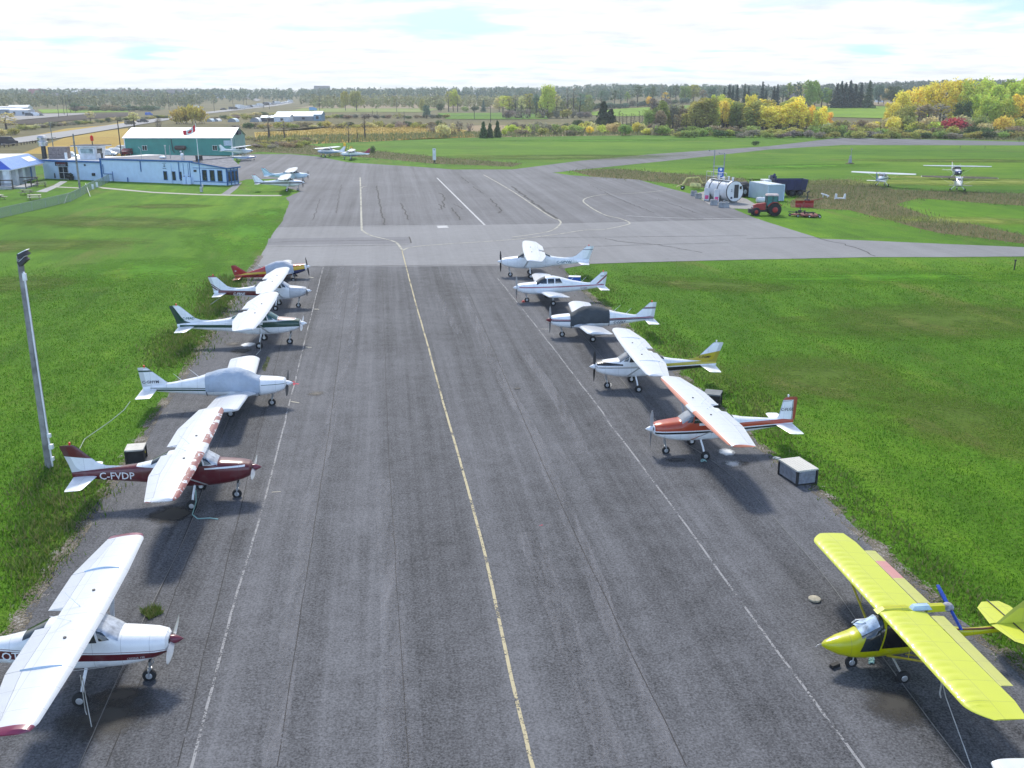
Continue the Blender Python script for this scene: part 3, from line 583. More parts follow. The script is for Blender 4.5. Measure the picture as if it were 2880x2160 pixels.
    mb = MB(); mb.foil(fs, 0, .62, 8, 0, 0); mats = [pf]
    for txt, x, z, size, col, slant, sy in [t for t in texts if abs(t[6]) == 2]:
        s1 = -1 if sy < 0 else 1; dx = 1 if sy < 0 else -1; v, f = glyphs(txt, size, slant); mats.append(mat('lettering_%.2f_%.2f_%.2f' % tuple(col[:3]), col, .5, 0, .05))
        mb.add([(x + dx * a, s1 * .078, z + b) for a, b in v], f, len(mats) - 1)
    fin = mb.build('fin', mats, root)
    mb = MB(); mb.foil(fs, .625, 1, 6, 0, 0); mb.build('rudder', rud or pf, fin)
    if beacon: mb = MB(); tp = fs[-1]; mb.cyl((tp[0][0] - .1, 0, tp[0][2]), (tp[0][0] - .1, 0, tp[0][2] + .04), .035, .035, 8); mb.ball((tp[0][0] - .1, 0, tp[0][2] + .08), .05, 8); mb.build('beacon', beacon, fin)
    for sy in (-1, 1):
        sec = [((-6.1, sy * .06, 1.24), (-7.0, sy * .06, 1.22), .075, UP), ((-6.3, sy * 1.42, 1.24), (-6.93, sy * 1.42, 1.22), .08, UP), ((-6.42, sy * 1.52, 1.24), (-6.9, sy * 1.52, 1.22), .03, UP)] if hi else [((-6.3, sy * .05, 1.1), (-7.02, sy * .05, 1.08), .08, UP), ((-6.32, sy * 1.45, 1.1), (-7.02, sy * 1.45, 1.08), .08, UP), ((-6.42, sy * 1.52, 1.1), (-6.95, sy * 1.52, 1.08), .03, UP)]
        mb = MB(); mb.foil(sec, 0, .6, 7, 0, 0); t = mb.build('tailplane', ps, root)
        mb = MB(); mb.foil(sec, .605, 1, 5, 0, 0); mb.build('elevator', ps, t)
    # undercarriage
    if floats:
        for sy in (-1, 1):
            mb = MB(); rings = []
            for x, hw_, zt, zb in ((.2, .05, -.05, -.12), (-.2, .22, .02, -.38), (-1.2, .33, .05, -.6), (-2.9, .34, .05, -.62), (-2.95, .33, .05, -.5), (-4.6, .2, .02, -.3), (-5.5, .06, 0, -.12)):
                rings.append([(x, sy * 1.15 - hw_, zt - .1), (x, sy * 1.15, zt), (x, sy * 1.15 + hw_, zt - .1), (x, sy * 1.15 + hw_, zb + .2), (x, sy * 1.15, zb), (x, sy * 1.15 - hw_, zb + .2)])
            mb.loft(rings, 0, False); fl = mb.build('float', paint('float_paint' + uid, WHITE, [((.03, .12, .4), dict(lo=(-.28, 0), hi=(-.1, 0)))]), root)
            st = MB()
            for x0, x1 in ((-.9, -1.3), (-1.4, -2.4), (-2.9, -2.6), (-2.4, -1.4)): st.cyl((x0, sy * 1.15, 0), (x1, sy * .45, .8), .035, .035, 6)
            st.build('float_strut', ALUM, root); wheel(root, -.3, sy * 1.15, .14, .1, hub, z=-.72); wheel(root, -3.2, sy * 1.15, .18, .12, hub, z=-.68)
            for w_ in (): pass
    else:
        mains = ((-2.5, .99, .21) if hi else (-2.75, 1.52, .21))
        if tail_drag: mains = (-1.6, 1.1, .24)
        for sy in (-1, 1):
            mb = MB()
            if hi: mb.tube([(-2.45, sy * .4, .78), (-2.48, sy * .7, .5), (-2.5, sy * .88, .22)], .045, 8); mb.box((-2.5, sy * .86, .24), (.1, .05, .16))
            elif tail_drag: mb.tube([(-1.6, sy * .5, .8), (-1.6, sy * .98, .26)], .04, 8)
            else: mb.cyl((-2.7, sy * 1.5, .95), (-2.72, sy * 1.5, .5), .07, .07, 10); mb.cyl((-2.72, sy * 1.5, .5), (-2.74, sy * 1.5, .2), .04, .04, 8); mb.box((-2.8, sy * 1.47, .45), (.04, .04, .4))
            mb.build('landing_gear_leg', gear if hi else STEEL, root); wheel(root, mains[0], sy * mains[1], mains[2], .17, hub)
        if tail_drag: wheel(root, -6.75, 0, .1, .07, hub, 'tail_wheel', z=.98)
        else:
            nx = -.95 if hi else -1.0; mb = MB(); mb.cyl((nx + .1, 0, .85), (nx + .03, 0, .42), .045, .04, 8); mb.cyl((nx + .04, 0, .44), (nx + .02, 0, .36), .06, .06, 8)
            for sy in (-1, 1): mb.cyl((nx + .02, sy * .09, .38), (nx, sy * .1, .18), .022, .022, 6)
            mb.box((nx + .02, 0, .38), (.07, .22, .05)); mb.tube([(nx + .12, 0, .75), (nx + .16, 0, .6), (nx + .05, 0, .45)], .015, 5)
            mb.build('nose_strut', STEEL, root); wheel(root, nx, 0, .19, .13, hub)
    propeller(root, -.2, 1.28 if hi else 1.15, proplen, pang, blade, spin)
    for a, b in ([((-2.6, sy * .35, 2.2), (-3.1, sy * .62, 2.55)) for sy in (-1, 1)] if hi else [((-4.3, 0, 1.62), (-4.75, 0, 2.05)), ((-5.1, 0, 1.46), (-5.5, 0, 1.85))]):
        an = MB(); an.cyl(a, b, .013, .006, 5); an.build('antenna', PWHITE, root)
    return root
SK = lambda *a: a
A_ = 'light aircraft parked along the apron'
# left-hand row
r = plane('high', 'white high-wing aircraft with burgundy wing tips and stripe, nearest in the row', (-8.98, 22.9), R(6.57), (.98, .98, .98), body=[(BURG, dict(lo=(.955, -.045), hi=(1.13, -.06), x=(-7.2, -.33))), (BURG, dict(lo=(1.17, -.06), hi=(1.185, -.06), x=(-7, -.33)))],
          wingl=[((.2, .03, .07), dict(y=(4.83, 6)))], texts=[('QT', -4.6, 1.14, .34, WHITE, 0, -1), ('CESSNA 150', -1.32, 1.04, .085, (.55, .5, .48), 0, -1)], spin=mat('burgundy_spinner', (.16, .03, .05), .3), pang=.1 + math.pi / 2 * .12, shades=SHADE, blade=ALUM, uid='_a', corr=6.5)
wings = [c for c in r.children if c.name.startswith('wing') and 'strut' not in c.name]
for c, sy in zip(wings, (-1, 1)):                           # the raised strakes across both wings
    mb = MB(); rg = []
    for i in range(9):
        t = i / 8; x = -2.2 - 1.0 * t; z = 2.22 + .06 * math.sin(math.pi * (1 - t) * .9) - .05 * t; y = sy * (2.55 + .05 * math.sin(3 * t)); rg.append([(x, y - .035, z - .04), (x, y, z + .035), (x, y + .035, z - .04)])
    mb.loft(rg, 0, False); mb.build('wing_fence', mat('pale_blue_fence', (.42, .55, .68), .5), c)
r = plane('high', 'burgundy high-wing aircraft with peeling red wing edges and a white tail', (-9.97, 35.32), R(7.09), base=BURG, body=[(WHITE, dict(lo=(1.47, -.0), hi=(1.53, -.0), x=(-2.0, -.5))), (WHITE, dict(lo=(1.5, -.02), x=(-4.6, -3.1))), (WHITE, dict(lo=(1.63, .0), x=(-3.2, -1.6)))],
          wingl=[((.26, .075, .06), dict(x=(-2.2, 0), y=(.5, 6), lo=(2.0, 0), noise=(3.0, .45))), (BURG, dict(y=(5.0, 6), hi=(2.15, 0)))], finl=[WHITE, (BURG, dict(lo=(2.03 - .9, -.13)))], texts=[('C-FVDP', -6.0, 1.13, .4, (.75, .72, .72), 0, -1), ('Cardinal', -6.95, 1.92, .12, (.1, .12, .25), .3, -2)] if False else [('C-FVDP', -6.02, 1.13, .4, (.75, .72, .72), 0, -1)], wtext=('Cessna 150', .1),
          spin=mat('burgundy_spinner', (.16, .03, .05), .3), shades=SHADE, blade=ALUM, pang=.2, uid='_b')
CV1 = mat('pale_grey_cover_cloth', (.36, .42, .5), .85, 0, .08, 1.2, 2.5); CV2 = mat('charcoal_cover_cloth', (.05, .06, .068), .9, 0, .1, 1.2, 2.5); CV3 = mat('silver_cover_cloth', (.36, .4, .46), .7, 0, .1, 1.2, 2.5)
plane('low', 'white low-wing aircraft under a pale grey canopy cover, green tail stripe', (-11.3, 47.1), R(8.0), (1.05, 1.05, 1.04), body=[(GREEN, dict(lo=(.98, -.01), hi=(1.06, -.01), x=(-6.6, -3.9))), (GREEN, dict(lo=(1.1, -.01), hi=(1.14, -.01), x=(-6.6, -3.9))), (GREEN, dict(lo=(1.22, 0), hi=(1.25, 0), x=(-1.4, -.3)))],
      finl=[WHITE, (GREEN, dict(lo=(-3.42, -.87), hi=(-3.3, -.87))), (GREEN, dict(lo=(1.98, -.0), hi=(2.06, -.0), x=(-7.2, -6.3)))], texts=[('C-GHYM', -6.95, 1.42, .2, (.03, .03, .05), 0, -2)], cover=CV1, pang=.5, uid='_c')
plane('high', 'white high-wing aircraft with dark green rudder, stripe and cowling', (-13.16, 59.73), R(5.53), (1.13, 1.08, 1.06), body=[(GREEN, dict(lo=(1.19, -.0), hi=(1.36, -.0), x=(-6.9, -2.2))), (GREEN, dict(lo=(1.2, -.0), hi=(1.6, .04), x=(-2.3, -.3))), ((.45, .3, .24), dict(lo=(1.6, .02), x=(-1.5, -.3)))],  # tan of the cowl top is sunlight put into the paint
      texts=[('C-FBAD', -6.72, 1.68, .19, (.01, .1, .09), 0, -2)], rud=paint('green_rudder', GREEN), glass=TINT, pang=.3, uid='_d', blade=ALUM)
plane('high', 'white high-wing aircraft with a burgundy side panel and silver nose', (-15.06, 70.66), R(5.46), body=[(BURG, dict(lo=(1.02, -.01), hi=(1.32, -.02), x=(-6.7, -2.3))), ((.5, .51, .53), dict(x=(-1.5, 0)))],
      finl=[WHITE, ((.25, .03, .02), dict(lo=(2.42, 0))), (BURG, dict(lo=(-3.45, -.74), hi=(-3.37, -.74), x=(-7.2, -6))), (BURG, dict(lo=(-3.62, -.74), hi=(-3.5, -.74), x=(-7.2, -6)))], wingl=[(BURG, dict(y=(5.0, 6), hi=(2.13, 0)))], texts=[('C-FBNE', -5.62, 1.1, .26, WHITE, .2, -1)], shades=CV3, pang=.2, uid='_e')
plane('low', 'red and yellow low-wing taildragger with a pale canopy cover', (-17.4, 82.5), R(7.5), (.92, .85, .95), R(7), base=(.38, .014, .02), body=[((.6, .38, .02), dict(lo=(.8, -.07), hi=(1.1, -.045), x=(-7, -1.5))), ((.6, .38, .02), dict(lo=(1.04, -.0), hi=(1.38, -.0), x=(-1.5, -.3))), ((.02, .03, .1), dict(hi=(1.05, -.0), x=(-1.6, -.3))), (WHITE, dict(x=(-.42, 0)))],
      finl=[(.38, .014, .02), ((.6, .38, .02), dict(hi=(1.3, 0)))], wbase=(.5, .5, .5), stab=(.4, .1, .02), texts=[('C-GZAR', -5.6, .98, .24, (.01, .01, .01), 0, -1), ('M', -6.85, 1.6, .2, (.7, .6, .6), 0, -2)], cover=CV3, tail_drag=True, z0=-.02, pang=math.pi / 2 + .15, beacon=None, uid='_f')
# right-hand row
plane('high', 'plain white high-wing aircraft with a dark line across its fin', (-1.22, 83.24), R(181.4), (1.13, 1.08, 1.06), finl=[WHITE, ((.05, .07, .1), dict(lo=(2.2, 0), hi=(2.25, 0)))], texts=[('C-GPVW', -4.5, 1.15, .3, (.005, .09, .15), 0, 1)], pang=math.pi / 2 - .08, uid='_g')
plane('low', 'white low-wing aircraft with a red stripe and open side windows', (.14, 72.37), R(186.9), (1.02, 1.02, 1.02), body=[((.26, .02, .06), dict(lo=(1.2, .0), hi=(1.27, -.0), x=(-6.9, -.35))), ((.26, .02, .06), dict(lo=(1.16, .0), hi=(1.175, -.0), x=(-6.9, -.35)))],
      finl=[WHITE, ((.26, .02, .06), dict(lo=(-4.35, -.88), hi=(-4.2, -.88))), ((.1, .02, .05), dict(lo=(1.86, 0), hi=(1.92, 0), x=(-6.85, -6.6)))], texts=[('C-FZJO', -5.0, 1.0, .17, (.15, .02, .05), 0, 1)], pang=math.pi / 2 - .05, blade=ALUM, uid='_h')
plane('low', 'white low-wing aircraft under a charcoal canopy cover with a dark red spinner', (2.29, 61.45), R(184.5), (1.02, 1.02, 1.02), body=[((.2, .012, .03), dict(lo=(1.2, .0), hi=(1.27, -.0))), ((.02, .02, .06), dict(lo=(1.12, .0), hi=(1.19, -.0)))],
      finl=[WHITE, ((.03, .02, .06), dict(lo=(1.78, 0), hi=(1.84, 0))), ((.2, .012, .03), dict(lo=(1.85, 0), hi=(1.89, 0)))], texts=[('C-FZKF', -4.25, .92, .24, (.02, .02, .03), .25, 1)], cover=CV2, spin=mat('dark_red_spinner', (.14, .008, .012), .3), pang=math.pi / 2 - .03, blade=ALUM, uid='_i')
r = plane('high', 'white high-wing aircraft with a yellow tail band and black stripes', (4.26, 49.95), R(184.8), (.98, .98, .98), body=[(BLACK, dict(lo=(1.02, -.0), hi=(1.2, -.01), x=(-6.6, -3.3))), ((.45, .36, .02), dict(lo=(1.28, -.005), hi=(1.42, -.01), x=(-7.2, -3.6))), (BLACK, dict(lo=(1.42, .0), hi=(1.66, .09), x=(-1.7, -.3))), (BLACK, dict(lo=(1.28, .0), hi=(1.31, .0), x=(-3.2, -.3))), ((.35, .2, .1), dict(lo=(1.34, .0), hi=(1.36, .0), x=(-3.2, -.3)))],
      finl=[WHITE, ((.45, .36, .02), dict(hi=(.72, -.18)))], texts=[('C-FGMP', -6.02, 1.64, .19, (.02, .02, .02), .15, 2)], pang=math.pi / 2 - .05, beacon=PWHITE, uid='_j', shades=mat('dusty_windscreen', (.25, .26, .27), .15))
for c, sy in zip([c for c in r.children if c.name.startswith('wing') and 'strut' not in c.name], (-1, 1)):
    mb = MB(); rg = []
    for i in range(9):
        t = i / 8; x = -2.15 - 1.1 * t; z = 2.22 + .05 * math.sin(math.pi * (1 - t) * .9) - .05 * t; y = sy * 2.5; rg.append([(x, y - .03, z - .04), (x, y, z + .03), (x, y + .03, z - .04)])
    mb.loft(rg, 0, False); mb.build('wing_fence', PWHITE, c)
plane('high', 'orange and white high-wing aircraft with a square tail and orange wing edges', (5.95, 39.92), R(188.2), (.96, .97, .97), body=[((.42, .055, .018), dict(lo=(1.27, .0), hi=(1.52, .01), x=(-7.2, -2.0))), (ORANGE, dict(lo=(1.27, .0), x=(-1.9, -.3))), (ORANGE, dict(lo=(1.27, .0), hi=(2.0, 0), x=(-2.3, -1.8))), (BLACK, dict(lo=(1.13, .0), hi=(1.22, .0), x=(-7.2, -.3)))],
      wingl=[((.55, .19, .11), dict(x=(-2.1, 0), y=(.5, 6))), ((.55, .19, .11), dict(y=(5.0, 6)))], finl=[WHITE, ((.42, .055, .018), dict(lo=(2.36, 0))), (BLACK, dict(lo=(2.3, 0), hi=(2.325, 0)))], rud=paint('orange_rudder', WHITE, [((.42, .055, .018), dict(x=(-8, -7.0))), (BLACK, dict(x=(-6.98, -6.955), hi=(2.33, 0))), ((.42, .055, .018), dict(lo=(2.36, 0)))]), texts=[('C-FLGE', -6.38, 1.86, .19, (.02, .02, .02), 0, 2)], square=True, pang=math.pi / 2 - .06, blade=ALUM, beacon=PWHITE, uid='_k', shades=mat('clouded_windscreen', (.32, .34, .36), .12))
plane('high', 'white high-wing aircraft of which only a rounded wing tip enters the frame', (8.35, 11.5), R(186.5), uid='_l')
# the far aircraft
G2_ = 'light aircraft parked beyond the main apron'
plane('high', 'white high-wing aircraft with black stripe on the grass lobe, in front of its twin', (-34.16, 160.69), R(9), (1.13, 1.08, 1.06), body=[((.05, .03, .03), dict(lo=(1.18, 0), hi=(1.38, 0)))], finl=[WHITE, (BLACK, dict(lo=(-3.42, -.86), hi=(-3.3, -.86))), (BLACK, dict(lo=(2.46, 0)))], group=G2_, uid='_m', pang=1)
plane('high', 'pale blue and white high-wing aircraft with a dark fin flash behind its twin', (-36.35, 175.6), R(8), (1.13, 1.08, 1.06), base=(.55, .68, .75), finl=[(.5, .68, .75), ((.02, .12, .08), dict(lo=(-3.1, -.78), hi=(-3.0, -.78)))], texts=[('C-FHPI', -6.1, 1.15, .27, (.03, .08, .15), 0, -1)], group=G2_, uid='_n', pang=.8)
plane('high', 'white floatplane with blue-lined floats in front of the green hangar', (gp(704, 452).x + .8, gp(704, 452).y), R(-6), (1.13, 1.08, 1.06), floats=True, z0=.98, body=[((.06, .12, .3), dict(lo=(1.2, 0), hi=(1.3, 0)))], group=G2_, uid='_o', pang=.4)
p = gp(905, 441); plane('high', 'white high-wing aircraft facing away behind a red-tailed neighbour', (p.x - 1.2, p.y + 1), R(158), (1.13, 1.08, 1.06), body=[((.25, .35, .5), dict(hi=(1.2, 0)))], group=G2_, uid='_p', pang=.3)
plane('high', 'white high-wing aircraft with a dark red fin at the edge of the far apron', (-41.7, 239.3), R(184), finl=[(.3, .01, .04)], body=[((.25, .3, .5), dict(hi=(1.1, 0)))], group=G2_, uid='_q', pang=.3)
p = gp(2474, 526); plane('high', 'white high-wing aircraft with blue tail seen from behind in the field', (p.x + 2.2, p.y + 3.2), R(57), (1.08, 1.05, 1.06), finl=[(.1, .2, .35)], body=[((.06, .1, .25), dict(lo=(1.2, 0), hi=(1.4, 0)))], group=G2_, uid='_r', pang=.3)
p = gp(2696, 508); plane('high', 'white high-wing aircraft with a dark blue nose facing the camera', (p.x, p.y), R(-104), (1.18, 1.16, 1.12), body=[((.02, .03, .12), dict(hi=(1.5, .05), x=(-1.2, 0))), ((.04, .07, .25), dict(lo=(1.35, 0), hi=(1.55, 0)))], group=G2_, uid='_s', pang=.5)
p = gp(2690, 537); plane('high', 'white aircraft with mouldy brown wing covers seen from behind', (p.x + 1.1, p.y + 2.6), R(70), (1.08, 1.14, 1.02), covers_wing=mat('mouldy_brown_cloth', (.075, .068, .055), .9, 0, .35, 3), stab=(.13, .12, .1), finl=[WHITE], group=G2_, uid='_t', pang=.3)

# the yellow microlight
YEL = (.5, .52, .02)
def microlight(pos, rz):
    root = thing('microlight_aircraft', 'yellow pusher microlight with blue propeller cover and black-glazed cabin', 'aircraft', (pos[0], pos[1], 0), rz, A_)
    py_ = paint('yellow_fabric', (.56, .6, .05), [], .45, None, .05); pyd = paint('yellow_pod', (.5, .5, .0), [], .3, None, .05)
    B = Body([(0, .76, .82, .03, 2), (-.12, .66, .92, .14, 2), (-.45, .5, 1.08, .28, 2.2), (-.85, .4, 1.22, .36, 2.4), (-1.2, .36, 1.5, .38, 2.5), (-1.65, .36, 1.86, .38, 2.4), (-2.3, .4, 1.92, .37, 2.4), (-2.9, .5, 1.8, .3, 2.4), (-3.4, .66, 1.3, .17, 2.4), (-4.2, .8, 1.08, .1, 2.4), (-6.1, .95, 1.15, .06, 2.4)])
    mb = MB(); B.skin(mb); mb.tube([(-3.2, .12, 1.2), (-4.6, .1, 1.12), (-6.0, .06, 1.15)], .03, 6, 1); mb.build('fuselage', [pyd, mat('dark_red_stripe', (.12, .02, .01), .5)], root)
    for sy in (-1, 1):
        g = MB(); B.pane(g, -.95, -1.5, -1.62, -1.2, .72, 1.55, sy); g.build('side_window', GLASS, root)
        g = MB(); B.pane(g, -1.56, -2.7, -2.6, -1.68, .78, 1.66, sy); g.build('door', mat('black_door_film', (.012, .012, .013), .15), root)
    g = MB(); B.over(g, [-1.0 - .6 * i / 8 for i in range(9)], R(35), R(145), .01, 12); g.build('windscreen', GLASS, root)
    g = MB(); B.over(g, [-.98 - .5 * i / 8 for i in range(9)], R(48), R(158), .04, 14, 0, .025); g.build('windscreen_cloth', mat('crumpled_blue_cloth', (.4, .5, .62), .8, 0, .3, 5, .5), root)
    mb = MB(); mb.tube([(-1.2, -.05, 1.66), (-1.05, -.25, 1.5), (-1.0, -.36, 1.3)], .02, 5); mb.build('cloth_strap', PWHITE, root)
    rb = bpy.data.materials
    for sy in (-1, 1):
        mb = MB(); secs = []
        n = 96
        for i in range(n + 1):
            y = .12 + 4.75 * i / n; t = max(0, (y - 4.2) / .67); sag = 1; dx = .42 * t * t
            secs.append(((-1.5 - dx, sy * y, 1.98), (-2.85 + .12 * t, sy * y, 1.95), .12 * sag * (1 - .55 * t), UP))
        mb.foil(secs, 0, 1, 18)
        for i, (a, b_, c_) in enumerate(mb.v[:len(secs) * 36]):          # fabric swells between the ribs behind the leading edge
            j, k = divmod(i, 36)
            if k < 18:
                cf = (1 - math.cos(math.pi * k / 17)) / 2; yy = abs(b_)
                if cf < .5: mb.v[i] = (a, b_, c_ + .034 * math.sin(math.pi * min(1, (cf / .5) ** .8)) * abs(math.sin(math.pi * (yy - .12) / .3)) ** .8 * (yy < 4.4))
        wg = mb.build('wing', py_, root)
        mb = MB(); mb.foil([((-2.88, sy * .35, 1.95), (-3.25, sy * .35, 1.92), .07, UP), ((-2.86, sy * 3.6, 1.95), (-3.2, sy * 3.6, 1.92), .07, UP)], 0, 1, 6); mb.build('aileron', paint('aileron_fabric', (.5, .5, .12), [((.55, .25, .22), dict(y=(1.8, 2.9)))] if sy < 0 else [], .5), wg)
        mb = MB()
        for x0, x1, r_ in ((-1.75, -1.75, .035), (-2.3, -2.5, .022)): mb.cyl((x0, sy * .36, .55), (x1, sy * 2.55, 1.98), r_, r_, 8, 0)
        mb.cyl((-1.75, sy * 1.4, 1.22), (-1.75, sy * 1.4, 2.0), .012, .012, 5, 0); mb.cyl((-2.0, sy * .3, .4), (-1.75, sy * 1.45, 1.2), .015, .015, 5, 1)
        mb.build('wing_strut', [mat('yellow_strut', (.45, .38, .03), .4), ALUM], root)
        mb = MB(); mb.cyl((-1.95, sy * .3, .45), (-2.0, sy * .82, .2), .028, .028, 8); mb.build('landing_gear_leg', ALUM, root); wheel(root, -2.0, sy * .88, .19, .14, ALUM)
        mb = MB(); mb.foil([((-4.9, sy * .04, 1.2), (-6.1, sy * .04, 1.2), .04, UP), ((-5.05, sy * .9, 1.2), (-6.05, sy * .9, 1.2), .04, UP), ((-5.35, sy * 1.2, 1.2), (-5.9, sy * 1.2, 1.2), .02, UP)], 0, 1, 7, 0, 0)
        mb.cyl((-5.55, sy * .05, 1.24), (-5.55, sy * 1.25, 1.24), .02, .02, 5, 1); mb.build('tailplane', [py_, DARK], root)
    mb = MB(); mb.foil([((-5.0, 0, 1.15), (-6.35, 0, 1.15), .04, (0, 1, 0)), ((-5.5, 0, 1.8), (-6.4, 0, 1.8), .04, (0, 1, 0)), ((-5.8, 0, 2.1), (-6.3, 0, 2.1), .02, (0, 1, 0))], 0, 1, 8, 0, 0); mb.build('fin', py_, root)
    wheel(root, -.92, 0, .18, .12, ALUM); mb = MB(); mb.cyl((-.92, -.09, .18), (-.95, -.05, .5), .02, .02, 6); mb.cyl((-.92, .09, .18), (-.95, .05, .5), .02, .02, 6); mb.build('nose_strut', STEEL, root)
    mb = MB(); mb.box((-2.0, 0, 2.05), (1.1, .26, .16), 0, 0, .6); mb.box((-2.75, 0, 2.08), (.6, .2, .16), 0, 1, .7); mb.box((-3.2, 0, 2.02), (.6, .22, .22), 0, 0, .7); mb.cyl((-3.1, .02, 1.9), (-2.7, .02, 1.75), .07, .07, 8, 2); mb.build('engine', [pyd, mat('pale_blue_panel', (.4, .55, .7), .5), GREYM], root)
    mb = MB()
    for k in (0, 1):
        a = R(150) + k * math.pi; d = Vector((0, math.cos(a), math.sin(a))); q = Vector((-3.6, 0, 2.0)); e = Vector((0, -math.sin(a), math.cos(a))); rg = []
        for t, w_ in ((.06, .05), (.2, .09), (.5, .1), (.8, .085), (.96, .06), (1, .02)): c = q + d * .8 * t; rg.append([c + e * w_ + Vector((.03, 0, 0)), c + Vector((.05, 0, 0)), c - e * w_, c - Vector((.05, 0, 0))])
        mb.loft(rg, 0)
    mb.ball((-3.55, 0, 2.0), .17, 10, 1); mb.build('propeller_cover', [mat('blue_cover_cloth', (.01, .06, .42), .7, 0, .2, 8, .4), mat('grey_wrapping', (.3, .3, .33), .9, 0, .3, 8)], root)
    mb = MB(); mb.box((-.02, 0, .8), (.2, .015, .015)); mb.tube([(.05, 0, .8), (.1, -.02, .77), (.14, -.03, .7)], .012, 5); mb.build('pitot_tube', ALUM, root)
    for o in root.children_recursive:                        # everything above the seat sits a little lower than drawn
        if o.type == 'MESH' and o.name.split('.')[0] not in ('wheel', 'rim'):
            for v in o.data.vertices:
                if v.co.z > .82: v.co.z = .82 + (v.co.z - .82) * .78
    return root
microlight((8.57, 23.35), R(186.0))
# ---------------------------------------------------------------- buildings
def stucco(name, col, var=.1, s=1.2): return mat(name, col, .85, 0, var, s, .25)
PBLUE = stucco('pale_blue_wall', (.55, .68, .84), .035); TRIM = mat('blue_trim', (.02, .12, .33), .5); PWALL = stucco('white_rendered_wall', (.62, .64, .67)); FELT = mat('grey_roof_felt', (.22, .22, .235), .95, 0, .2, 1.5, .3); FELTP = mat('pale_roof_membrane', (.72, .71, .69), .8, 0, .1, .6)
def metal_sheet(name, col, scale, axis='X', amt=.5, rough=.4):
    m = mat(name, col, rough, 0, .06, .6).copy(); t = NT(m.node_tree); b = t.n['Principled BSDF']
    wv = t.new('ShaderNodeTexWave', wave_type='BANDS', bands_direction=axis); t.link(t.coord(), wv.inputs[0]); wv.inputs['Scale'].default_value = scale
    bp = t.new('ShaderNodeBump'); bp.inputs['Strength'].default_value = amt; bp.inputs['Distance'].default_value = .05
    t.link(wv.outputs['Fac'], bp.inputs['Height']); t.link(bp.outputs[0], b.inputs['Normal']); return m
def part(name, m, root, f, **k):
    mb = MB(); f(mb); return mb.build(name, m, root, **k)
def window(root, x, z, w_, h_, y=0, fr=TRIM, nrm=-1, axis='x', bars=0, name='window'):
    """window standing 3 cm proud of a wall that faces -y (or +x when axis is 'y')"""
    mb = MB(); t = .07
    def bx(cx, cz, dx, dz, d, off):
        if axis == 'x': mb.box((cx, y + nrm * off, cz), (dx, d, dz))
        else: mb.box((y + nrm * off, cx, cz), (d, dx, dz))
    bx(x, z + h_ / 2, w_ + t, t, .1, .03); bx(x, z - h_ / 2, w_ + t * 2, t, .14, .04); bx(x - w_ / 2, z, t, h_ - t, .1, .03); bx(x + w_ / 2, z, t, h_ - t, .1, .03)
    for i in range(bars): bx(x - w_ / 2 + w_ * (i + 1) / (bars + 1), z, .05, h_ - t, .08, .03)
    o = mb.build(name, fr, root); mb = MB(); bx(x, z, w_ - t, h_ - t, .03, .012); mb.build('pane', GLASS, o); return o
OX, OY, TR = -49.5, 170.0, R(-20)
T = thing('terminal_building', 'long pale blue terminal block with blue trim and three tall end windows', 'building', (OX, OY, 0), TR)
# hangar wing: x -27..-7, lean-to: x -7..0, lounge: x -41..-27
part('wall', PBLUE, T, lambda b: (b.box((-17, 6, 1.9), (20, 12, 4.0)), b.box((-11.6, -.12, 1.8), (.16, .2, 3.4)), b.box((-8.3, -.05, 1.9), (2.2, .1, 3.9))))
part('roof', [FELT, FELTP], T, lambda b: (b.box((-17, 6, 3.98), (20.2, 12.2, .16)), b.add([(-26.9, .2, 4.08), (-22.5, 12, 4.09), (-26.9, 12, 4.09)], [(0, 1, 2)], 1)))
part('fascia', TRIM, T, lambda b: (b.box((-17, -.16, 3.92), (20.4, .12, .3)), b.box((-27.16, .1, 2.2), (.3, .5, 3.6)), b.box((-18.2, -.12, 2.9), (.12, .12, 2.0)), b.box((-9.9, -.12, 2.4), (.1, .12, 3.2))))
part('lounge_wall', PWALL.copy() if False else PBLUE, T, lambda b: b.box((-34.2, 6.2, 1.7), (13.7, 12, 3.4)))
part('lounge_roof', FELTP, T, lambda b: (b.box((-34.2, 6.2, 3.47), (14.0, 12.4, .16)),)); part('lounge_fascia', TRIM, T, lambda b: b.box((-34.2, -.02, 3.36), (13.9, .12, .3)))
part('lean_to_wall', PBLUE, T, lambda b: b.add([(-6.99, 0, -.1), (0, 0, -.1), (0, 0, 3.0), (-6.99, 0, 3.8), (-6.99, 10.8, -.1), (0, 3.2, -.1), (0, 3.2, 3.0), (-6.99, 10.8, 3.8)], [(0, 1, 2, 3), (5, 4, 7, 6), (1, 5, 6, 2), (0, 3, 7, 4), (3, 2, 6, 7), (1, 0, 4, 5)]))
part('lean_to_roof', [FELT, TRIM], T, lambda b: (b.add([(-7.1, -.3, 3.95), (.4, -.3, 3.05), (.4, 3.6, 3.05), (-7.1, 11.4, 3.95), (-7.1, -.3, 3.82), (.4, -.3, 2.92), (.4, 3.6, 2.92), (-7.1, 11.4, 3.82)], [(0, 1, 2, 3), (7, 6, 5, 4), (2, 3, 7, 6), (3, 0, 4, 7)]), b.add([(-7.1, -.3, 3.95), (.4, -.3, 3.05), (.4, 3.6, 3.05), (-7.1, -.3, 3.72), (.4, -.3, 2.82), (.4, 3.6, 2.82)], [(3, 4, 1, 0), (4, 5, 2, 1)], 1)))
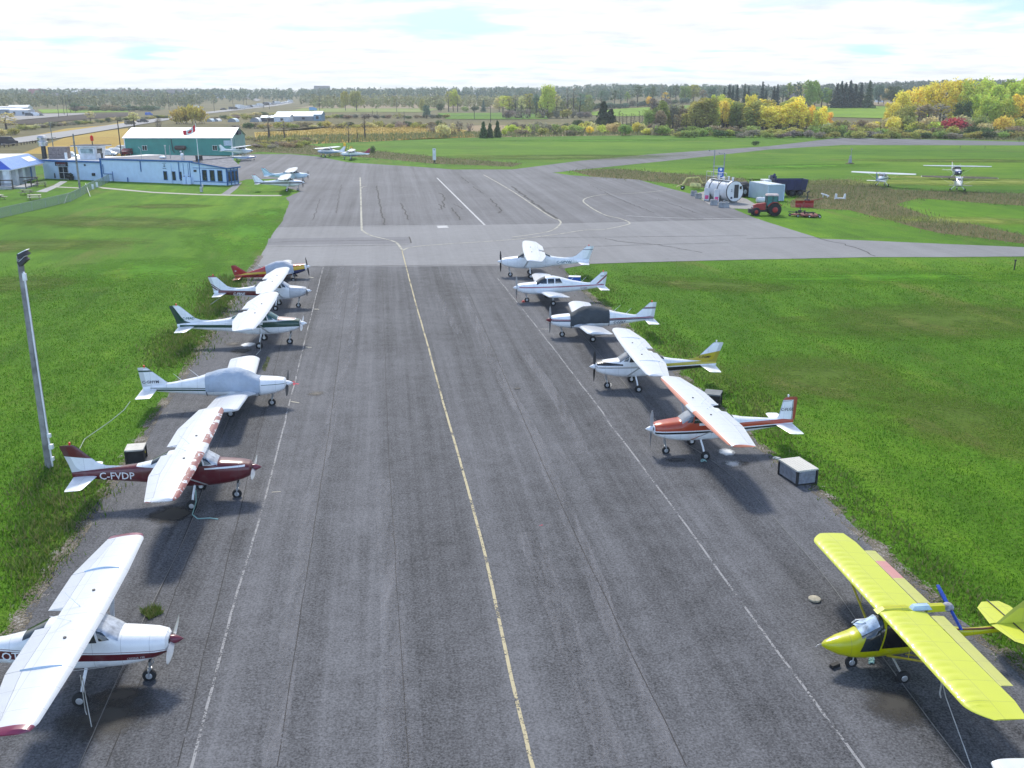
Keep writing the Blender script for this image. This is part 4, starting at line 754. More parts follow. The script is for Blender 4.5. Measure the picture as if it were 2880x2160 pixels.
part('lean_to_trim', TRIM, T, lambda b: (b.box((0, 0, 1.5), (.2, .2, 3.0)), b.box((-3.5, -.04, .55), (7.0, .08, .1)), b.box((-3.5, -.04, 2.85), (6.9, .08, .08)), *[b.box((.04, y, 1.5), (.08, .14, 3.0)) for y in (1.1, 2.1, 3.12)], b.box((.04, 1.6, .45), (.1, 3.2, .12)), b.box((.04, 1.6, 2.5), (.1, 3.2, .12))))
for x in (-4.6, -3.0, -1.4): window(T, x, 1.62, .95, 1.85)
for y in (.6, 1.6, 2.6): window(T, y, 1.5, .75, 1.7, 0.02, TRIM, 1, 'y')
for x in (-13.0, -11.2, -9.45): window(T, x, 1.35, .75, 1.5)
d = part('door', mat('aluminium_door', (.5, .5, .5), .4), T, lambda b: [b.box((x, .14, 1.15), (.08, .12, 2.3)) for x in (-37.3, -36.2, -35.1)] + [b.box((-36.2, .14, z), (2.2, .12, .08)) for z in (.1, 1.25, 2.3)])
part('door_glass', GLASS, d, lambda b: b.box((-36.2, .16, 1.2), (2.1, .03, 2.2)))
def sign_(mb):
    mb.box((-36.4, .02, 2.82), (2.75, .3, .72), 0, 0)
    v, f = glyphs('PILOT LOUNGE', .3); wd = max(q[0] for q in v); mb.add([(-36.4 - wd / 2 * 1.05 + a * 1.05, -.14, 2.55 + b_) for a, b_ in v], f, 1)
    for i in range(14): mb.box((-37.35 + i * .15, -.135, 2.99), (.1, .012, .1 if i % 3 else .13), 0, 2)
part('sign', [mat('black_sign', (.012, .012, .014), .5), mat('white_lettering', (.75, .75, .75), .5), mat('red_lettering', (.35, .03, .03), .5)], T, sign_)
part('antenna', STEEL, T, lambda b: (b.cyl((-13.0, .6, 3.9), (-13.0, .6, 6.4), .08, .08, 8), b.cyl((-13, .6, 6.4), (-13, .6, 6.6), .16, .16, 8)))
part('antenna', STEEL, T, lambda b: (b.cyl((-18.2, .4, 3.9), (-18.2, .4, 5.8), .04, .04, 6), b.cyl((-18.2, .4, 5.8), (-18.7, .4, 6.2), .04, .04, 6)))
part('roof_beacon', [PWHITE, STEEL], T, lambda b: (b.cyl((-10.6, 2, 4.0), (-10.6, 2, 4.5), .3, .1, 8, 1), b.ball((-10.6, 2, 4.9), .32, 10)))
part('roof_vent', GREYM, T, lambda b: (b.cyl((-14.8, 4, 4), (-14.8, 4, 6.4), .05, .05, 6), b.cyl((-9.4, 1, 3.9), (-9.4, 1, 5.6), .05, .05, 6))); part('satellite_dish', PWHITE, T, lambda b: (b.ball((-15.2, 2.4, 4.35), .75, 12, 0, (1, .6, .35)),))
part('roof_unit', DARK, T, lambda b: (b.box((-6.4, 1.2, 4.5), (.9, .8, .9)),)); part('roof_vent', DARK, T, lambda b: (b.cyl((-27.6, 1, 3.5), (-27.6, 1, 4.7), .18, .18, 8), b.cyl((-27.6, 1, 4.7), (-27.6, 1, 4.9), .28, .2, 8)))
part('roof_vent', PWHITE, T, lambda b: b.cyl((-36.2, 1.2, 3.5), (-36.2, 1.2, 4.8), .25, .25, 10)); part('wall_lamp', DARK, T, lambda b: (b.box((-31, .1, 2.75), (.2, .25, .35)), b.box((-6.5, -.12, 2.35), (.45, .2, .35)), b.box((-29.2, .05, 1.1), (.6, .25, .5)), b.cyl((-38.4, .1, .2), (-38.4, .1, 1.1), .12, .08, 8)))
part('wall_emblem', mat('grey_emblem', (.12, .2, .28), .6), T, lambda b: [b.box((-13.0, -.105, z), (w_, .012, h_)) for z, w_, h_ in ((3.45, .9, .05), (3.2, .12, .4), (2.95, .4, .12), (2.6, .8, .1))])
part('drainpipe', TRIM, T, lambda b: (b.tube([(-24.6, -.2, 1.3), (-26.6, -.2, 1.3), (-26.6, -.2, 3)], .07, 6), b.cyl((-24.6, -.2, 0), (-24.6, -.2, 1.8), .06, .06, 6), b.cyl((-21.3, -.2, 0), (-21.3, -.2, .8), .1, .1, 6)))
part('wall_bracket', TRIM, T, lambda b: (b.box((-8.9, -.14, 2.6), (.05, .06, 2.0)), b.box((-7.9, -.14, 2.6), (.05, .06, 2.0)), b.box((-7.55, -.1, 2.1), (.1, .12, 3.6))))
def loc(x, y): c, s = math.cos(TR), math.sin(TR); return OX + x * c - y * s, OY + x * s + y * c
for i, x in enumerate((-8.6, -7.65)):
    X, Y = loc(x, -.5); o = thing('storage_tank', 'pale blue %s of two domed tanks against the blue wall' % ('tank nearer the slim windows' if i == 0 else 'tank nearer the end windows'), 'tank', (X, Y, 0), TR, 'pair of pale blue tanks')
    part('tank_body', PBLUE, o, lambda b: b.lathe((0, 0, .1), (0, 0, 1.35), [(0, .42), (.75, .42), (.9, .33), (1, .12)], 14)); part('lid', DARK, o, lambda b: b.cyl((0, 0, 1.35), (0, 0, 1.48), .14, .14, 8)); part('base', CONC, o, lambda b: b.box((0, 0, .05), (.95, .95, .1)))
X, Y = loc(-33.2, 4.6)
C = thing('observation_cab', 'small white rooftop observation cab with overhanging flat roof', 'cabin', (X, Y, 3.55), TR * .6)
part('wall', PWALL, C, lambda b: b.loft([[(-1.9 * k, -1.6 * k, z), (1.9 * k, -1.6 * k, z), (1.9 * k, 1.6 * k, z), (-1.9 * k, 1.6 * k, z)] for k, z in ((.86, 0), (.9, .7), (1.02, 2.35))], 0, False))
part('roof', [mat('dark_roof_felt', (.1, .1, .11), .9), PWHITE], C, lambda b: (b.box((0, 0, 2.5), (5.5, 4.6, .1)), b.box((0, 0, 2.4), (5.6, 4.7, .12), 0, 1)))
g = part('window', PWHITE, C, lambda b: (b.box((.1, -1.62, 1.0), (2.9, .1, .1)), b.box((.1, -1.66, 2.0), (2.9, .1, .1)), b.box((-1.3, -1.64, 1.5), (.1, .1, .9)), b.box((1.5, -1.64, 1.5), (.1, .1, .9))))
part('pane', mat('pale_glass', (.3, .38, .38), .1, 0, .3, 1), g, lambda b: b.add([(-1.25, -1.545, 1.05), (1.45, -1.545, 1.05), (1.45, -1.63, 1.95), (-1.25, -1.63, 1.95)], [(0, 1, 2, 3)]))
g = part('window', PWHITE, C, lambda b: (b.box((1.86, -.3, 1.0), (.1, 1.7, .1)), b.box((1.93, -.3, 2.0), (.1, 1.7, .1)))); part('pane', GLASS, g, lambda b: b.add([(1.82, -1.05, 1.05), (1.82, .5, 1.05), (1.925, .5, 1.95), (1.925, -1.05, 1.95)], [(0, 1, 2, 3)]))
Bc = thing('airfield_beacon', 'red airfield beacon on a short post above the observation cab', 'beacon', (X + .3, Y, 6.1)); part('post', DARK, Bc, lambda b: b.cyl((0, 0, 0), (0, 0, .75), .1, .08, 8)); part('lamp_drum', REDL, Bc, lambda b: (b.cyl((0, 0, .75), (0, 0, 1.55), .28, .3, 10), b.cyl((0, 0, 1.55), (0, 0, 1.75), .2, .1, 8)))
# restaurant with the blue mansard
Q = thing('restaurant_building', 'white building with a bright blue sheet metal mansard roof', 'building', (-85.0, 166.0, 0), R(8))
BM = metal_sheet('blue_roof_sheet_reflecting', (.1, .26, .62), 2.2, 'Y', .5, .3); BMX = metal_sheet('blue_roof_sheet_front', (.006, .075, .46), 2.2, 'X', .5, .35)  # side slope is paler than the front: sky reflection put into its colour
part('wall', PWALL, Q, lambda b: b.box((-9.4, 9.6, 1.55), (15.6, 16, 3.1)))
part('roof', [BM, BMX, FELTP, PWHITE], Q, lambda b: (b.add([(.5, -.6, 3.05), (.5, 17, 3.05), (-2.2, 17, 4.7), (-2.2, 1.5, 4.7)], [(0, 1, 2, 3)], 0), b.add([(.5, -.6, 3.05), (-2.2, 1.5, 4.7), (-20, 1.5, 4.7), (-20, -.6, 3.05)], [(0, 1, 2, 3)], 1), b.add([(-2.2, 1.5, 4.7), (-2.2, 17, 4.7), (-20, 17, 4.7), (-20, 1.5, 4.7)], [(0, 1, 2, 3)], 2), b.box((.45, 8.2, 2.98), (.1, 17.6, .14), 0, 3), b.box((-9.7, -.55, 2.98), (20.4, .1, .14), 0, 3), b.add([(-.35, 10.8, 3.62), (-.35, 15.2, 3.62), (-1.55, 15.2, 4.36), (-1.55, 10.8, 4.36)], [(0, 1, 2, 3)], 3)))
for x in (0.0, -3.6, -7.2): part('column', PWALL, Q, lambda b: b.box((x - .55, -.05, 1.5), (1.1, .7, 3.0)))
for y in (3.2, 6.6): part('column', PWALL, Q, lambda b: b.box((-.4, y, 1.5), (.8, 1.1, 3.0)))
part('door', mat('brown_door', (.055, .045, .04), .6), Q, lambda b: (b.box((-2.9, 1.57, 1.15), (1.1, .08, 2.3)), b.box((-1.58, 5.0, 1.15), (.08, 1.2, 2.3)), b.box((-1.58, 1.9, 1.15), (.08, 1.0, 2.3))))
part('shutter_panel', PWALL, Q, lambda b: [b.box((-1.3, 8.2 + i * .62, 1.6), (.3, .34, 2.7)) for i in range(9)]); part('shutter_opening', DARK, Q, lambda b: b.box((-1.55, 10.9, 1.6), (.08, 6.2, 2.3)))
part('door', TRIM, Q, lambda b: b.box((-1.5, 14.6, 1.2), (.14, 1.0, 2.4))); window(Q, -6.0, 1.6, 1.2, 1.2, 1.6, DARK)
part('roof_unit', [PWHITE, DARK], Q, lambda b: (b.box((-7.2, 6, 6.0), (2.4, 1.8, 1.7)), b.box((-7.0, 5.08, 6.0), (1.8, .08, 1.35), 0, 1), *[b.box((-7.2 + dx, 6 + dy, 4.95), (.12, .12, .6), 0, 1) for dx in (-1, 0, 1) for dy in (-.7, .7)]))
part('roof_unit', DARK, Q, lambda b: (b.box((-12.2, 4, 5.3), (2.2, 1.2, .9)), b.box((-12, 4, 6), (.5, .5, .5))))
part('chimney', [mat('brick_stack', (.24, .2, .19), .9, 0, .3, 4), ALUM, DARK], Q, lambda b: (b.box((2.2, 20.5, 4.5), (3.4, 2, 2.4)), b.cyl((-.4, 20, 3.3), (-.4, 20, 6.0), .45, .4, 10, 2), b.lathe((-.4, 20, 5.9), (-.4, 20, 7.8), [(0, .8), (.4, .95), (.5, .7), (.8, .95), (1, .6)], 12, 1)))
# ramp, rails and picnic tables
dk = thing('access_ramp', 'timber access ramp with brown railings in front of the white restaurant', 'ramp', (-85, 166, 0), R(8))
part('deck', CONC, dk, lambda b: (b.box((-5.5, -2.0, .22), (13, 2.6, .44)), b.box((1.9, 1.0, .15), (2.0, 7, .3)))); RAILM = mat('brown_rail_timber', (.085, .07, .06), .8, 0, .3, 4)
for x in (-11, -8, -5, -2, 1.2): part('post', RAILM, dk, lambda b: b.box((x, -3.2, .8), (.16, .16, 1.6)))
part('rail', RAILM, dk, lambda b: (b.box((-5, -3.2, 1.5), (12.4, .1, .16)), b.box((-5, -3.2, .9), (12.4, .08, .12)), b.box((2.9, .6, 1.3), (.1, 7.4, .14)), b.box((1.4, 4.4, 1.35), (3.0, .1, .14))))
for y in (-2.2, .6, 3.8): part('post', RAILM, dk, lambda b: b.box((2.9, y, .7), (.15, .15, 1.4)))
def picnic(px, py, rz, lab, col):
    c = gp(px, py); o = thing('picnic_table', lab, 'picnic table', c, rz, 'picnic tables on the terrace lawn'); m = mat(*col)
    part('tabletop', m, o, lambda b: [b.box((0, -.32 + .16 * i, .75), (1.9, .14, .05)) for i in range(5)])
    for s in (-1, 1): part('bench_seat', m, o, lambda b: [b.box((0, s * (.72 + .14 * i), .45), (1.9, .13, .045)) for i in range(2)])
    for s in (-1, 1): part('leg', WOODG, o, lambda b: (b.cyl((s * .65, -.75, 0), (s * .65, .2, .74), .045, .045, 4), b.cyl((s * .62, .75, 0), (s * .62, -.2, .74), .045, .045, 4), b.box((s * .635, 0, .42), (.05, 1.6, .09))))
wt = ('pale_table_boards', (.62, .56, .47), .8, 0, .15, 4); wb = ('grey_table_boards', (.24, .21, .18), .85, 0, .25, 4)
picnic(98, 562, R(25), 'pale picnic table closest to the chain-link fence', wt); picnic(76, 548, R(-4), 'dark weathered picnic table on the lawn below the ramp', wb); picnic(-4, 562, R(-30), 'pale picnic table cut off by the left edge of the picture', wt); picnic(116, 525, R(30), 'weathered picnic table on the paving beside the pilot lounge door', wb)
bn = gp(124, 514); o = thing('planter_tub', 'dark planter beside the pilot lounge door', 'planter', loc(-33.9, -.6) + (0,)); part('tub', DARK, o, lambda b: b.lathe((0, 0, 0), (0, 0, .7), [(0, .4), (1, .55)], 10)); part('shrub', mat('dark_shrub', (.02, .03, .018), .9, 0, .4, 6), o, lambda b: [b.ball((rnd.uniform(-.3, .3), rnd.uniform(-.3, .3), .8 + rnd.uniform(0, .3)), .25, 6) for _ in range(7)])
# hangar
HG = thing('hangar', 'teal metal hangar with a white gable roof', 'hangar', (-72.2, 254.6, 0), R(1))
TEAL = metal_sheet('teal_cladding', (.05, .27, .225), 1.6, 'X', .4); TEALS = metal_sheet('pale_teal_cladding', (.22, .4, .4), 1.6, 'Y', .4); WROOF = metal_sheet('white_roof_sheet', (.8, .79, .77), 1.2, 'X', .3)
part('wall', [TEAL, TEALS], HG, lambda b: (b.add([(-27.4, 0, -.2), (0, 0, -.2), (0, 0, 4.5), (-27.4, 0, 4.5)], [(0, 1, 2, 3)]), b.add([(0, 0, -.2), (0, 14, -.2), (0, 14, 4.5), (0, 7, 6.6), (0, 0, 4.5)], [(0, 1, 2, 3, 4)], 1), b.add([(-27.4, 0, -.2), (-27.4, 14, -.2), (-27.4, 14, 4.5), (-27.4, 7, 6.6), (-27.4, 0, 4.5)], [(4, 3, 2, 1, 0)]), b.add([(-27.4, 14, -.2), (0, 14, -.2), (0, 14, 4.5), (-27.4, 14, 4.5)], [(3, 2, 1, 0)])))
part('roof', [WROOF, mat('red_trim', (.3, .06, .05), .6)], HG, lambda b: (b.add([(-27.8, -.4, 4.45), (.4, -.4, 4.45), (.4, 7, 6.75), (-27.8, 7, 6.75), (-27.8, 14.4, 4.45), (.4, 14.4, 4.45)], [(0, 1, 2, 3), (3, 2, 5, 4)]), b.add([(-27.82, -.4, 4.45), (-27.82, 7, 6.75), (-27.82, 7, 6.5), (-27.82, -.4, 4.2)], [(0, 1, 2, 3)], 1), b.box((-13.7, -.42, 4.36), (28.2, .06, .16), 0, 0)))
part('corner_trim', PWHITE, HG, lambda b: (b.box((.02, -.03, 2.1), (.3, .12, 4.6)), b.box((-27.4, -.03, 2.1), (.2, .12, 4.6))))
for x in (-22.4, -4.4): window(HG, x, 1.9, 1.2, 1.2, 0, PWHITE, -1, 'x', 1)
part('door', TEALS, HG, lambda b: b.box((.08, 7, 2.0), (.12, 9, 4.0))); part('gable_sign', mat('navy_board', (.015, .02, .07), .5), HG, lambda b: b.box((.35, 6.6, 5.5), (.5, 3.2, 1.0))); part('wall_panel', mat('pale_grey_panel', (.45, .55, .62), .6), HG, lambda b: b.box((-1.0, -.08, 3.1), (2.0, .06, 1.3)))
part('exhaust_hood', mat('rusty_hood', (.1, .07, .06), .8), HG, lambda b: (b.lathe((-14.5, -.7, 2.0), (-11.6, -.7, 2.0), [(0, .3), (.1, .55), (.9, .55), (1, .3)], 10), b.box((-13, -.3, 2.0), (1.6, .6, .3)))); part('drainpipe', DARK, HG, lambda b: b.tube([(-15.4, -.1, 4.3), (-15.2, -.1, 1.2), (-14.8, -.1, .7)], .08, 6)); part('wall_lamp', PWHITE, HG, lambda b: (b.ball((-13.1, -.5, 1.0), .3, 8),))
# ---------------------------------------------------------------- poles, masts and fences
GW = mat('grey_pole_timber', (.27, .265, .26), .9, 0, .25, 1.5, .3); DW = mat('dark_pole_timber', (.075, .065, .06), .9, 0, .3, 2)
lp = thing('flood_light_pole', 'tall grey timber pole with two floodlights beside the lawn', 'light pole', (-19.9, 38.5, 0))
part('post', GW, lp, lambda b: b.lathe((0, 0, -.1), (.06, 0, 9.1), [(0, .175), (.5, .15), (1, .12)], 14)); part('conduit', PWHITE, lp, lambda b: (b.tube([(.19, -.1, 0), (.18, -.1, 4.5), (.18, -.08, 8.5)], .035, 6), b.box((.28, -.15, 1.0), (.16, .16, .2)), b.box((.26, -.15, 1.5), (.14, .12, .16)), b.box((.26, -.15, .45), (.12, .12, .16)), b.box((.22, -.15, 8.3), (.14, .1, .3))))
for i, (dx, dz, ry) in enumerate(((.3, 9.22, -25), (.26, 8.95, -40))):
    h = part('floodlight', DARK, lp, lambda b: (b.box((dx, -.15, dz), (.44, .34, .2), 0, 0, .8, 0, R(ry)), b.tube([(.05, 0, dz - .35), (.1, -.1, dz - .1)], .03, 5))); part('lamp_glass', PWHITE, h, lambda b: b.box((dx + .03, -.15, dz + .115), (.4, .3, .03), 0, 0, .9, 0, R(ry)))
def pole(name, label, p, h, r, m, group=None, arm=0, cat='pole'):
    o = thing(name, label, cat, p, 0, group); part('post', m, o, lambda b: b.lathe((0, 0, -.2), (0, 0, h), [(0, r), (1, r * .65)], 8))
    if arm: part('crossarm', m, o, lambda b: (b.box((0, 0, h - .4), (arm, .12, .14)), *[b.cyl((x, 0, h - .33), (x, 0, h - .12), .05, .05, 5) for x in (-arm * .42, 0, arm * .42)]))
    return o
pole('light_pole', 'tall two-tone pole rising from the lawn by the chain-link fence', (-72.2, 163, 0), 9.0, .19, [GW]); pole('mast', 'thin pole with white globes behind the restaurant chimney', at(157, 215), 9.5, .12, [GW])
pole('utility_pole', 'dark pole between the parked cars and the hangar', at(343, 236), 9.3, .16, [DW])
fp = thing('flag_pole', 'blue flagpole on the lawn before the end windows', 'flagpole', gp(567, 540)); part('post', TRIM, fp, lambda b: b.cyl((0, 0, 0), (0, 0, 5.2), .09, .08, 8)); part('upper_post', PWHITE, fp, lambda b: b.cyl((0, 0, 5.2), (0, 0, 10.8), .06, .04, 8)); part('base', STEEL, fp, lambda b: (b.box((0, 0, .4), (.4, .4, .8)), b.box((.25, 0, 1.0), (.25, .25, .4))))
fl = thing('flag', 'red and white maple leaf flag blowing from the blue flagpole', 'flag', gp(567, 540))
def fmap(u, v): return (-.08 - 1.75 * u, .3 * math.sin(5 * u) - .5 * u, 10.6 - 1.05 * v * (1 - .35 * u) - 1.0 * u * (1.1 + .3 * math.sin(4 * u)))
def fgrid(b, u0, u1, m):
    n = 8; vs = [fmap(u0 + (u1 - u0) * i / n, j / 6) for j in range(7) for i in range(n + 1)]; b.add(vs, [(j * (n + 1) + i, j * (n + 1) + i + 1, (j + 1) * (n + 1) + i + 1, (j + 1) * (n + 1) + i) for j in range(6) for i in range(n)], m, True)
LEAFP = [(0, .42), (.06, .28), (.16, .33), (.13, .13), (.26, .2), (.3, .14), (.42, .15), (.36, .02), (.42, -.04), (.22, -.2), (.24, -.28), (.02, -.25), (.02, -.42), (-.02, -.42), (-.02, -.25), (-.24, -.28), (-.22, -.2), (-.42, -.04), (-.36, .02), (-.42, .15), (-.3, .14), (-.26, .2), (-.13, .13), (-.16, .33), (-.06, .28)]
FR = mat('flag_red', (.62, .015, .04), .7); FWH = mat('flag_white', (.78, .78, .8), .7)
def flagm(b):
    fgrid(b, 0, .25, 0); fgrid(b, .25, .75, 1); fgrid(b, .75, 1, 0)
    for off in (-.02, .02): b.add([tuple(Vector(fmap(.5 + x * .42, .5 - y * .8)) + Vector((0, off, 0))) for x, y in LEAFP], [tuple(range(len(LEAFP)))], 0)
part('cloth', [FR, FWH], fl, flagm, recalc=False)
# chain-link fence
FP = P((-60, 628), (0, 614), (91, 593), (166, 575), (198.6, 567), (228, 552.5), (254, 536), (285, 523), (309, 510)); fn = thing('chain_link_fence', 'green-grey chain-link fence curving across the lawn', 'fence', FP[1])
def m_mesh():
    m = bpy.data.materials.new('chain_link_mesh'); m.use_nodes = True; t = NT(m.node_tree); b = t.n['Principled BSDF']; b.inputs['Base Color'].default_value = (.30, .36, .32, 1); b.inputs['Metallic'].default_value = .2; b.inputs['Roughness'].default_value = .6
    co = t.coord(); sp = t.new('ShaderNodeSeparateXYZ'); t.link(co, sp.inputs[0]); fs = []
    for k in (-1, 1):
        q = t.math('MULTIPLY_ADD', sp.outputs[2], float(k), t.math('ADD', sp.outputs[0], t.math('MULTIPLY', sp.outputs[1], .35))); fs.append(t.math('GREATER_THAN', t.math('ABSOLUTE', t.math('SINE', t.math('MULTIPLY', q, 40.0))), .78))
    t.link(t.math('MAXIMUM', *fs), b.inputs['Alpha']); return m
o0 = FP[1]
part('mesh_panel', m_mesh(), fn, lambda b: [b.add([(p.x - o0.x, p.y - o0.y, 0), (q.x - o0.x, q.y - o0.y, 0), (q.x - o0.x, q.y - o0.y, 1.25), (p.x - o0.x, p.y - o0.y, 1.25)], [(0, 1, 2, 3)]) for p, q in zip(FP[:-1], FP[1:])])
FG = mat('galvanised_post', (.33, .39, .36), .5, .3)
part('top_rail', FG, fn, lambda b: b.tube([(p.x - o0.x, p.y - o0.y, 1.27) for p in FP], .03, 5))
for p, q in zip(FP[:-1], FP[1:]):
    k = max(1, round((q - p).length / 3.2))
    for j in range(k): c = p + (q - p) * j / k - o0; part('post', FG, fn, lambda b: b.cyl((c.x, c.y, 0), (c.x, c.y, 1.32), .035, .035, 6))
for px, py, qx, qy in ((180, 573, 195, 566), (254, 553, 243, 536)):
    a, c = gp(px, py) - o0, gp(qx, qy) - o0; part('brace', FG, fn, lambda b: b.cyl((a.x, a.y, 0), (c.x, c.y, 1.2), .05, .05, 6))
for px, py in ((262, 534), (274, 528)):
    o = tag(part('gate_sign', PWHITE, None, lambda b: b.box((0, 0, .75), (.35, .05, .8))), 'small white notice hung on the chain-link fence, %s the gate end' % ('farther from' if px == 262 else 'closer to'), 'sign', 'white notices on the fence'); o.location = gp(px, py + 4)
# crash barrier by the highway
gr = thing('crash_barrier', 'dark steel crash barrier along the highway bend', 'barrier', gp(90, 402)); bp_ = [gp(*q) - gp(90, 402) for q in ((-40, 424), (0, 416), (60, 408), (100, 402), (158, 392))]
part('rail', mat('dull_barrier_steel', (.12, .115, .11), .6, .3), gr, lambda b: [b.tube([(p.x, p.y, z) for p in bp_], .12, 4) for z in (.7,)])
for p, q in zip(bp_[:-1], bp_[1:]):
    for j in range(5): c = p + (q - p) * j / 5; part('post', DW, gr, lambda b: b.box((c.x, c.y, .4), (.22, .22, .95)))
# ---------------------------------------------------------------- storage boxes and small things on the strip
def crate(label, p, d, rz, body, lid, cat='storage box', slats=0, extra=None):
    o = thing('storage_box', label, cat, p, rz); x, y, z = d
    part('box_body', body, o, lambda b: [b.box((0, 0, z * .46), (x * .97, y * .97, z * .9))] + [b.box((sx * x / 2, sy * y / 2, z * .46), (.07, .07, z * .92), 0, 0) for sx in (-1, 1) for sy in (-1, 1)])
    l = part('lid', lid, o, lambda b: (b.box((0, 0, z * .95), (x + .06, y + .06, z * .1)),)); part('hinge', STEEL, l, lambda b: b.box((0, y / 2 + .035, z * .93), (x * .6, .02, .03)))
    if slats:
        sm = mat('grey_slats', (.2, .215, .25), .7, 0, .15, 6)
        for i in range(slats): part('panel_slat', sm, o, lambda b: (b.box((0, -y / 2 - .004, z * (.12 + .76 * (i + .5) / slats)), (x * .84, .02, z * .7 / slats)), b.box((-x / 2 - .004, 0, z * (.12 + .76 * (i + .5) / slats)), (.02, y * .88, z * .7 / slats))))
    else: part('latch', STEEL, o, lambda b: b.box((x / 2 + .01, 0, z * .75), (.03, .1, .09)))
    return o
BLK = mat('black_box_board', (.018, .018, .019), .6, 0, .2, 4); IVORY = mat('pale_lid_board', (.5, .48, .43), .6, 0, .1, 3, .2)
o = crate('black box with a pale lid behind the burgundy aircraft', gp(385, 1296), (.72, .8, .66), R(12), BLK, IVORY); part('label_patch', mat('yellow_label', (.55, .45, .05), .6), o, lambda b: (b.box((.365, .1, .4), (.012, .14, .1)), b.box((.365, .18, .3), (.012, .07, .06))))
crate('black cabinet with a grey lid behind the orange aircraft', gp(2003, 1140), (.8, .85, .72), R(-20), BLK, mat('grey_lid_board', (.14, .155, .165), .6))
crate('deck box with grey slatted sides and cream lid on the right-hand edge', Vector((11.85, 37.05, .05)), (.92, 1.35, .68), R(17), mat('charcoal_box_frame', (.025, .025, .028), .6), metal_sheet('cream_lid_boards', (.55, .53, .48), 2.4, 'X', .4, .7), 'deck box', 5)
crate('blue cooler box with a white lid beyond the low-wing aircraft', gp(1616, 793), (.95, .55, .5), R(-8), mat('blue_plastic', (.015, .1, .42), .4), PWHITE, 'cooler')
o = tag(MB().lathe((0, 0, 0), (0, 0, .09), [(0, .17), (.3, .19), (.8, .19), (1, .16)], 14).build('tie_down_weight', mat('sandy_concrete', (.42, .38, .29), .9, 0, .15, 8)), 'round sandy tie-down weight on the asphalt by the yellow microlight', 'weight'); o.location = gp(2290, 1692) + Vector((0, 0, .05))
o = tag(MB().box((0, 0, .03), (.3, .18, .05)).box((.02, 0, .07), (.22, .12, .03)).build('loose_paver', mat('white_paver', (.65, .64, .6), .9)), 'small white paver lying by the slatted deck box', 'paver'); o.location = gp(2184, 1293) + Vector((0, 0, .04)); o.rotation_euler = (0, 0, R(-35))
for i, (px, py, lb) in enumerate(((1472, 851, 'red wheel chock on the near side of a low-wing aircraft nose wheel'), (1482, 849, 'red wheel chock behind a low-wing aircraft nose wheel'))):
    o = tag(MB().prism([(-.14, 0), (.14, 0), (.04, .12), (-.04, .12)], -.15, .15, 0, 'y').build('wheel_chock', mat('red_chock', (.4, .05, .04), .7)), lb, 'chock', 'red wheel chocks'); o.location = gp(px, py) + Vector((0, 0, .05))
o = tag(MB().box((0, 0, .05), (.3, .12, .1)).build('wheel_chock', BLK), 'black chock before the microlight nose wheel', 'chock'); o.location = gp(2347, 1880) + Vector((0, 0, .05)); o.rotation_euler = (0, 0, R(30))
# tie-down ropes
def rope(label, pts, r=.018, m=None, name='tie_down_rope'):
    o = tag(MB().tube(pts, r, 6).build(name, m or ROPE), label, 'rope', 'tie-down ropes'); return o
def V(px, py, z): q = gp(px, py, z); return q
rope('long steel cable lying along the right-hand row of aircraft', [q + Vector((0, 0, .06)) for q in curve_px([(1590, 890), (1640, 945), (1741, 1063), (1860, 1200), (1990, 1290), (2090, 1370), (2201, 1488), (2330, 1640), (2480, 1850), (2709, 2156), (2860, 2330)], 5)], .014, mat('steel_cable', (.16, .16, .16), .6), 'ground_cable')
rope('long steel cable lying along the left-hand row of aircraft', [q + Vector((0, 0, .06)) for q in curve_px([(720, 985), (690, 1060), (651, 1160), (600, 1290), (540, 1470), (430, 1700), (405, 1745), (335, 1905), (225, 2156), (120, 2400)], 5)], .012, mat('steel_cable', (.16, .16, .16), .6), 'ground_cable')
rope('doubled rope hanging from the near wing of the nearest white aircraft', [V(232, 1905, 1.95), V(242, 1965, .8), V(258, 2045, .05)], .012); rope('single rope from the near wing of the nearest white aircraft to the asphalt', [V(226, 1900, 1.95), V(240, 2000, .5), V(244, 2010, .4)], .012)
rope('teal strap from the near wing of the burgundy aircraft, loose end on the ground', [V(550, 1380, 1.6), V(552, 1410, 1.0), V(541, 1447, .06), V(556, 1459, .06), V(590, 1457, .06), V(613, 1460, .06)], .024, mat('teal_strap', (.25, .42, .4), .8))
rope('rope from the microlight strut slanting to the foot of the picture', [V(2645, 1895, 1.75), V(2660, 1960, 1.1), V(2733, 2160, .05)], .014); rope('knotted rope end hanging under the microlight wing', [V(2645, 1895, 1.75), V(2648, 1925, 1.35), V(2643, 1950, 1.05), V(2646, 1962, .9)], .02)
rope('green rope from the tailplane of the covered aircraft to a peg in the lawn', [V(366, 1129, .95), V(350, 1152, .7), V(310, 1185, .4), V(238, 1235, .05), V(224, 1262, .03)], .022, mat('pale_green_rope', (.38, .45, .32), .9)); rope('pale rope under the far tail of the aircraft with the burgundy panel', [V(618, 838, 1.1), V(593, 856, .3), V(584, 866, .03)], .03)
rope('rope at the main wheel of the dark green trimmed aircraft', [V(731, 925, 2.1), V(733, 985, .3), V(720, 998, .05)], .018); rope('teal rope coil beside the orange aircraft main wheel', [gp(1978, 1300) + Vector((.12 * math.cos(i), .12 * math.sin(i * 1.3), .06 + .02 * (i % 3))) for i in range(14)], .02, mat('teal_strap', (.25, .42, .4), .8)); rope('heap of loose straps under the microlight', [gp(2450 + 8 * math.cos(2.3 * i), 1866 + 6 * math.sin(1.7 * i)) + Vector((0, 0, .07 + .02 * (i % 4))) for i in range(16)], .02, mat('teal_strap', (.25, .42, .4), .8))
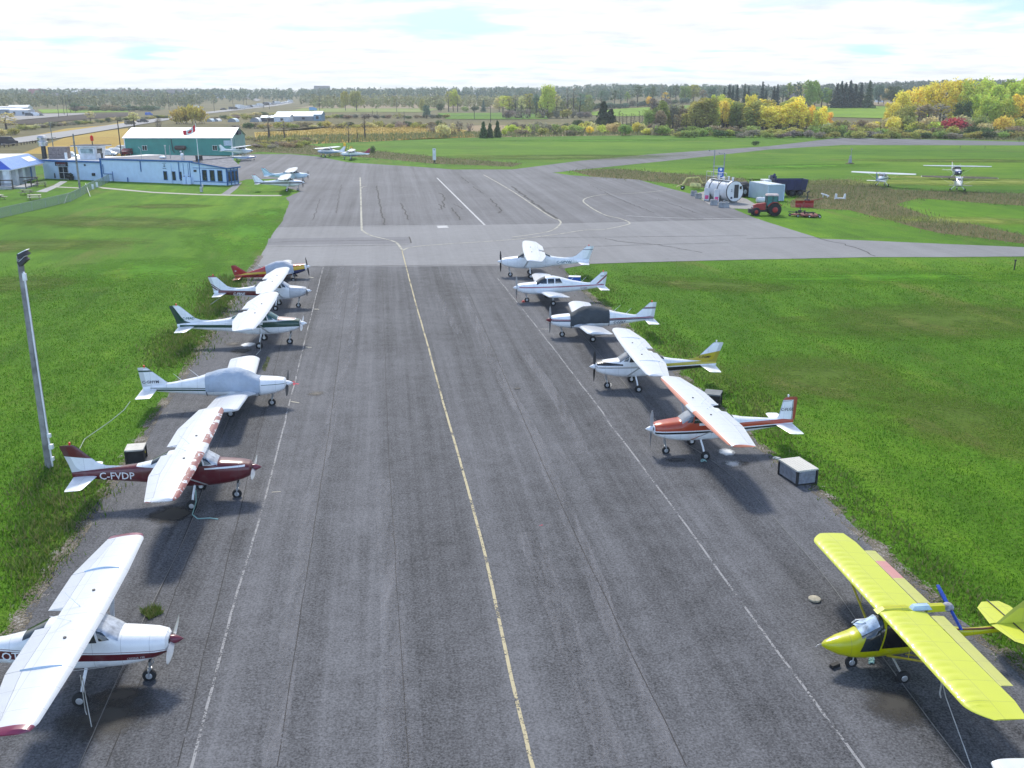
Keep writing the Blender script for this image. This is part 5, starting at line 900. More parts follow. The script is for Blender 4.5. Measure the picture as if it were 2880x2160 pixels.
# ---------------------------------------------------------------- fuel farm and machines
fc = gp(2066, 573); fd = Vector((-.42, .91, 0)); TK = thing('fuel_tank', 'white horizontal fuel tank with a door and the number 2 on its end', 'tank', (fc.x, fc.y + .2, 0), math.atan2(-fd.x, fd.y))
TW = mat('white_tank_paint', (.66, .67, .68), .45, 0, .1, .8)
part('tank_shell', [TW, DARK], TK, lambda b: (b.lathe((0, 0, 1.75), (0, 5.6, 1.75), [(0, 1.42), (.01, 1.46), (.97, 1.46), (1, 1.3)], 36), *[b.lathe((0, y, 1.75), (0, y + .14, 1.75), [(0, 1.5), (1, 1.5)], 36, 1) for y in (.02, 2.3, 4.3)]))
part('door', DARK, TK, lambda b: b.box((.2, -.04, 1.75), (.72, .08, 1.9))); part('window', GLASS, TK, lambda b: b.box((.95, -.03, 2.25), (.34, .05, .42))); part('saddle', CONC, TK, lambda b: (b.box((0, 1.0, .25), (2.2, .5, .5)), b.box((0, 4.6, .25), (2.2, .5, .5))))
part('lettering', [mat('navy_lettering', (.02, .03, .08), .5)], TK, lambda b: (b.add([(-.75 + x, -.02, 1.75 + z) for x, z in glyphs('2', .5)[0]], glyphs('2', .5)[1]), b.box((-.6, -.015, .85), (.32, .02, .3))))
for i, (dx, y) in enumerate(((0, .7), (.4, 1.2), (.1, 1.8), (-.3, 2.6), (.3, 3.2), (0, 4.0))): part('top_valve', TW, TK, lambda b: (b.cyl((dx, y, 3.0), (dx, y, 3.5 + .1 * (i % 3)), .14, .14, 8), b.cyl((dx, y, 3.5 + .1 * (i % 3)), (dx, y, 3.56 + .1 * (i % 3)), .2, .2, 8)))
part('walkway', STEEL, TK, lambda b: b.box((-.55, 3.0, 3.2), (.5, 4.6, .06)))
part('guard_rail', STEEL, TK, lambda b: (*[b.cyl((-1.1, y, 2.6), (-1.1, y, 4.3), .035, .035, 5) for y in (.8, 2.6, 4.4, 5.6)], b.cyl((-1.1, .8, 4.3), (-1.1, 5.6, 4.3), .035, .035, 5), b.cyl((-1.1, .8, 3.6), (-1.1, 5.6, 3.6), .035, .035, 5)))
for i, (px, py, lb) in enumerate(((2013, 566, 'white fuel pump with a pink panel beside the number 2 tank, nearer the sign post'), (1998, 556, 'white fuel pump with a pink panel at the back end of the tank'))):
    o = thing('fuel_pump', lb, 'pump', ((30.0, 142.8, 0), (29.0, 145.0, 0))[i], R(-8), 'fuel pumps'); part('cabinet', TW, o, lambda b: (b.box((0, 0, .95), (.75, .6, 1.7)), b.box((0, 0, 1.86), (.6, .5, .16)))); part('panel', mat('pink_panel', (.75, .08, .25), .5), o, lambda b: b.box((0, -.31, .6), (.5, .02, .55))); part('hose', DARK, o, lambda b: b.tube([(.4, -.1, 1.4), (.6, -.2, .9), (.5, -.3, .3), (.38, -.1, .8)], .035, 6))
for i, (px, py, h, lb) in enumerate(((2031, 555, 6.7, 'grey lamp post carrying the blue fuel sign, the one nearer the camera'), (2003, 549, 6.9, 'grey lamp post behind the blue fuel sign, the farther one'))):
    o = thing('lamp_post', lb, 'lamp post', gp(px, py), 0, 'lamp posts at the fuel tank'); part('post', GREYM, o, lambda b: b.cyl((0, 0, 0), (0, 0, h), .1, .08, 8)); part('lamp_arm', GREYM, o, lambda b: (b.box((-.45, 0, h - .12), (.9, .06, .07)), b.box((-.85, 0, h - .05), (.3, .16, .14), 0, 0, 1, 0, R(25))))
o = thing('fuel_sign', 'blue fuel sign with white lettering mounted above the tank', 'sign', gp(2022, 556) + Vector((0, 0, 3.0))); part('sign_board', [mat('blue_sign', (.015, .1, .42), .4), FWH], o, lambda b: (b.box((0, -.12, .75), (.85, .08, 1.6)), b.ball((0, -.16, 1.25), .2, 10, 1, (1, .1, 1)), *[b.box((0, -.166, .8 - .2 * i), (.6 - .1 * i, .012, .09), 0, 1) for i in range(3)])); part('bracket', STEEL, o, lambda b: (b.box((-.35, -.03, 1.75), (1.7, .08, .08)), b.box((-.35, -.03, 1.2), (1.7, .08, .08)), b.box((-.35, -.03, .4), (1.7, .08, .08))))
for i, (px, py, w_, lb) in enumerate(((1951, 551, .95, 'concrete block behind its neighbour at the apron edge, left of the pumps'), (1964, 558, 1.0, 'concrete block in front of its neighbour at the apron edge, left of the pumps'), (2007, 577, 1.05, 'smaller concrete block directly before the fuel pumps'), (2035, 584, 1.5, 'longest concrete block, in front of the tank end'))):
    o = tag(MB().box((0, 0, .38), (w_, .75, .76), 0, 0, .97).box((-w_ * .25, 0, .8), (w_ * .22, .22, .1), 0, 0, .8).box((w_ * .25, 0, .8), (w_ * .22, .22, .1), 0, 0, .8).build('concrete_block', mat('grey_block_concrete', (.3, .31, .32), .9, 0, .2, 2, .4)), lb, 'block', 'concrete blocks before the fuel tank'); o.location = gp(px, py); o.rotation_euler = (0, 0, R(-6))
c = gp(2157, 566); o = thing('shipping_container', 'pale grey-blue shipping container between the tank and the tractor', 'container', (c.x, c.y, 0), R(13))
part('container_body', metal_sheet('container_steel', (.42, .54, .62), 3.5, 'X', .9), o, lambda b: b.box((1.35, 3.0, 1.2), (2.6, 6.0, 2.3))); part('frame', mat('container_frame', (.5, .62, .7), .5), o, lambda b: (*[b.box((1.35 + sx * 1.3, 3.0 + sy * 3.0, 1.2), (.14, .14, 2.36)) for sx in (-1, 1) for sy in (-1, 1)], b.box((1.35, .0, 2.36), (2.7, .14, .14)), b.box((1.35, 0, .1), (2.7, .14, .16)))); part('roof', mat('pale_container_roof', (.62, .68, .72), .5), o, lambda b: b.box((1.35, 3.0, 2.38), (2.5, 5.9, .05)))
# dump truck
c = gp(2196, 556); D = thing('dump_truck', 'dump truck with a white cab and dark blue tipper body', 'truck', (c.x - 1, c.y + 2.6, 0), R(183))
NAVY = mat('navy_tipper', (.008, .014, .07), .4, 0, .2, 1)
part('tipper_body', NAVY, D, lambda b: (b.loft([[(-5.2, -1.15, 1.0), (-.6, -1.15, 1.0), (-.6, 1.15, 1.0), (-5.2, 1.15, 1.0)], [(-5.5, -1.2, 2.6), (-.5, -1.2, 2.6), (-.5, 1.2, 2.6), (-5.5, 1.2, 2.6)], [(-5.4, -1.1, 2.6), (-.6, -1.1, 2.6), (-.6, 1.1, 2.6), (-5.4, 1.1, 2.6)], [(-5.2, -1.05, 1.3), (-.7, -1.05, 1.3), (-.7, 1.05, 1.3), (-5.2, 1.05, 1.3)]], 0, False), *[b.box((x, s * 1.2, 1.8), (.14, .1, 1.6)) for x in (-4.6, -3.4, -2.2, -1.2) for s in (-1, 1)])); part('headboard', NAVY, D, lambda b: (b.box((-.3, 0, 2.7), (.3, 2.3, .9), 0, 0, 1, 0, R(-8)), b.cyl((.0, .5, 2.9), (-.4, .5, 3.4), .2, .2, 8)))
part('cab', TW, D, lambda b: b.loft([[(x0, -1.05, z), (x1, -1.05, z), (x1, 1.05, z), (x0, 1.05, z)] for x0, x1, z in ((.2, 1.6, .8), (.2, 1.6, 1.7), (.3, 1.35, 2.55))], 0, False)); part('bonnet', TW, D, lambda b: b.box((2.2, 0, 1.2), (1.3, 1.5, .8), 0, 0, .85)); part('windscreen', GLASS, D, lambda b: (b.box((1.51, 0, 2.1), (.06, 1.7, .65), 0, 0, 1, 0, R(-16)), b.box((.85, 1.06, 2.05), (.7, .05, .55)), b.box((.85, -1.06, 2.05), (.7, .05, .55)))); part('chassis', DARK, D, lambda b: b.box((-1.5, 0, .75), (8, .9, .3)))
for x in (2.0, -3.2, -4.4):
    for s in (-1, 1): wheel(D, x, s * .95, .5, .32, DARK)
part('exhaust_stack', ALUM, D, lambda b: b.cyl((.1, -.8, 1.0), (.1, -.8, 3.1), .08, .08, 8))
# tractor
c = gp(2166, 608); TR_ = thing('tractor', 'red tractor with a cab and pale roof', 'tractor', (c.x, c.y + .9, 0), R(176))
part('bonnet', REDP, TR_, lambda b: b.loft([[(x, -.36 * k, z0), (x, .36 * k, z0), (x, .34 * k, z1), (x, -.34 * k, z1)] for x, z0, z1, k in ((2.1, .75, 1.3, .75), (1.7, .7, 1.5, 1), (.5, .75, 1.65, 1.1))], 0, False)); part('chassis', DARK, TR_, lambda b: (b.box((.6, 0, .7), (3.2, .5, .45)), b.box((2.4, 0, .6), (.5, .9, .5)), b.box((2.2, 0, .5), (.1, .5, .8)), b.box((-.6, 0, .9), (1.2, .9, .5)))); part('cab_frame', DARK, TR_, lambda b: [b.cyl((x, s * .62, 1.1), (x * .9, s * .58, 2.6), .05, .05, 5) for x in (.45, -.35, -1.05) for s in (-1, 1)])
part('cab_glass', mat('teal_cab_glass', (.06, .2, .2), .05, spec=.9), TR_, lambda b: b.loft([[(.4, -.6, 1.25), (-1.0, -.6, 1.25), (-1.0, .6, 1.25), (.4, .6, 1.25)], [(.35, -.56, 2.55), (-.9, -.56, 2.55), (-.9, .56, 2.55), (.35, .56, 2.55)]], 0, False)); part('cab_roof', mat('pale_pink_roof', (.6, .46, .42), .4), TR_, lambda b: b.box((-.3, 0, 2.68), (1.6, 1.4, .2), 0, 0, .9))
for s in (-1, 1):
    part('mudguard', REDP, TR_, lambda b: b.loft([[(-.6 + 1.0 * math.cos(a), s * .55, .85 + .98 * math.sin(a)), (-.6 + 1.0 * math.cos(a), s * 1.15, .85 + .98 * math.sin(a)), (-.6 + .94 * math.cos(a), s * 1.15, .85 + .92 * math.sin(a)), (-.6 + .94 * math.cos(a), s * .55, .85 + .92 * math.sin(a))] for a in [R(25 + 14 * i) for i in range(10)]], 0)); wheel(TR_, -.6, s * .95, .85, .5, REDP); wheel(TR_, 1.75, s * .8, .55, .36, REDP)
part('headlight', PWHITE, TR_, lambda b: (b.box((2.12, .2, 1.1), (.05, .15, .12)), b.box((2.12, -.2, 1.1), (.05, .15, .12))))
c = gp(2265, 612); M_ = thing('rotary_mower', 'wide red rotary mower deck hitched behind the tractor', 'mower', (c.x, c.y + .4, 0), R(-6))
part('deck', [mat('dusty_red_deck', (.22, .06, .045), .7, 0, .3, 3)], M_, lambda b: [b.lathe((x, y, .2), (x, y, .42), [(0, .62), (.7, .6), (1, .4)], 14) for x, y in ((-1.0, .5), (0, 0), (1.0, -.4), (.2, 1.1), (1.2, .7))]); part('drive_frame', DARK, M_, lambda b: (b.cyl((-2.0, .6, .6), (0, .3, .6), .06, .06, 6), b.box((-.6, .4, .7), (.4, .4, .35)), b.box((.3, .2, .62), (1.6, .12, .12)), *[b.cyl((x, y, .4), (x, y, .75), .1, .1, 8) for x, y in ((-1.0, .5), (0, 0), (1.0, -.4), (.2, 1.1))], b.cyl((-.5, .4, .6), (-.55, .4, 1.2), .05, .05, 6), b.tube([(-1.2, -.1, .5), (-.4, -.3, .9), (.4, -.1, .5), (1.2, -.7, .7)], .04, 5)))
for x, y in ((1.75, -.9), (1.9, .4), (-.9, -.35), (.5, -.75), (-1.7, .9)): wheel(M_, x, y, .2, .14)
c = gp(2263, 584); o = thing('snow_blade', 'red snow blade with a dark hitch standing in the rough grass', 'snow blade', (c.x, c.y + .2, 0), R(-8)); part('blade', REDP, o, lambda b: b.loft([[(-1.25, y, z), (1.25, y, z), (1.25, y + .06, z), (-1.25, y + .06, z)] for y, z in ((-.2, .05), (.02, .3), (.05, .6), (-.08, .95))], 0, False)); part('hitch', DARK, o, lambda b: (b.cyl((.3, .3, .5), (.4, .4, 1.9), .1, .07, 6), b.box((.4, .5, .9), (.7, .6, .4)), b.box((.42, .35, 2.1), (.5, .1, .2), 0, 0, 1, 0, R(-35)))); part('boom', mat('dusty_orange_steel', (.3, .13, .08), .7), o, lambda b: (b.cyl((.6, .4, .9), (2.5, .5, 1.25), .09, .09, 6), b.cyl((-.2, -.1, .6), (.6, .4, 1.2), .07, .07, 6)))
c = gp(2140, 571); o = thing('drum', 'white drum lying in front of the container', 'drum', (c.x, c.y + .3, 0), R(10)); part('drum_body', TW, o, lambda b: b.lathe((-.65, 0, .42), (.65, 0, .42), [(0, .25), (.08, .4), (.5, .42), (.92, .4), (1, .25)], 14)); part('cap', DARK, o, lambda b: b.cyl((.2, 0, .84), (.2, 0, .9), .08, .08, 8))
c = gp(1950, 533); o = thing('hay_rake', 'faded yellow boom mower with raised arm on the grass', 'farm machine', (c.x, c.y, 0), R(4)); part('arm', YELM, o, lambda b: b.tube([(-2.9, 0, .45), (-1.9, 0, .8), (-1.1, 0, 1.9), (.9, .2, 2.0), (1.5, .3, 1.0), (2.6, .3, .9)], .13, 6)); part('mower_drum', YELM, o, lambda b: b.lathe((-.7, -.4, .75), (1.1, -.5, .6), [(0, .3), (.1, .45), (.9, .45), (1, .3)], 12)); part('frame', mat('rusty_yellow_frame', (.2, .17, .08), .8), o, lambda b: (b.box((2.2, .3, .8), (1.2, .8, .5)), b.cyl((2.7, .3, .9), (2.9, .3, 2.0), .08, .08, 6), b.box((.6, .1, .5), (1.2, .3, .25))))
for x, y in ((-1.9, 0), (-1.6, .5), (2.4, .7), (2.4, -.2)): wheel(o, x, y, .3, .18)
c = gp(2106, 556); o = thing('skid_loader', 'dark tractor wreck with an old drum tank, parked between white tank and container', 'farm machine', (c.x, c.y + 2.0, 0), R(30)); part('old_tank', DARK, o, lambda b: b.lathe((-2.0, 1.6, 1.1), (1.6, 1.6, 1.1), [(0, .6), (.06, 1.0), (.94, 1.0), (1, .6)], 18)); part('engine_block', DARK, o, lambda b: (b.box((0, 0, 1.0), (2.4, .9, .8), 0, 0, .8), b.box((-.9, 0, 1.6), (.7, .9, .6)), b.cyl((.9, .3, 1.2), (1.0, .3, 2.5), .1, .08, 6))); part('arm', DARK, o, lambda b: (b.cyl((.6, -.5, 1.0), (1.9, -.5, 1.9), .1, .1, 6), b.cyl((1.9, -.5, 1.9), (2.1, -.5, .4), .09, .09, 6)))
for x, y, r_ in ((-.9, .6, .8), (-.9, -.6, .8), (.9, .5, .5), (.9, -.5, .5)): wheel(o, x, y, r_, .35)
c = gp(2320, 556); o = tag(MB().box((0, 0, .45), (1.3, .5, .16), 0, 0, .9, 0, R(18)).box((-.3, 0, .25), (.1, .4, .5)).box((.35, 0, .2), (.1, .4, .3)).build('scrap_sheet', TW), 'white scrap panel propped in the rough grass', 'scrap panel'); o.location = c; o.rotation_euler = (0, 0, R(-15))
c = gp(2362, 564); o = tag(MB().box((0, 0, .35), (1.1, .5, .12)).prism([(-.85, .2), (-.45, .3), (-.5, 1.0), (-.75, 1.05)], -.1, .1, 0, 'y').prism([(.45, .3), (.8, .2), (.8, 1.0), (.6, 1.0)], -.1, .1, 0, 'y').build('scrap_tail', TW), 'pale salvaged twin-finned tail section lying in the weeds', 'scrap part'); o.location = c
c = gp(1222, 459); o = thing('marker_board', 'tall narrow white marker board in the rough grass beyond the apron', 'sign', c); part('board', [TW, DARK], o, lambda b: (b.box((0, 0, 2.0), (.75, .12, 2.6)), b.ball((0, -.07, 3.0), .12, 8, 1, (1, .1, 1)))); part('post', DARK, o, lambda b: b.box((0, .08, .5), (.3, .08, 1.0)))
c = gp(2390, 461); o = thing('signal_post', 'small grey signal housing with a thin mast in the mown field', 'signal', c); part('housing', GREYM, o, lambda b: (b.box((0, 0, .6), (.8, .6, 1.2), 0, 0, .7), b.box((0, 0, 1.5), (.4, .4, .7)))); part('mast', GREYM, o, lambda b: (b.cyl((0.1, 0, 1.8), (.1, 0, 3.4), .05, .04, 6), b.box((.1, 0, 3.3), (.3, .2, .2)))); part('mound', mat('mound_soil', (.1, .09, .04), .9), o, lambda b: b.ball((0, 0, 0), 1.1, 10, 0, (1, .8, .3)))
for i, (px, py, h) in enumerate(((2852, 760, .9), (2700, 419, .8), (2770, 418, .6), (2770, 391, .8), (2866, 400, .5))):
    o = tag(MB().cyl((0, 0, 0), (0, 0, h), .06, .05, 6).box((0, 0, h), (.16, .1, .14)).build('marker_post', DARK if i != 3 else mat('pale_post', (.6, .52, .35), .7)), ('short dark stake in the lawn edge close to the taxiway', 'low dark runway light, left one of two at the runway edge', 'low dark runway light, right one of two at the runway edge', 'pale runway light on the far side of the runway', 'tiny dark runway light at the right border of the runway')[i], 'marker'); o.location = gp(px, py)
# ---------------------------------------------------------------- vegetation
def m_leaf(name, trans=.25, vary=.5):
    """leaves take the hue given to each plant, every leaf a little different"""
    m = bpy.data.materials.new(name); m.use_nodes = True; t = NT(m.node_tree); b = t.n['Principled BSDF']
    oi = t.new('ShaderNodeObjectInfo'); ge = t.new('ShaderNodeNewGeometry'); co = t.coord()
    hs = t.new('ShaderNodeHueSaturation'); t.link(oi.outputs['Color'], hs.inputs['Color'])
    t.link(t.math('MULTIPLY_ADD', ge.outputs['Random Per Island'], .035, .4825), hs.inputs['Hue'])
    t.link(t.math('MULTIPLY_ADD', t.math('ADD', t.math('MULTIPLY', ge.outputs['Random Per Island'], .5), t.math('MULTIPLY', t.noise(co, .55, 3), 1.0)), 1.1 * vary * 2, 1 - vary * 1.55), hs.inputs['Value'])
    t.link(hs.outputs[0], b.inputs['Base Color']); b.inputs['Roughness'].default_value = .75; b.inputs['Specular IOR Level'].default_value = .2
    tr = t.new('ShaderNodeBsdfTranslucent'); t.link(hs.outputs[0], tr.inputs['Color']); mx = t.new('ShaderNodeMixShader'); mx.inputs[0].default_value = trans
    t.link(b.outputs[0], mx.inputs[1]); t.link(tr.outputs[0], mx.inputs[2]); t.link(mx.outputs[0], t.n['Material Output'].inputs['Surface']); return m
LEAF = m_leaf('autumn_leaf', .38); NEEDLE = m_leaf('conifer_needle', .1, .45); BARK = mat('tree_bark', (.075, .062, .052), .9, 0, .3, 3); PBARK = mat('pale_tree_bark', (.16, .14, .12), .9, 0, .3, 3)
rg = np.random.default_rng(11)
def cards(cen, size, flat=.0):
    """one randomly turned leaf spray at every centre"""
    n = len(cen); a = rg.normal(size=(n, 3)); a /= np.linalg.norm(a, axis=1)[:, None]; b = rg.normal(size=(n, 3)); b -= (a * b).sum(1)[:, None] * a; b /= np.linalg.norm(b, axis=1)[:, None]
    s = (size * rg.uniform(.55, 1.35, n))[:, None]; a = a * s; b = b * s * .7
    v = np.stack([cen - a, cen - a * .1 + b, cen + a, cen + a * .1 - b], 1).reshape(-1, 3)
    return v, np.arange(4 * n).reshape(-1, 4)
def mesh_only(fn, *a):
    o = fn(*a); me = o.data; bpy.data.objects.remove(o); return me
def limbs(mb, rnd_, h, r, n, spread, lo=.3, up=.55):
    """tapered trunk and limbs, returns limb ends"""
    bend = [(rnd_.uniform(-.03, .03) * h, rnd_.uniform(-.03, .03) * h) for _ in range(4)]; pts = [Vector((bend[i][0] * i / 3, bend[i][1] * i / 3, h * i / 3 * .92)) for i in range(4)]
    for i in range(3): mb.cyl(pts[i], pts[i + 1], r * (1 - .3 * i), r * (1 - .3 * (i + 1)), 6)
    ends = [pts[3]]
    for k in range(n):
        t = lo + (1 - lo) * k / n; i = min(2, int(t * 3)); p = pts[i].lerp(pts[i + 1], t * 3 - i); a = k * 2.4 + rnd_.uniform(-.5, .5); L = spread * rnd_.uniform(.6, 1.1) * (1.15 - .6 * t)
        e = p + Vector((math.cos(a) * L, math.sin(a) * L, L * up * rnd_.uniform(.6, 1.5))); mb.cyl(p, e, r * .45 * (1 - .5 * t), r * .1, 5); ends.append(e); q = p.lerp(e, .55); a2 = a + rnd_.choice((-.8, .8)); f = q + Vector((math.cos(a2), math.sin(a2), .6)) * L * .5; mb.cyl(q, f, r * .2, r * .05, 4); ends.append(f)
    return ends
PROTO = {}
def broadleaf(key, h, w_, dens, size, sd, lo=.25, n=14, squash=1.0, clump=.16):
    q = random.Random(sd); mb = MB(); ends = limbs(mb, q, h * .93, h * .022 + .06, n, w_ * .42, lo)
    tr_ = mb.build('trunk', BARK).data; cs = []
    for e in ends:
        k = int(dens * q.uniform(.5, 1.4)); R_ = w_ * clump * q.uniform(.7, 1.4)
        p = rg.normal(size=(k, 3)); p = p / np.linalg.norm(p, axis=1)[:, None] * (rg.uniform(.15, 1, (k, 1)) ** .45) * R_; p[:, 2] *= squash; cs.append(p + np.array(e) + np.array([0, 0, R_ * .2]))
    v, f = cards(np.concatenate(cs), size); o = npmesh('crown', v, f, LEAF); PROTO[key] = (tr_, o.data)
    for ob in [x for x in COL.objects if x.data in PROTO[key]]: bpy.data.objects.remove(ob)
def conifer(key, h, w_, sd, lean=.05, size=.34, dens=14):
    q = random.Random(sd); mb = MB(); mb.cyl((0, 0, 0), (0, 0, h), h * .016 + .05, .03, 6); tr_ = mb.build('trunk', BARK).data; cs = []; z = h * .06
    while z < h * .99:
        t = z / h; rad = w_ / 2 * (1 - t) ** .85 * q.uniform(.75, 1.15) + .12; nb = max(4, int(7 * (1 - t) + 4))
        for i in range(nb):
            a = 2 * math.pi * i / nb + q.uniform(-.3, .3); L = rad * q.uniform(.6, 1.1); k = int(dens * (.4 + L / max(w_ / 2, .1))); u = rg.uniform(.1, 1, k)
            cs.append(np.stack([np.cos(a) * L * u, np.sin(a) * L * u, z - L * .28 * u ** 1.3 + rg.normal(0, .1, k)], 1) + rg.normal(0, .1, (k, 3)))
        z += h * .035 + .1
    v, f = cards(np.concatenate(cs), size); o = npmesh('crown', v, f, NEEDLE); PROTO[key] = (tr_, o.data)
    for ob in [x for x in COL.objects if x.data in PROTO[key]]: bpy.data.objects.remove(ob)
def shrub(key, h, w_, k, size, sd, stems=7):
    q = random.Random(sd); mb = MB()
    for i in range(stems): a = q.uniform(0, 6.28); mb.cyl((q.uniform(-.2, .2) * w_, q.uniform(-.2, .2) * w_, 0), (math.cos(a) * w_ * .32, math.sin(a) * w_ * .32, h * q.uniform(.6, .9)), .05, .02, 4)
    tr_ = mb.build('stems', BARK).data; cs = []
    for i in range(9):
        a = q.uniform(0, 6.28); r_ = q.uniform(0, .34) * w_; c = np.array([math.cos(a) * r_, math.sin(a) * r_, h * q.uniform(.35, .72) * (1 - .5 * r_ / w_)]); p = rg.normal(size=(k // 9, 3)); p = p / np.linalg.norm(p, axis=1)[:, None] * (rg.uniform(.1, 1, (k // 9, 1)) ** .4) * np.array([w_ * .24, w_ * .24, h * .32]); cs.append(p + c)
    c = np.concatenate(cs); c[:, 2] = np.abs(c[:, 2]); v, f = cards(c, size); o = npmesh('crown', v, f, LEAF); PROTO[key] = (tr_, o.data)
    for ob in [x for x in COL.objects if x.data in PROTO[key]]: bpy.data.objects.remove(ob)
for i in range(4): broadleaf('full%d' % i, 16, 12, 95, .42, 20 + i, .18, 16)
for i in range(4): broadleaf('young%d' % i, 12, 5.5, 55, .34, 40 + i, .12, 16, 1.5, .22)      # upright poplars and sumacs
for i in range(4): broadleaf('thin%d' % i, 18, 7, 24, .4, 60 + i, .42, 9, 1.0, .17)            # tall thin hedgerow trees
for i in range(2): broadleaf('gaunt%d' % i, 17, 5, 5, .35, 75 + i, .3, 10, 1.0, .15)
for i in range(3): conifer('spruce%d' % i, 18, 7.5, 80 + i, size=.45, dens=12)
conifer('cedar0', 6, 4.2, 90, size=.3, dens=20)
for i in range(4): shrub('bush%d' % i, 4, 6, 620, .3, 100 + i)
for i in range(2): shrub('low%d' % i, 2.4, 5.5, 420, .22, 110 + i)
for i in range(2): shrub('twig%d' % i, 4, 4, 130, .24, 120 + i, 14)
def plant(key, p, h, w_, col, name, label, cat='tree', group=None, rz=None):
    tm, cm = PROTO[key]; base = {'full': (16, 12), 'youn': (12, 5.5), 'thin': (18, 7), 'gaun': (17, 5), 'spru': (18, 7.5), 'ceda': (6, 4.2), 'bush': (4, 6), 'low0': (2.4, 5.5), 'low1': (2.4, 5.5), 'twig': (4, 4)}[key[:4]]
    o = thing(name, label, cat, p, rnd.uniform(0, 6.28) if rz is None else rz, group); sx = w_ / base[1]; o.scale = (sx, sx * rnd.uniform(.9, 1.1), h / base[0])
    for nm, me in (('trunk' if key[:4] not in ('bush', 'low0', 'low1', 'twig') else 'stems', tm), ('crown', cm)):
        c = bpy.data.objects.new(nm, me); COL.objects.link(c); c.parent = o; c.color = (*col, 1)
    return o
def jit(col, a=.18): k = rnd.uniform(1 - a, 1 + a); return tuple(max(0, q * k * rnd.uniform(1 - a / 2, 1 + a / 2)) for q in col)
CY, CO, CG, CLG, CDG, COL_, CRD, CGB = (.85, .74, .13), (.85, .62, .1), (.3, .38, .1), (.58, .64, .12), (.1, .15, .06), (.42, .4, .11), (.5, .1, .09), (.3, .25, .15)
VIEWC = {'yellow': CY, 'orange': CO, 'green': CG, 'lime': CLG, 'dark green': CDG, 'olive': COL_, 'red': CRD, 'brown': CGB, 'grey-brown': (.32, .28, .22), 'blue-green': (.16, .24, .16), 'straw': (.62, .56, .26)}
def near_words(px):
    for lim, wd in ((300, 'near the highway'), (700, 'beyond the hangar'), (1100, 'beyond the golden meadow'), (1500, 'beyond the middle fields'), (1900, 'before the hill field'), (2350, 'below the farmhouse'), (2640, 'beside the spruces'), (3200, 'in the autumn wood on the right')):
        if px < lim: return wd
def mass(n, x0, x1, ykeys, keys, cols, hs, ws, name, phrase, cat, group, spread=6):
    """a belt of individual plants between two columns of the photograph, each with its own label"""
    for i in range(n):
        px = x0 + (x1 - x0) * (i + rnd.uniform(.15, .85)) / n; t = (px - x0) / (x1 - x0); Y = ykeys[0] + (ykeys[1] - ykeys[0]) * t + rnd.uniform(-spread, spread); cn = rnd.choice(cols); h = rnd.uniform(*hs); w_ = rnd.uniform(*ws)
        plant(rnd.choice(keys), at(px, Y), h, w_, jit(VIEWC[cn]), name, '%s %s %s' % (cn, phrase, near_words(px)), cat, phrase + 's ' + near_words(px) + ', ' + cn)
FU = ['full%d' % i for i in range(4)]; YO = ['young%d' % i for i in range(4)]; TH = ['thin%d' % i for i in range(4)]; BU = ['bush%d' % i for i in range(4)]; TW_ = ['twig0', 'twig1']; LO = ['low0', 'low1']; SP = ['spruce%d' % i for i in range(3)]
# autumn wood on the right
for px, Y, h, w_, cn, k in ((2505, 450, 12, 9, 'yellow', 'full0'), (2530, 462, 17, 11, 'yellow', 'full1'), (2560, 478, 19, 13, 'yellow', 'full2'), (2610, 486, 21.5, 14, 'yellow', 'full3'), (2650, 478, 22, 13, 'yellow', 'full0'), (2690, 484, 23, 14, 'yellow', 'full1'), (2725, 470, 22, 13, 'lime', 'full2'), (2760, 480, 23.5, 14, 'lime', 'full3'), (2790, 460, 20, 14, 'lime', 'full0'), (2815, 478, 22.5, 13, 'green', 'full2'), (2845, 470, 22, 14, 'lime', 'full1'), (2880, 474, 23, 14, 'lime', 'full3'), (2920, 466, 21, 14, 'yellow', 'full0'), (2770, 432, 15, 12, 'lime', 'full1'), (2735, 440, 16, 11, 'lime', 'full3'), (2820, 430, 14, 12, 'lime', 'full2'), (2868, 428, 16, 11, 'orange', 'full0'), (2900, 425, 12, 11, 'dark green', 'full1'), (2580, 430, 12, 9, 'grey-brown', 'thin0'), (2605, 426, 13, 10, 'brown', 'thin1'), (2640, 428, 13, 9, 'grey-brown', 'thin2'), (2700, 420, 13, 10, 'dark green', 'full2'), (2550, 420, 11, 8, 'olive', 'full3'), (2525, 415, 9, 7, 'olive', 'young1')):
    h *= .92; plant(k, at(px, Y), h, w_, jit(VIEWC[cn], .1), 'autumn_tree', '%s tree %s in the autumn wood at the right' % (cn, 'at the front' if Y < 445 else 'in the rear ranks'), 'tree', '%s trees %s of the autumn wood' % (cn, 'in front' if Y < 445 else 'at the rear'))
plant('bush1', at(2672, 398), 7, 12, (.5, .07, .09), 'red_bush', 'broad crimson sumac bush under the autumn wood', 'bush'); plant('bush3', at(2700, 400), 6, 9, (.38, .08, .1), 'red_bush', 'duller red sumac bush at the right flank of the crimson one', 'bush')
mass(22, 2480, 2900, (405, 402), BU, ['lime', 'yellow', 'olive', 'green', 'straw'], (4.5, 8), (6, 10), 'bush', 'bush under the trees', 'bush', 'bushes')
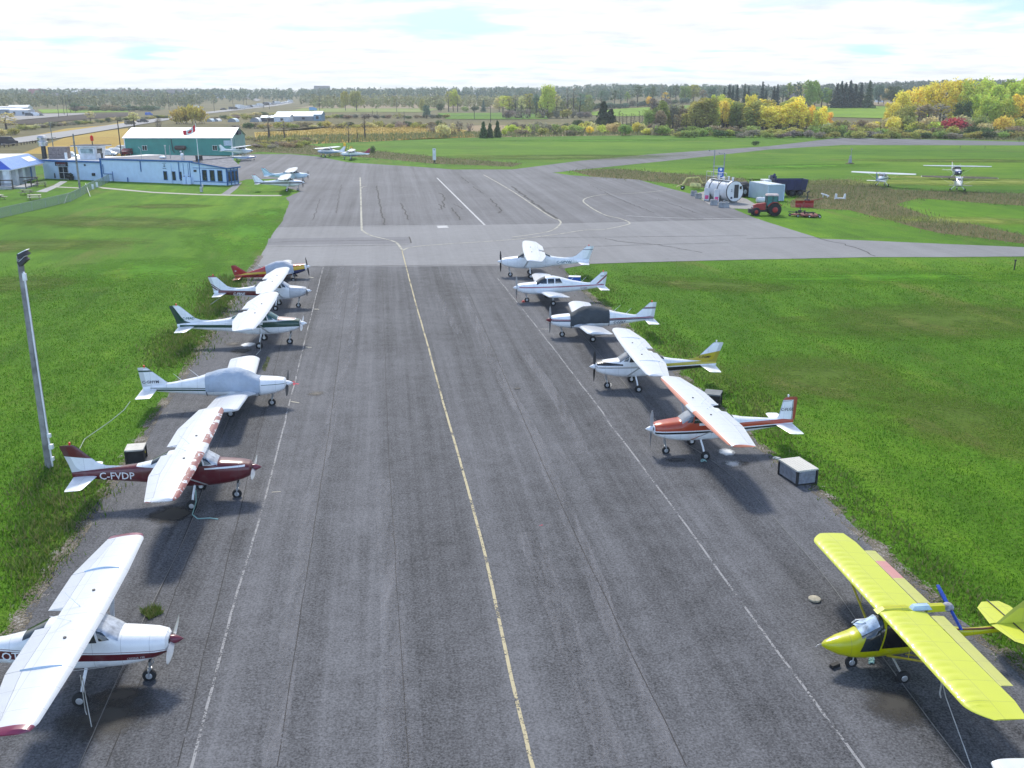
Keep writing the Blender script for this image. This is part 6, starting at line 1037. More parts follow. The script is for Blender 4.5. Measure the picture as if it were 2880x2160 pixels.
# golden poplars in the middle right
mass(26, 1950, 2115, (455, 452), YO + FU[:1], ['olive', 'green', 'yellow', 'lime', 'olive'], (9, 14.5), (6.5, 10), 'young_tree', 'young tree', 'tree', 'young trees', 14)
mass(28, 2105, 2262, (450, 446), YO, ['yellow', 'yellow', 'orange', 'olive', 'yellow'], (8.5, 13.5), (7, 10), 'young_tree', 'upright poplar', 'tree', 'poplars', 12)
mass(6, 2265, 2330, (440, 436), YO, ['orange', 'yellow'], (6.5, 12), (4.5, 6), 'young_tree', 'slender poplar', 'tree', 'slender poplars', 8)
mass(20, 1820, 1985, (448, 452), YO + TW_, ['olive', 'brown', 'grey-brown', 'green'], (7, 13), (5, 7), 'young_tree', 'half bare young tree', 'tree', 'half bare trees', 14)
mass(14, 2300, 2500, (428, 424), BU + TW_, ['straw', 'brown', 'olive', 'yellow'], (3, 5), (5, 8), 'bush', 'bush at the field foot', 'bush', 'field-foot bushes', 8)
# dark shrub belt along the runway
mass(40, 1860, 2900, (378, 362), BU + LO, ['olive', 'dark green', 'green', 'brown', 'green'], (2.6, 4.6), (6, 10), 'shrub', 'shrub behind the runway', 'shrub', 'shrubs', 8)
mass(44, 1900, 2900, (362, 348), LO + BU, ['olive', 'dark green', 'green', 'grey-brown', 'olive'], (1.8, 3.2), (5, 8), 'shrub', 'low shrub in front of the belt', 'shrub', 'low shrubs', 6)
mass(34, 1440, 1880, (400, 388), BU + LO + TW_, ['straw', 'lime', 'olive', 'yellow', 'green', 'brown', 'grey-brown'], (2.2, 4.8), (4.5, 8), 'shrub', 'rounded shrub', 'shrub', 'rounded shrubs', 22)
mass(20, 1420, 1860, (440, 430), BU + TW_, ['grey-brown', 'brown', 'olive', 'dark green'], (2.5, 5), (5, 9), 'shrub', 'shrub in the second rank', 'shrub', 'second rank shrubs', 16)
# tall thin hedgerow trees, centre right
for px, Y, h, w_, cn, k in ((1415, 650, 15, 8, 'lime', 'thin0'), (1432, 660, 15, 7, 'olive', 'thin1'), (1450, 650, 16, 7, 'grey-brown', 'gaunt0'), (1466, 646, 15, 6, 'straw', 'thin2'), (1490, 656, 17, 8, 'olive', 'thin3'), (1508, 650, 16, 8, 'blue-green', 'thin1'), (1540, 642, 20, 13, 'lime', 'full1'), (1528, 655, 19, 9, 'green', 'thin0'), (1566, 650, 16, 7, 'straw', 'thin2'), (1596, 646, 21, 5, 'grey-brown', 'gaunt1'), (1612, 650, 21, 6, 'grey-brown', 'gaunt0'), (1630, 652, 17, 8, 'blue-green', 'thin3'), (1655, 880, 14.5, 9, 'green', 'thin0'), (1690, 880, 18.5, 10, 'blue-green', 'thin1'), (1700, 900, 17.5, 9, 'blue-green', 'thin2'), (1728, 900, 17.5, 9, 'dark green', 'thin3'), (1745, 890, 16.5, 10, 'blue-green', 'thin0'), (1764, 900, 15.5, 8, 'green', 'thin1'), (1793, 900, 20.5, 11, 'dark green', 'thin2'), (1822, 910, 17.5, 8, 'blue-green', 'thin3'), (1836, 910, 17.5, 7, 'dark green', 'thin0'), (1860, 920, 18.5, 4, 'grey-brown', 'gaunt1'), (1884, 920, 17.5, 8, 'blue-green', 'thin1'), (1900, 920, 17.5, 9, 'dark green', 'thin2'), (1826, 880, 8.5, 7, 'orange', 'full2'), (1872, 930, 11.5, 8, 'orange', 'thin3'), (1925, 930, 14.5, 13, 'green', 'full3'), (1950, 940, 15.5, 14, 'olive', 'full0'), (1975, 930, 12.5, 9, 'brown', 'thin1'), (2000, 930, 13.5, 12, 'blue-green', 'full2')):
    plant(k, at(px, Y), h, w_, jit(VIEWC[cn], .1), 'hedgerow_tree', '%s %s in the hedgerow %s' % (cn, 'bare-topped tree' if k[0] == 'g' else 'tall thin tree' if k[0] == 't' else 'full-crowned tree', 'before the hill field' if Y > 680 else 'beyond the straw-coloured scrub'), 'tree', '%s hedgerow trees %s %s' % (cn, k[:4], Y > 680))
mass(20, 1640, 1940, (885, 900), BU, ['dark green', 'grey-brown', 'blue-green'], (4, 7), (9, 13), 'hedge_shrub', 'hedge shrub under thin trees', 'shrub', 'hedge shrubs', 10)
mass(12, 1420, 1660, (630, 640), BU + TW_, ['dark green', 'grey-brown', 'olive'], (4, 7), (7, 11), 'hedge_shrub', 'hedge shrub under thin trees', 'shrub', 'front hedge shrubs', 10)
plant('cedar0', at(1697, 455), 12, 10, (.05, .075, .04), 'dark_conifer', 'broad dark conifer standing before the hill field', 'tree'); plant('cedar0', at(1718, 462), 8.5, 8, (.06, .08, .045), 'dark_conifer', 'smaller dark conifer leaning on the broad one', 'tree')
for i, px in enumerate(list(range(1740, 1900, 11))): plant('gaunt%d' % (i % 2), at(px + rnd.uniform(-3, 3), 500 + rnd.uniform(-15, 15)), rnd.uniform(5, 8), 2.5, (.12, .1, .07), 'bare_sapling', 'thin bare sapling in the row below the hill field', 'tree', 'bare saplings below the hill field')
# spruces and the farmhouse group on the hill
for px, Y, h, w_, k in ((2034, 700, 16, 7, 0), (2048, 705, 18.5, 7, 1), (2058, 712, 17.5, 6, 2), (2070, 705, 18, 7, 0), (2091, 712, 18, 6, 1), (2102, 714, 17.5, 5, 2), (2141, 705, 19.5, 8, 0), (2152, 712, 14, 6, 1), (2174, 715, 16, 7, 2), (2183, 708, 17.5, 7, 0), (2350, 735, 17.5, 12, 1), (2362, 742, 19.5, 12, 2), (2374, 738, 18.5, 11, 0), (2387, 744, 20, 12, 1), (2402, 738, 17.5, 11, 2), (2418, 742, 18.5, 9, 0), (2440, 734, 20, 12, 1)):
    plant('spruce%d' % k, at(px, Y), h, w_, jit((.045, .08, .06) if px < 2430 else (.09, .13, .07), .15), 'spruce_tree', ('dark spruce in the row left of the farmhouse' if px < 2300 else 'dark spruce in the dense clump right of the farmhouse') if px != 2440 else 'paler spruce at the right end of the dense clump', 'tree', 'spruces in the row' if px < 2300 else 'spruces of the clump')
for px, Y, h, w_, cn, k in ((2200, 730, 17, 9, 'blue-green', 'thin0'), (2217, 740, 20, 10, 'green', 'thin1'), (2240, 745, 20, 11, 'blue-green', 'thin2'), (2250, 760, 19, 9, 'straw', 'thin3'), (2276, 705, 19.5, 12, 'green', 'full0'), (2290, 715, 18, 11, 'green', 'full1'), (2310, 720, 15, 9, 'blue-green', 'thin0'), (2325, 740, 14, 9, 'green', 'full2'), (2120, 780, 11, 12, 'blue-green', 'full3'), (2470, 830, 15, 12, 'blue-green', 'full1'), (2485, 840, 12, 9, 'straw', 'full2'), (2510, 830, 14, 14, 'dark green', 'full0'), (2530, 820, 11, 9, 'blue-green', 'full3')):
    plant(k, at(px, Y), h, w_, jit(VIEWC[cn], .1), 'farm_tree', '%s %s tree by the farmhouse on the hill' % (cn, 'thin' if k[0] == 't' else 'round-crowned'), 'tree', '%s trees by the farmhouse %s' % (cn, k[:4]))
# meadow trees, centre and left
for px, Y, h, w_, cn, k, lb in ((972, 900, 16.5, 9, 'olive', 'full0', 'left half of the leaning willow pair in the pale field'), (1003, 905, 17, 15, 'olive', 'full1', 'right, broader half of the leaning willow pair in the pale field'), (1187, 850, 10.5, 5, 'olive', 'young0', 'slim forked tree at the edge of the pale field'), (1200, 634, 8.2, 5, 'blue-green', 'young1', 'dark shrubby tree under the slim forked one'), (1262, 870, 18, 8, 'olive', 'thin0', 'leftmost tall tree of the cluster of three by the green field'), (1275, 875, 18, 10, 'lime', 'full2', 'leafy middle tree of the cluster of three by the green field'), (1287, 870, 15, 7, 'olive', 'thin2', 'rightmost tree of the cluster of three by the green field'), (1238, 865, 8, 9, 'dark green', 'bush0', 'dark bush left of the cluster of three tall trees'), (1360, 865, 10, 7, 'blue-green', 'spruce0', 'small pointed conifer beyond the green field'), (1404, 860, 12, 13, 'straw', 'full3', 'straw-coloured round tree beyond the green field'), (1310, 870, 5, 10, 'green', 'bush1', 'round bush between the cluster and the pointed conifer'), (1335, 870, 5, 10, 'dark green', 'bush2', 'dark bush left of the pointed conifer')):
    plant(k, at(px, Y), h, w_, jit(VIEWC[cn], .08), 'meadow_tree', lb, 'tree' if k[0] != 'b' else 'bush')
for px, Y, h, w_, cn, k, lb in ((1360, 354, 5.8, 3.9, 'dark green', 'cedar0', 'left one of three dark cedars at the edge of the infield'), (1378, 356, 5.2, 3.2, 'dark green', 'cedar0', 'middle one of three dark cedars at the edge of the infield'), (1399, 359, 6.0, 3.5, 'dark green', 'cedar0', 'right one of three dark cedars at the edge of the infield'), (1250, 362, 5.2, 6.5, 'straw', 'bush0', 'pale yellow bush by the three cedars'), (1275, 375, 5, 5, 'straw', 'twig0', 'spiky straw bush beside the pale yellow one'), (1218, 398, 4, 7, 'grey-brown', 'twig1', 'bare brown thicket before the green field'), (1292, 402, 5, 5, 'grey-brown', 'twig0', 'bare grey bush between the thicket and the cedars'), (1320, 405, 4.6, 4, 'grey-brown', 'twig1', 'small bare bush right of the thicket'), (981, 322, 7, 2.6, 'grey-brown', 'gaunt0', 'bare upright sapling in the golden meadow, nearest the apron'), (1027, 356, 9, 4, 'grey-brown', 'gaunt1', 'tall bare shrub in the middle of the golden meadow'), (1005, 345, 5, 2, 'olive', 'gaunt0', 'thin small sapling in the golden meadow'), (757, 348, 9, 5, 'grey-brown', 'gaunt1', 'bare tree right of the hangar'), (801, 352, 7, 4, 'grey-brown', 'gaunt0', 'smaller bare tree between hangar and golden meadow'), (2125, 303, 1.6, 3.6, 'dark green', 'low0', 'single dark low bush in the infield grass'), (1049, 262, 2.2, 2.4, 'dark green', 'low1', 'dark low bush in the rough grass beyond the apron'), (970, 262, 3.2, 1.6, 'orange', 'twig0', 'orange sapling behind the parked pair of far aircraft'), (990, 262, 2.4, 1.2, 'orange', 'twig1', 'low orange sapling by the far parked pair'), (1418, 372, 3, 3, 'lime', 'bush3', 'bright lime bush right of the three cedars'), (1500, 372, 4.5, 3.5, 'grey-brown', 'twig0', 'brown upright bush in the pink meadow')):
    plant(k, at(px, Y), h, w_, jit(VIEWC[cn], .08), 'meadow_bush', lb, 'bush' if k[:4] in ('bush', 'twig', 'low0', 'low1') else 'tree')
for i, (px, w_, h) in enumerate(((500, 9, 8.5), (520, 10, 10), (545, 10, 10.5), (568, 8, 9))): plant(BU[i], at(px, 520 + 5 * (i % 2)), h, w_ * 1.05, jit((.5, .42, .09), .1), 'willow_bush', ('leftmost', 'second', 'third', 'rightmost')[i] + ' of four golden willow bushes behind the hangar', 'bush', 'golden willow bushes behind the hangar')
mass(34, 660, 1260, (455, 465), BU + TW_ + LO, ['olive', 'grey-brown', 'dark green', 'brown', 'straw', 'olive'], (1.6, 3.6), (5, 9), 'scrub_bush', 'scrub bush', 'bush', 'scrub bushes', 12)
mass(34, 600, 1260, (600, 640), BU + TW_ + LO, ['olive', 'grey-brown', 'dark green', 'brown'], (1.8, 4), (6, 10), 'scrub_bush', 'scrub bush in the dark rear belt', 'bush', 'dark rear scrub bushes', 14)
mass(10, 660, 900, (330, 330), LO + TW_, ['olive', 'straw', 'brown'], (1, 2), (4, 7), 'scrub_bush', 'low scrub bush', 'bush', 'low scrub bushes', 14)
mass(12, 670, 860, (290, 300), LO, ['brown', 'grey-brown', 'olive'], (.9, 1.6), (4, 7), 'scrub_bush', 'low scrub bush beside the apron', 'bush', 'low apron scrub', 10)
for px, Y, h, w_, cn, k, lb in ((20, 390, 8.7, 9, 'straw', 'thin0', 'pale half bare tree at the left border by the highway'), (4, 369, 3.4, 6, 'straw', 'bush0', 'pale bush under the half bare tree at the left border'), (40, 381, 3, 6, 'olive', 'bush1', 'olive bush right of the half bare tree at the left border'), (378, 469, 7.5, 7, 'straw', 'thin1', 'yellowing roadside tree at the highway left of the hangar roof'), (447, 465, 4.4, 6, 'grey-brown', 'twig0', 'grey bare bush behind the hangar roof'), (255, 529, 6.8, 6, 'straw', 'thin2', 'small pale tree on the far bank of the highway')):
    plant(k, at(px, Y), h, w_, jit(VIEWC[cn], .08), 'roadside_tree', lb, 'tree' if k[0] == 't' else 'bush')
mass(40, 60, 470, (430, 640), BU + LO + TW_, ['olive', 'grey-brown', 'dark green', 'straw'], (1.2, 3), (4, 8), 'verge_bush', 'bush on the highway bank', 'bush', 'highway bank bushes', 10)
mass(12, 650, 840, (700, 740), BU, ['olive', 'straw', 'dark green'], (1.5, 3), (6, 10), 'verge_bush', 'bush before the distant traffic', 'bush', 'bushes before the traffic', 12)
mass(16, 200, 450, (880, 900), BU, ['dark green', 'brown', 'blue-green'], (4, 8), (12, 22), 'field_bush', 'dark thicket bush beyond the lime field', 'bush', 'thicket bushes beyond the lime field', 20)
# the far woods: thousands of crowns read as one mass
def far_wood(name, n, f, hlo, hhi, cols, label, k=34):
    vs, mats_ = [], []
    P_ = []
    for _ in range(n):
        x, y = f(); h = rnd.uniform(hlo, hhi); P_.append((x, y, hz(x, y), h, h * rnd.uniform(.4, .75)))
    P_ = np.array(P_); c = np.repeat(P_, k, 0); u = rg.normal(size=(len(c), 3)); u /= np.linalg.norm(u, axis=1)[:, None]; u *= rg.uniform(.3, 1, (len(c), 1)) ** .5
    cen = np.stack([c[:, 0] + u[:, 0] * c[:, 4] * .5, c[:, 1] + u[:, 1] * c[:, 4] * .5, c[:, 2] + c[:, 3] * .55 + u[:, 2] * c[:, 3] * .45], 1)
    s = np.repeat(P_[:, 3] * .13, k); v, fc_ = cards(cen, s)
    m = bpy.data.materials.new(name + '_leaf'); m.use_nodes = True; t = NT(m.node_tree); b = t.n['Principled BSDF']; b.inputs['Roughness'].default_value = .9
    co = t.coord(); f1 = t.noise(co, .012, 4, .8); f2 = t.noise(co, .06, 3, .7); ge = t.new('ShaderNodeNewGeometry')
    ff = t.math('ADD', t.math('MULTIPLY', f1, .5), t.math('ADD', t.math('MULTIPLY', f2, .35), t.math('MULTIPLY', ge.outputs['Random Per Island'], .15)))
    t.link(t.ramp(ff, [(.3 + .4 * i / (len(cols) - 1), q) for i, q in enumerate(cols)]), b.inputs['Base Color'])
    o = npmesh(name, v, fc_, m); o['label'] = label; o['category'] = 'woodland'; return kind(o, 'stuff')
def road_free(f):
    def g():
        while True:
            x, y = f(); d = y * _c + H * _s; px = 1440 + F * x / d
            if not (610 < px < 850 and y < 1900) and not (560 < px < 700 and y < 1300): return x, y
    return g
def strip(pa, pb, ya, yb): return lambda: (lambda Y, px: (tuple(at(px, Y))[0], Y))(rnd.uniform(ya, yb), rnd.uniform(pa, pb))
WC = [(.05, .1, .075), (.09, .15, .1), (.14, .19, .1), (.24, .26, .12), (.11, .17, .13)]
far_wood('far_woods', 1500, strip(-200, 1500, 1450, 2400), 11, 16, WC, 'hazy mixed woodland along the horizon beyond the fields', 26)
far_wood('far_woods', 700, strip(1380, 2050, 1200, 2200), 11, 16, WC, 'hazy woodland along the horizon behind the hedgerow trees', 26)
far_wood('far_woods', 900, strip(2050, 3050, 1150, 1900), 11, 15, [(.05, .08, .055), (.075, .11, .06), (.1, .14, .07), (.15, .15, .07)], 'blue-green wooded ridge on the horizon behind the farmhouse', 26)
far_wood('middle_woods', 420, strip(880, 1500, 1000, 1450), 8, 13, [(.17, .19, .08), (.28, .27, .1), (.36, .33, .12), (.24, .24, .11)], 'pale autumn woodland belt beyond the tan field', 30)
far_wood('middle_woods', 520, road_free(strip(-200, 900, 1050, 1700)), 8, 14, [(.09, .13, .06), (.16, .18, .07), (.27, .26, .09), (.18, .18, .09)], 'broken woodland among the distant houses', 30)
far_wood('middle_woods', 140, strip(1430, 1660, 720, 900), 8, 12, [(.14, .17, .07), (.24, .24, .08), (.3, .27, .1)], 'loose woodland behind the first hedgerow', 40)

# ---------------------------------------------------------------- grass blades
def blades(name, n, poly_px, hlo, hhi, wd, cols, label, lean=.5, avoid=None, near=1.0, z0=.01, jitter=0):
    pp = P(*poly_px); xs = [p.x for p in pp]; ys = [p.y for p in pp]; X = []; Yv = []
    while sum(map(len, X)) < n:
        k = n * 2; u = rg.uniform(0, 1, k); y = min(ys) * (max(ys) / min(ys)) ** (u ** near) if min(ys) > 0 else rg.uniform(min(ys), max(ys), k); x = rg.uniform(min(xs), max(xs), k); ok = inpoly(x, y, pp)
        if avoid: ok &= ~inpoly(x, y, avoid)
        ok &= np.abs(x) < y * .62 + 3
        X.append(x[ok]); Yv.append(y[ok])
    x = np.concatenate(X)[:n]; y = np.concatenate(Yv)[:n]; n = len(x)
    if jitter: x = x + rg.normal(0, jitter, n) * (.3 + y / 60); y = y + rg.normal(0, jitter, n) * (.3 + y / 40)
    if jitter and avoid: ok = ~inpoly(x, y, avoid); x, y = x[ok], y[ok]; n = len(x)
    # gather blades in tufts of uneven height
    cl = np.sin(x * 1.7 + np.sin(y * 1.1) * 2) * np.sin(y * 1.3 + np.sin(x * .9) * 2) * .5 + .5
    h = rg.uniform(hlo, hhi, n) * (.55 + .75 * cl); a = rg.uniform(0, 6.283, n); la = rg.uniform(0, 6.283, n); ll = h * rg.uniform(.1, lean, n); w2 = wd * rg.uniform(.6, 1.4, n) * (1 + y / 90)
    v = np.zeros((n, 3, 3)); dx, dy = np.cos(a) * w2, np.sin(a) * w2
    v[:, 0] = np.stack([x - dx, y - dy, np.full(n, z0)], 1); v[:, 1] = np.stack([x + dx, y + dy, np.full(n, z0)], 1); v[:, 2] = np.stack([x + np.cos(la) * ll, y + np.sin(la) * ll, z0 + h], 1)
    key = name + str(cols)
    if key not in _M:
        m = bpy.data.materials.new(name + '_blade'); m.use_nodes = True; t = NT(m.node_tree); b = t.n['Principled BSDF']; b.inputs['Roughness'].default_value = .8; b.inputs['Specular IOR Level'].default_value = .2
        ge = t.new('ShaderNodeNewGeometry'); f = t.math('ADD', t.math('MULTIPLY', ge.outputs['Random Per Island'], .5), t.math('MULTIPLY', t.noise(t.coord(), .5, 4, .6), .5))
        c = t.ramp(f, [(.2 + .6 * i / (len(cols) - 1), q) for i, q in enumerate(cols)]); t.link(c, b.inputs['Base Color']); tr = t.new('ShaderNodeBsdfTranslucent'); t.link(c, tr.inputs['Color']); mx = t.new('ShaderNodeMixShader'); mx.inputs[0].default_value = .3
        t.link(b.outputs[0], mx.inputs[1]); t.link(tr.outputs[0], mx.inputs[2]); t.link(mx.outputs[0], t.n['Material Output'].inputs['Surface']); _M[key] = m
    o = npmesh(name, v.reshape(-1, 3), np.arange(3 * n).reshape(-1, 3), _M[key]); o['label'] = label; o['category'] = 'grass'; return kind(o, 'stuff')
GC = [(.05, .14, .01), (.085, .215, .014), (.135, .285, .022), (.29, .3, .09)]
WCOL = [(.07, .15, .02), (.11, .2, .03), (.18, .22, .06), (.28, .25, .12)]
BRN = [(.12, .17, .055), (.19, .22, .085), (.26, .26, .12), (.36, .33, .18)]
LAP = [q for q in LEFT_EDGE if q[1] > 745]
blades('lawn_blades', 90000, LAP + [(-200, 745), (-900, 2400)], .05, .11, .014, GC, 'short mown grass of the left-hand lawn', .6, APRON, jitter=1.2)
blades('lawn_blades', 130000, [(1580, 758)] + RIGHT_EDGE + [(3600, 2400), (3300, 745)], .05, .11, .014, GC, 'short mown grass of the right-hand lawn', .6, APRON, jitter=1.2)
def edge_band(pts, d, sgn): q = P(*pts); return q
WEED = 'rough weeds growing along the edge of the asphalt'
for poly, n, hh in (([(60, 1330), (170, 1290), (330, 1330), (318, 1370), (250, 1455), (150, 1610), (60, 1700), (20, 1560)], 4200, (.08, .34)), ([(430, 960), (500, 925), (590, 915), (600, 935), (540, 1020), (470, 1040), (420, 1010)], 3000, (.08, .36)), ([(560, 870), (600, 790), (690, 780), (650, 850), (618, 905), (570, 900)], 3500, (.1, .45)), ([(1760, 905), (1850, 920), (1960, 985), (2010, 1080), (1960, 1090), (1880, 1010), (1800, 950)], 1700, (.06, .22)), ([(1990, 1100), (2080, 1070), (2180, 1130), (2230, 1240), (2190, 1290), (2140, 1240), (2050, 1160)], 1700, (.06, .25)), ([(2180, 1280), (2260, 1240), (2420, 1370), (2560, 1500), (2720, 1640), (2880, 1760), (2900, 1900), (2660, 1700), (2460, 1530), (2330, 1400)], 2600, (.06, .2)), ([(1590, 765), (1700, 800), (1740, 870), (1690, 850), (1620, 785)], 1500, (.06, .2))):
    blades('edge_weeds', n, poly, *hh, .02, WCOL, WEED, .8, jitter=.45)
blades('crack_weeds', 500, [(396, 1725), (440, 1712), (462, 1728), (420, 1748)], .06, .22, .012, WCOL, 'small weed tuft in the cable seam near the white aircraft', .9, z0=.05)
blades('crack_weeds', 260, [(738, 1040), (752, 1005), (760, 1010), (745, 1050)], .04, .12, .02, BRN, 'dry weeds in a crack by the covered aircraft', .9, z0=.05)
for q, n in zip(BANDS, (6500, 4200, 12000)): blades('tall_grass', n, q, .14, .55, .022, BRN, 'tall dry grass in the ditch band', 1.1, jitter=.35)
blades('tall_grass', 9000, [(720, 397), (876, 405), (1078, 397), (1208, 389), (1345, 386), (1440, 385.5), (1765, 380.5), (2160, 380.5), (2368, 386), (2880, 396), (2880, 388), (2300, 376), (1765, 372), (1345, 372), (1000, 380), (730, 384)], .5, 1.2, .05, BRN, 'tall dry grass at the far edge of the infield', .5)
blades('tall_grass', 9000, [(880, 402), (1078, 395), (1330, 386), (1300, 366), (1200, 354), (1000, 353), (860, 368), (720, 374), (720, 396)], .12, .42, .05, [(.24, .16, .05), (.38, .27, .08), (.5, .37, .11), (.44, .4, .13)], 'golden dry grass of the far meadow', .5)
# ---------------------------------------------------------------- distant buildings, poles and traffic
def shed(name, label, px, Y, w_, d, h, rh, wall, roof, rz=0, cat='building', extra=None, group=None):
    if Y > 1000: Y *= 1.5; w_, d, h, rh = w_ * 1.45, d * 1.2, h * 1.3, rh * 1.3
    p = at(px, Y); o = thing(name, label, cat, p, rz, group); part('wall', wall, o, lambda b: (b.box((0, d / 2, h / 2 - .3), (w_, d, h + .6)), b.add([(-w_ / 2, 0, h), (-w_ / 2, d, h), (-w_ / 2, d / 2, h + rh - .05), (w_ / 2, 0, h), (w_ / 2, d, h), (w_ / 2, d / 2, h + rh - .05)], [(0, 1, 2), (3, 5, 4)])))
    part('roof', roof, o, lambda b: b.loft([[(-w_ / 2 - .4, y, z), (w_ / 2 + .4, y, z), (w_ / 2 + .4, y, z + .15), (-w_ / 2 - .4, y, z + .15)] for y, z in ((-.4, h - .1), (d / 2, h + rh), (d + .4, h - .1))], 0, False))
    nwin = max(1, int(w_ / 6)); part('opening', DARK, o, lambda b: [b.box((-w_ / 2 + w_ * (i + .5) / nwin, -.02, h * .5), (min(1.6, w_ / nwin * .4), .1, h * .45)) for i in range(nwin)]); return o
GW_ = mat('grey_barn_wall', (.25, .27, .29), .8); RB = mat('red_barn_wall', (.25, .05, .06), .8); DB = mat('dark_brown_wall', (.09, .06, .055), .8); BR_ = mat('pale_blue_roof', (.55, .66, .74), .5); GR_ = mat('grey_shingle', (.14, .13, .135), .9); WR_ = mat('white_far_roof', (.8, .8, .8), .5)
shed('barn', 'long low barn with a pale blue roof right of the willow bushes', 838, 580, 26, 10, 2.6, 2.3, GW_, BR_, R(-3)); shed('barn', 'white-fronted shed with a wavy pale roof before the long barn', 793, 560, 9, 7, 2.6, 1.4, PWALL, BR_, R(-5)); shed('barn', 'dark grey shed left of the white-fronted shed', 757, 562, 9, 6, 2.2, 1.0, mat('dark_shed_wall', (.07, .08, .1), .8), BR_, R(-3)); shed('barn', 'pale blue end barn under the utility pole', 893, 579, 4.6, 9, 3.6, 1.6, mat('blue_barn_wall', (.2, .3, .38), .8), BR_, R(-3))
for i, (px, Y, r_, c) in enumerate(((587, 560, 1.9, 'pale'), (606, 566, 1.7, 'white'), (652, 552, 2.4, 'blue-grey'), (716, 556, 2.7, 'white'))):
    o = thing('quonset_hut', '%s arched storage hut %s' % (c, ('just right of the golden willows', 'second from the golden willows', 'midway between willows and barns', 'open-ended and nearest the barns')[i]), 'hut', at(px, Y)); part('shell', WR_ if c == 'white' else BR_, o, lambda b: b.loft([[(r_ * math.cos(a), y, r_ * .85 * math.sin(a)) for a in [math.pi * j / 10 for j in range(11)]] for y in (0, 7)], 0, True, False)); part('end_wall', GW_, o, lambda b: b.add([(r_ * math.cos(math.pi * j / 10) * .96, .1, r_ * .82 * math.sin(math.pi * j / 10)) for j in range(11)], [tuple(range(11))]))
shed('warehouse', 'grey industrial shed with bright roof strips at the left border', 8, 705, 24, 14, 4.4, .8, GW_, BR_, R(-2)); shed('warehouse', 'pale grey warehouse beside a parked white truck on the gravel yard', 54, 700, 13, 10, 4, .6, mat('pale_warehouse_wall', (.5, .52, .55), .8), WR_, R(-2)); shed('warehouse', 'bright flat building at the far left border of the fields', 6, 900, 26, 10, 3.2, .6, GW_, WR_)
shed('farmhouse', 'dark brick farmhouse with a grey roof among trees on the hill', 2249, 790, 16, 11, 5, 4.2, DB, GR_, R(4)); shed('barn', 'long white barn roof on the horizon before the far woods', 985, 1500, 60, 16, 5, 3, GW_, WR_); shed('barn', 'short white barn left end of the far row', 938, 1540, 16, 14, 6, 4, GW_, WR_); shed('house', 'white far house in the woods above the green field', 1352, 1750, 22, 12, 5, 3, PWALL, WR_); shed('barn', 'dark red barn among the far trees on the left', 98, 1150, 16, 12, 6, 5, RB, mat('red_barn_roof', (.22, .05, .07), .8)); shed('row_house', 'long brown roofed row left of the highway, the longer one', 280, 1180, 44, 12, 6, 4, DB, mat('brown_shingle', (.13, .09, .085), .9)); shed('row_house', 'second brown roofed row among the far trees, closer to the highway', 380, 1150, 34, 12, 6, 4, DB, mat('brown_shingle', (.13, .09, .085), .9)); shed('house', 'dark blue-grey far house beside the highway', 488, 1120, 20, 12, 7, 4, mat('blue_grey_wall', (.1, .12, .15), .8), GR_); shed('house', 'white low far building beyond the dark house', 545, 1180, 30, 10, 3.5, 1.5, PWALL, WR_); shed('house', 'long white low building facing the tan verge', 590, 1160, 36, 10, 3.5, 1.5, PWALL, GR_); shed('house', 'low white tent-like shed in the far fields at left', 50, 900, 18, 10, 3, 2, PWALL, WR_); shed('house', 'pale far house with a red wall by the brown rows', 160, 1050, 18, 10, 5, 3, RB, GR_); shed('house', 'white roofed house between the far trees at left', 198, 1160, 14, 10, 6, 3, PWALL, WR_); shed('house', 'grey far house with a steep roof above the tan field', 905, 1640, 26, 14, 8, 9, GW_, GR_); shed('house', 'white house on the hill ridge right of the spruces', 2475, 900, 7, 6, 3, 2, PWALL, GR_)
for px, Y, h, lb in ((166, 643, 9.2, 'dark pole on the gravel yard'), (181, 735, 11, 'leftmost tall thin pole of the far group'), (190, 700, 14.4, 'tallest thin pole of the far group'), (199, 820, 10.5, 'third thin pole of the far group'), (212, 820, 7, 'rightmost thin pole of the far group'), (476, 957, 16, 'pole beyond the golden willows on the left'), (562, 1050, 8, 'pole left of the highway ahead of the traffic'), (603, 865, 9.5, 'pole beside the highway at the first distant car'), (656, 1080, 15, 'tall pole beside the distant traffic'), (686, 1080, 10, 'left one of the pole pair in the traffic'), (694, 1080, 10, 'right one of the pole pair in the traffic'), (742, 1050, 13, 'pole in front of the distant traffic queue'), (758, 1000, 8, 'short pole at the traffic queue'), (900, 750, 12.5, 'pole at the right end of the pale blue barn'), (1116, 850, 11, 'pole with a crossarm in the tan field'), (1048, 680, 4, 'short post left in the dark scrub'), (1061, 682, 4, 'short post right in the dark scrub'), (1137, 596, 5, 'post in the scrub before the tan field'), (1334, 608, 8.8, 'thin pole before the green field'), (1380, 545, 8.5, 'second thin pole before the green field')):
    pole('utility_pole', lb, at(px, Y), h, .14 + Y * .00008, DW, 'distant utility poles', 1.8 if px in (900, 1116, 686, 694) else 0)
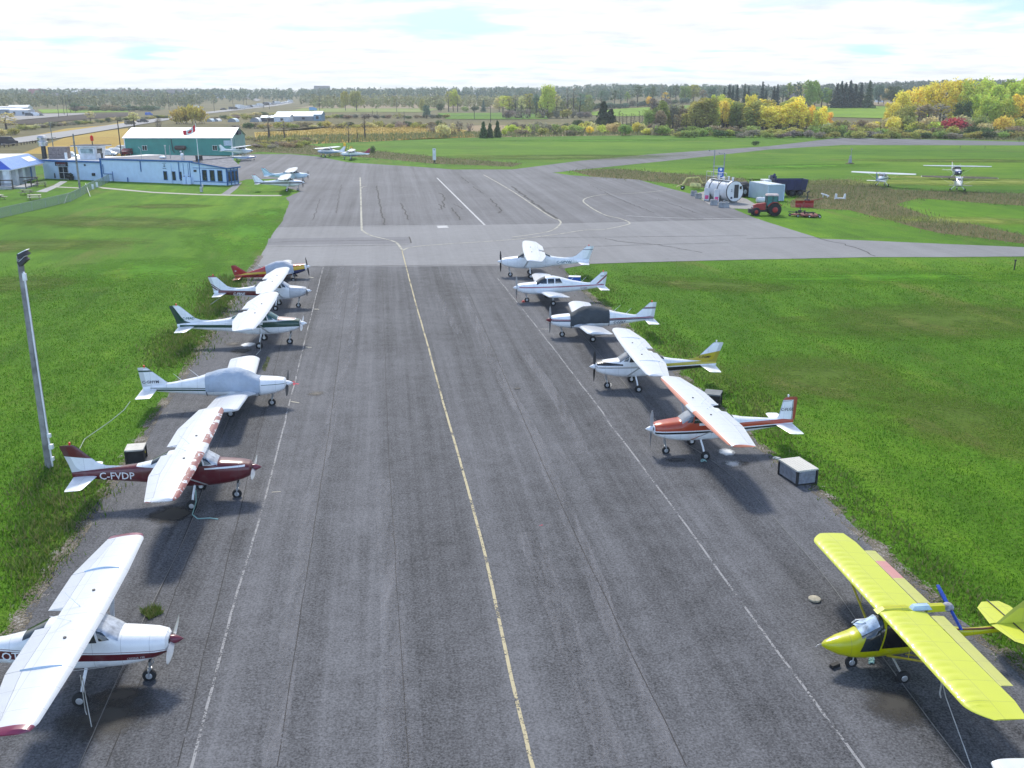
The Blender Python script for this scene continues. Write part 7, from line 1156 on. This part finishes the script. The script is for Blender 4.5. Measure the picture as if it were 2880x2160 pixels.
# vehicles
def car(p, rz, label, col, style='car', group=None, sc=1.0):
    o = thing('van' if style == 'van' else 'truck' if style == 'truck' else 'parked_car' if group == 'cars parked behind the terminal' else 'car', label, style, p, rz, group); o.scale = (sc,) * 3
    m = mat('car_paint_%.2f_%.2f_%.2f' % col, col, .25, .1, .04, 2, coat=.5)
    if style == 'truck': prof = [(-3.2, .5), (3.0, .5), (3.2, 1.0), (3.0, 2.3), (1.5, 2.6), (1.4, 3.0), (-3.2, 3.0)]; w_ = 2.3
    elif style == 'van': prof = [(-2.4, .4), (2.4, .4), (2.45, 1.0), (1.7, 1.2), (1.1, 2.0), (-2.3, 2.05)]; w_ = 1.9
    else: prof = [(-2.2, .35), (2.15, .35), (2.2, .75), (1.2, .95), (.55, 1.45), (-1.1, 1.48), (-1.9, 1.0), (-2.25, .9)]; w_ = 1.75
    b = bmesh.new(); mb = MB(); rgs = []
    for y, k in ((-w_ / 2, .93), (-w_ / 2 + .12, 1), (w_ / 2 - .12, 1), (w_ / 2, .93)): rgs.append([(x * (1 if k == 1 else .97), y, .35 + (z - .35) * k) for x, z in prof])
    mb.loft(rgs, 0, False); b.free(); mb.build('body', m, o)
    g = MB()
    if style == 'car': g.loft([[(.98, y, .98), (.5, y * .9, 1.4), (-1.05, y * .9, 1.43), (-1.7, y, 1.0)] for y in (-w_ / 2 - .01, w_ / 2 + .01)], 0, False)
    else: xa = 1.75 if style == 'van' else 3.12; g.loft([[(xa, y, 1.25 if style == 'van' else 1.5), (xa - .62 if style == 'van' else xa - .15, y * .92, 1.9 if style == 'van' else 2.25), (.2 if style == 'van' else 2.2, y * .96, 1.9 if style == 'van' else 2.25), (.2 if style == 'van' else 2.2, y, 1.25 if style == 'van' else 1.5)] for y in (-w_ / 2 - .01, w_ / 2 + .01)], 0, False)
    g.build('window', GLASS, o)
    for x in ((-1.35, 1.4) if style != 'truck' else (-2.2, 2.1)):
        for s in (-1, 1): wheel(o, x, s * (w_ / 2 - .1), .32 if style != 'truck' else .48, .22)
    return o
CPG = 'cars parked behind the terminal'
for px, py, rz, col, lb in ((196, 448, 10, (.75, .76, .78), 'white parked car half hidden by the rooftop cab'), (300, 440, 8, (.72, .73, .75), 'pale boat-like white car at the left of the parked pair by the hangar'), (327, 436, 12, (.7, .71, .74), 'white parked car in the middle of the row by the hangar'), (350, 428, 8, (.68, .7, .72), 'white parked car tight behind the middle one by the hangar'), (366, 437, 80, (.16, .01, .02), 'dark red car parked against the hangar corner')):
    g = gp(px, py); car(Vector((g.x, g.y, 0)), R(rz), lb, col, 'car', CPG, 1.25)
car(gp(20, 409) + Vector((0, 0, .1)), R(40), 'dark pickup-like van with a white bed on the near highway bend', (.02, .025, .05), 'van', None, 1.25); car(gp(402, 346) + Vector((0, 0, .1)), R(55), 'white-topped dark car on the highway left of the hangar ridge', (.05, .05, .06), 'car', None, 1.4); car(gp(366, 352) + Vector((0, 0, .1)), R(55), 'brown van behind the roadside tree', (.1, .085, .05), 'van', None, 1.1); car(at(419, 715) + Vector((0, 0, .1)), R(20), 'blue machine standing beyond the highway', (.02, .12, .5), 'van', None, 1.1); car(at(100, 695), R(5), 'white truck parked on the gravel yard', (.7, .7, .72), 'truck', None, .9); car(at(113, 696), R(5), 'dark truck body right of the white truck on the gravel yard', (.05, .055, .06), 'van', None, 1.0); car(at(83, 694), R(4), 'dark box truck between warehouse and white truck', (.03, .04, .06), 'truck', None, .8)
c = gp(629, 310.5); car(c + Vector((0, 0, .1)), R(64), 'dark car leading the distant traffic on the highway', (.03, .03, .035), 'car', None, 1.5)
SEQ = [(.75, .75, .75)] * 5 + [(.6, .6, .62), (.3, .03, .03), (.08, .08, .09), (.12, .1, .09), (.45, .46, .48)]
for i in range(30):
    t = i / 29; px = 652 + 165 * t ** .9; py = 309.5 - 21 * t ** .95 + rnd.uniform(-1.6, 1.2); g = gp(px, py); cl = rnd.choice(SEQ); st = rnd.choice(('car', 'car', 'van', 'truck'))
    car(g + Vector((0, 0, .1)), R(60), '%s %s in the distant highway queue %s' % ('white' if cl[0] > .5 and cl[1] > .5 else 'red' if cl[0] > .25 and cl[1] < .1 else 'grey' if cl[0] > .4 else 'dark', st if st != 'car' else 'car', 'nearer the willow bushes' if int(t * 3) == 0 else 'at mid-queue' if int(t * 3) == 1 else 'at the far end'), cl, st, 'highway queue: %s %s, stretch %d' % ('white' if cl[0] > .5 and cl[1] > .5 else 'red' if cl[0] > .25 and cl[1] < .1 else 'grey' if cl[0] > .4 else 'dark', st, min(2, int(t * 3))), 1.35)
for i in range(22):
    t = i / 21; px = 668 + 42 * t + rnd.uniform(-5, 5); py = 268 + 10 * t + rnd.uniform(-2, 2); g = gp(px, py); car(Vector((g.x, g.y, hz(g.x, g.y) + .6)), R(70), 'white vehicle in the glittering traffic at the far crest of the highway', (.78, .78, .78), rnd.choice(('car', 'van', 'truck')), 'white traffic at the far crest', 2.0)
car(at(551, 1000), R(-20), 'white trailer standing on the tan verge far left', (.75, .76, .78), 'truck', None, 1.2); car(at(881, 900), R(10), 'pale blue machine in the far pale field', (.15, .35, .6), 'truck', None, 1.1)
# the air between here and the horizon
b = MB().box((0, 1750, 23), (5200, 4300, 48)).build('haze', []); kind(b, 'stuff')
m = bpy.data.materials.new('haze'); m.use_nodes = True; t = NT(m.node_tree); t.n.remove(t.n['Principled BSDF']); v = t.new('ShaderNodeVolumePrincipled'); v.inputs['Color'].default_value = (.86, .94, 1, 1); v.inputs['Density'].default_value = .00017; v.inputs['Anisotropy'].default_value = .35
t.link(v.outputs[0], t.n['Material Output'].inputs['Volume']); b.data.materials.append(m)
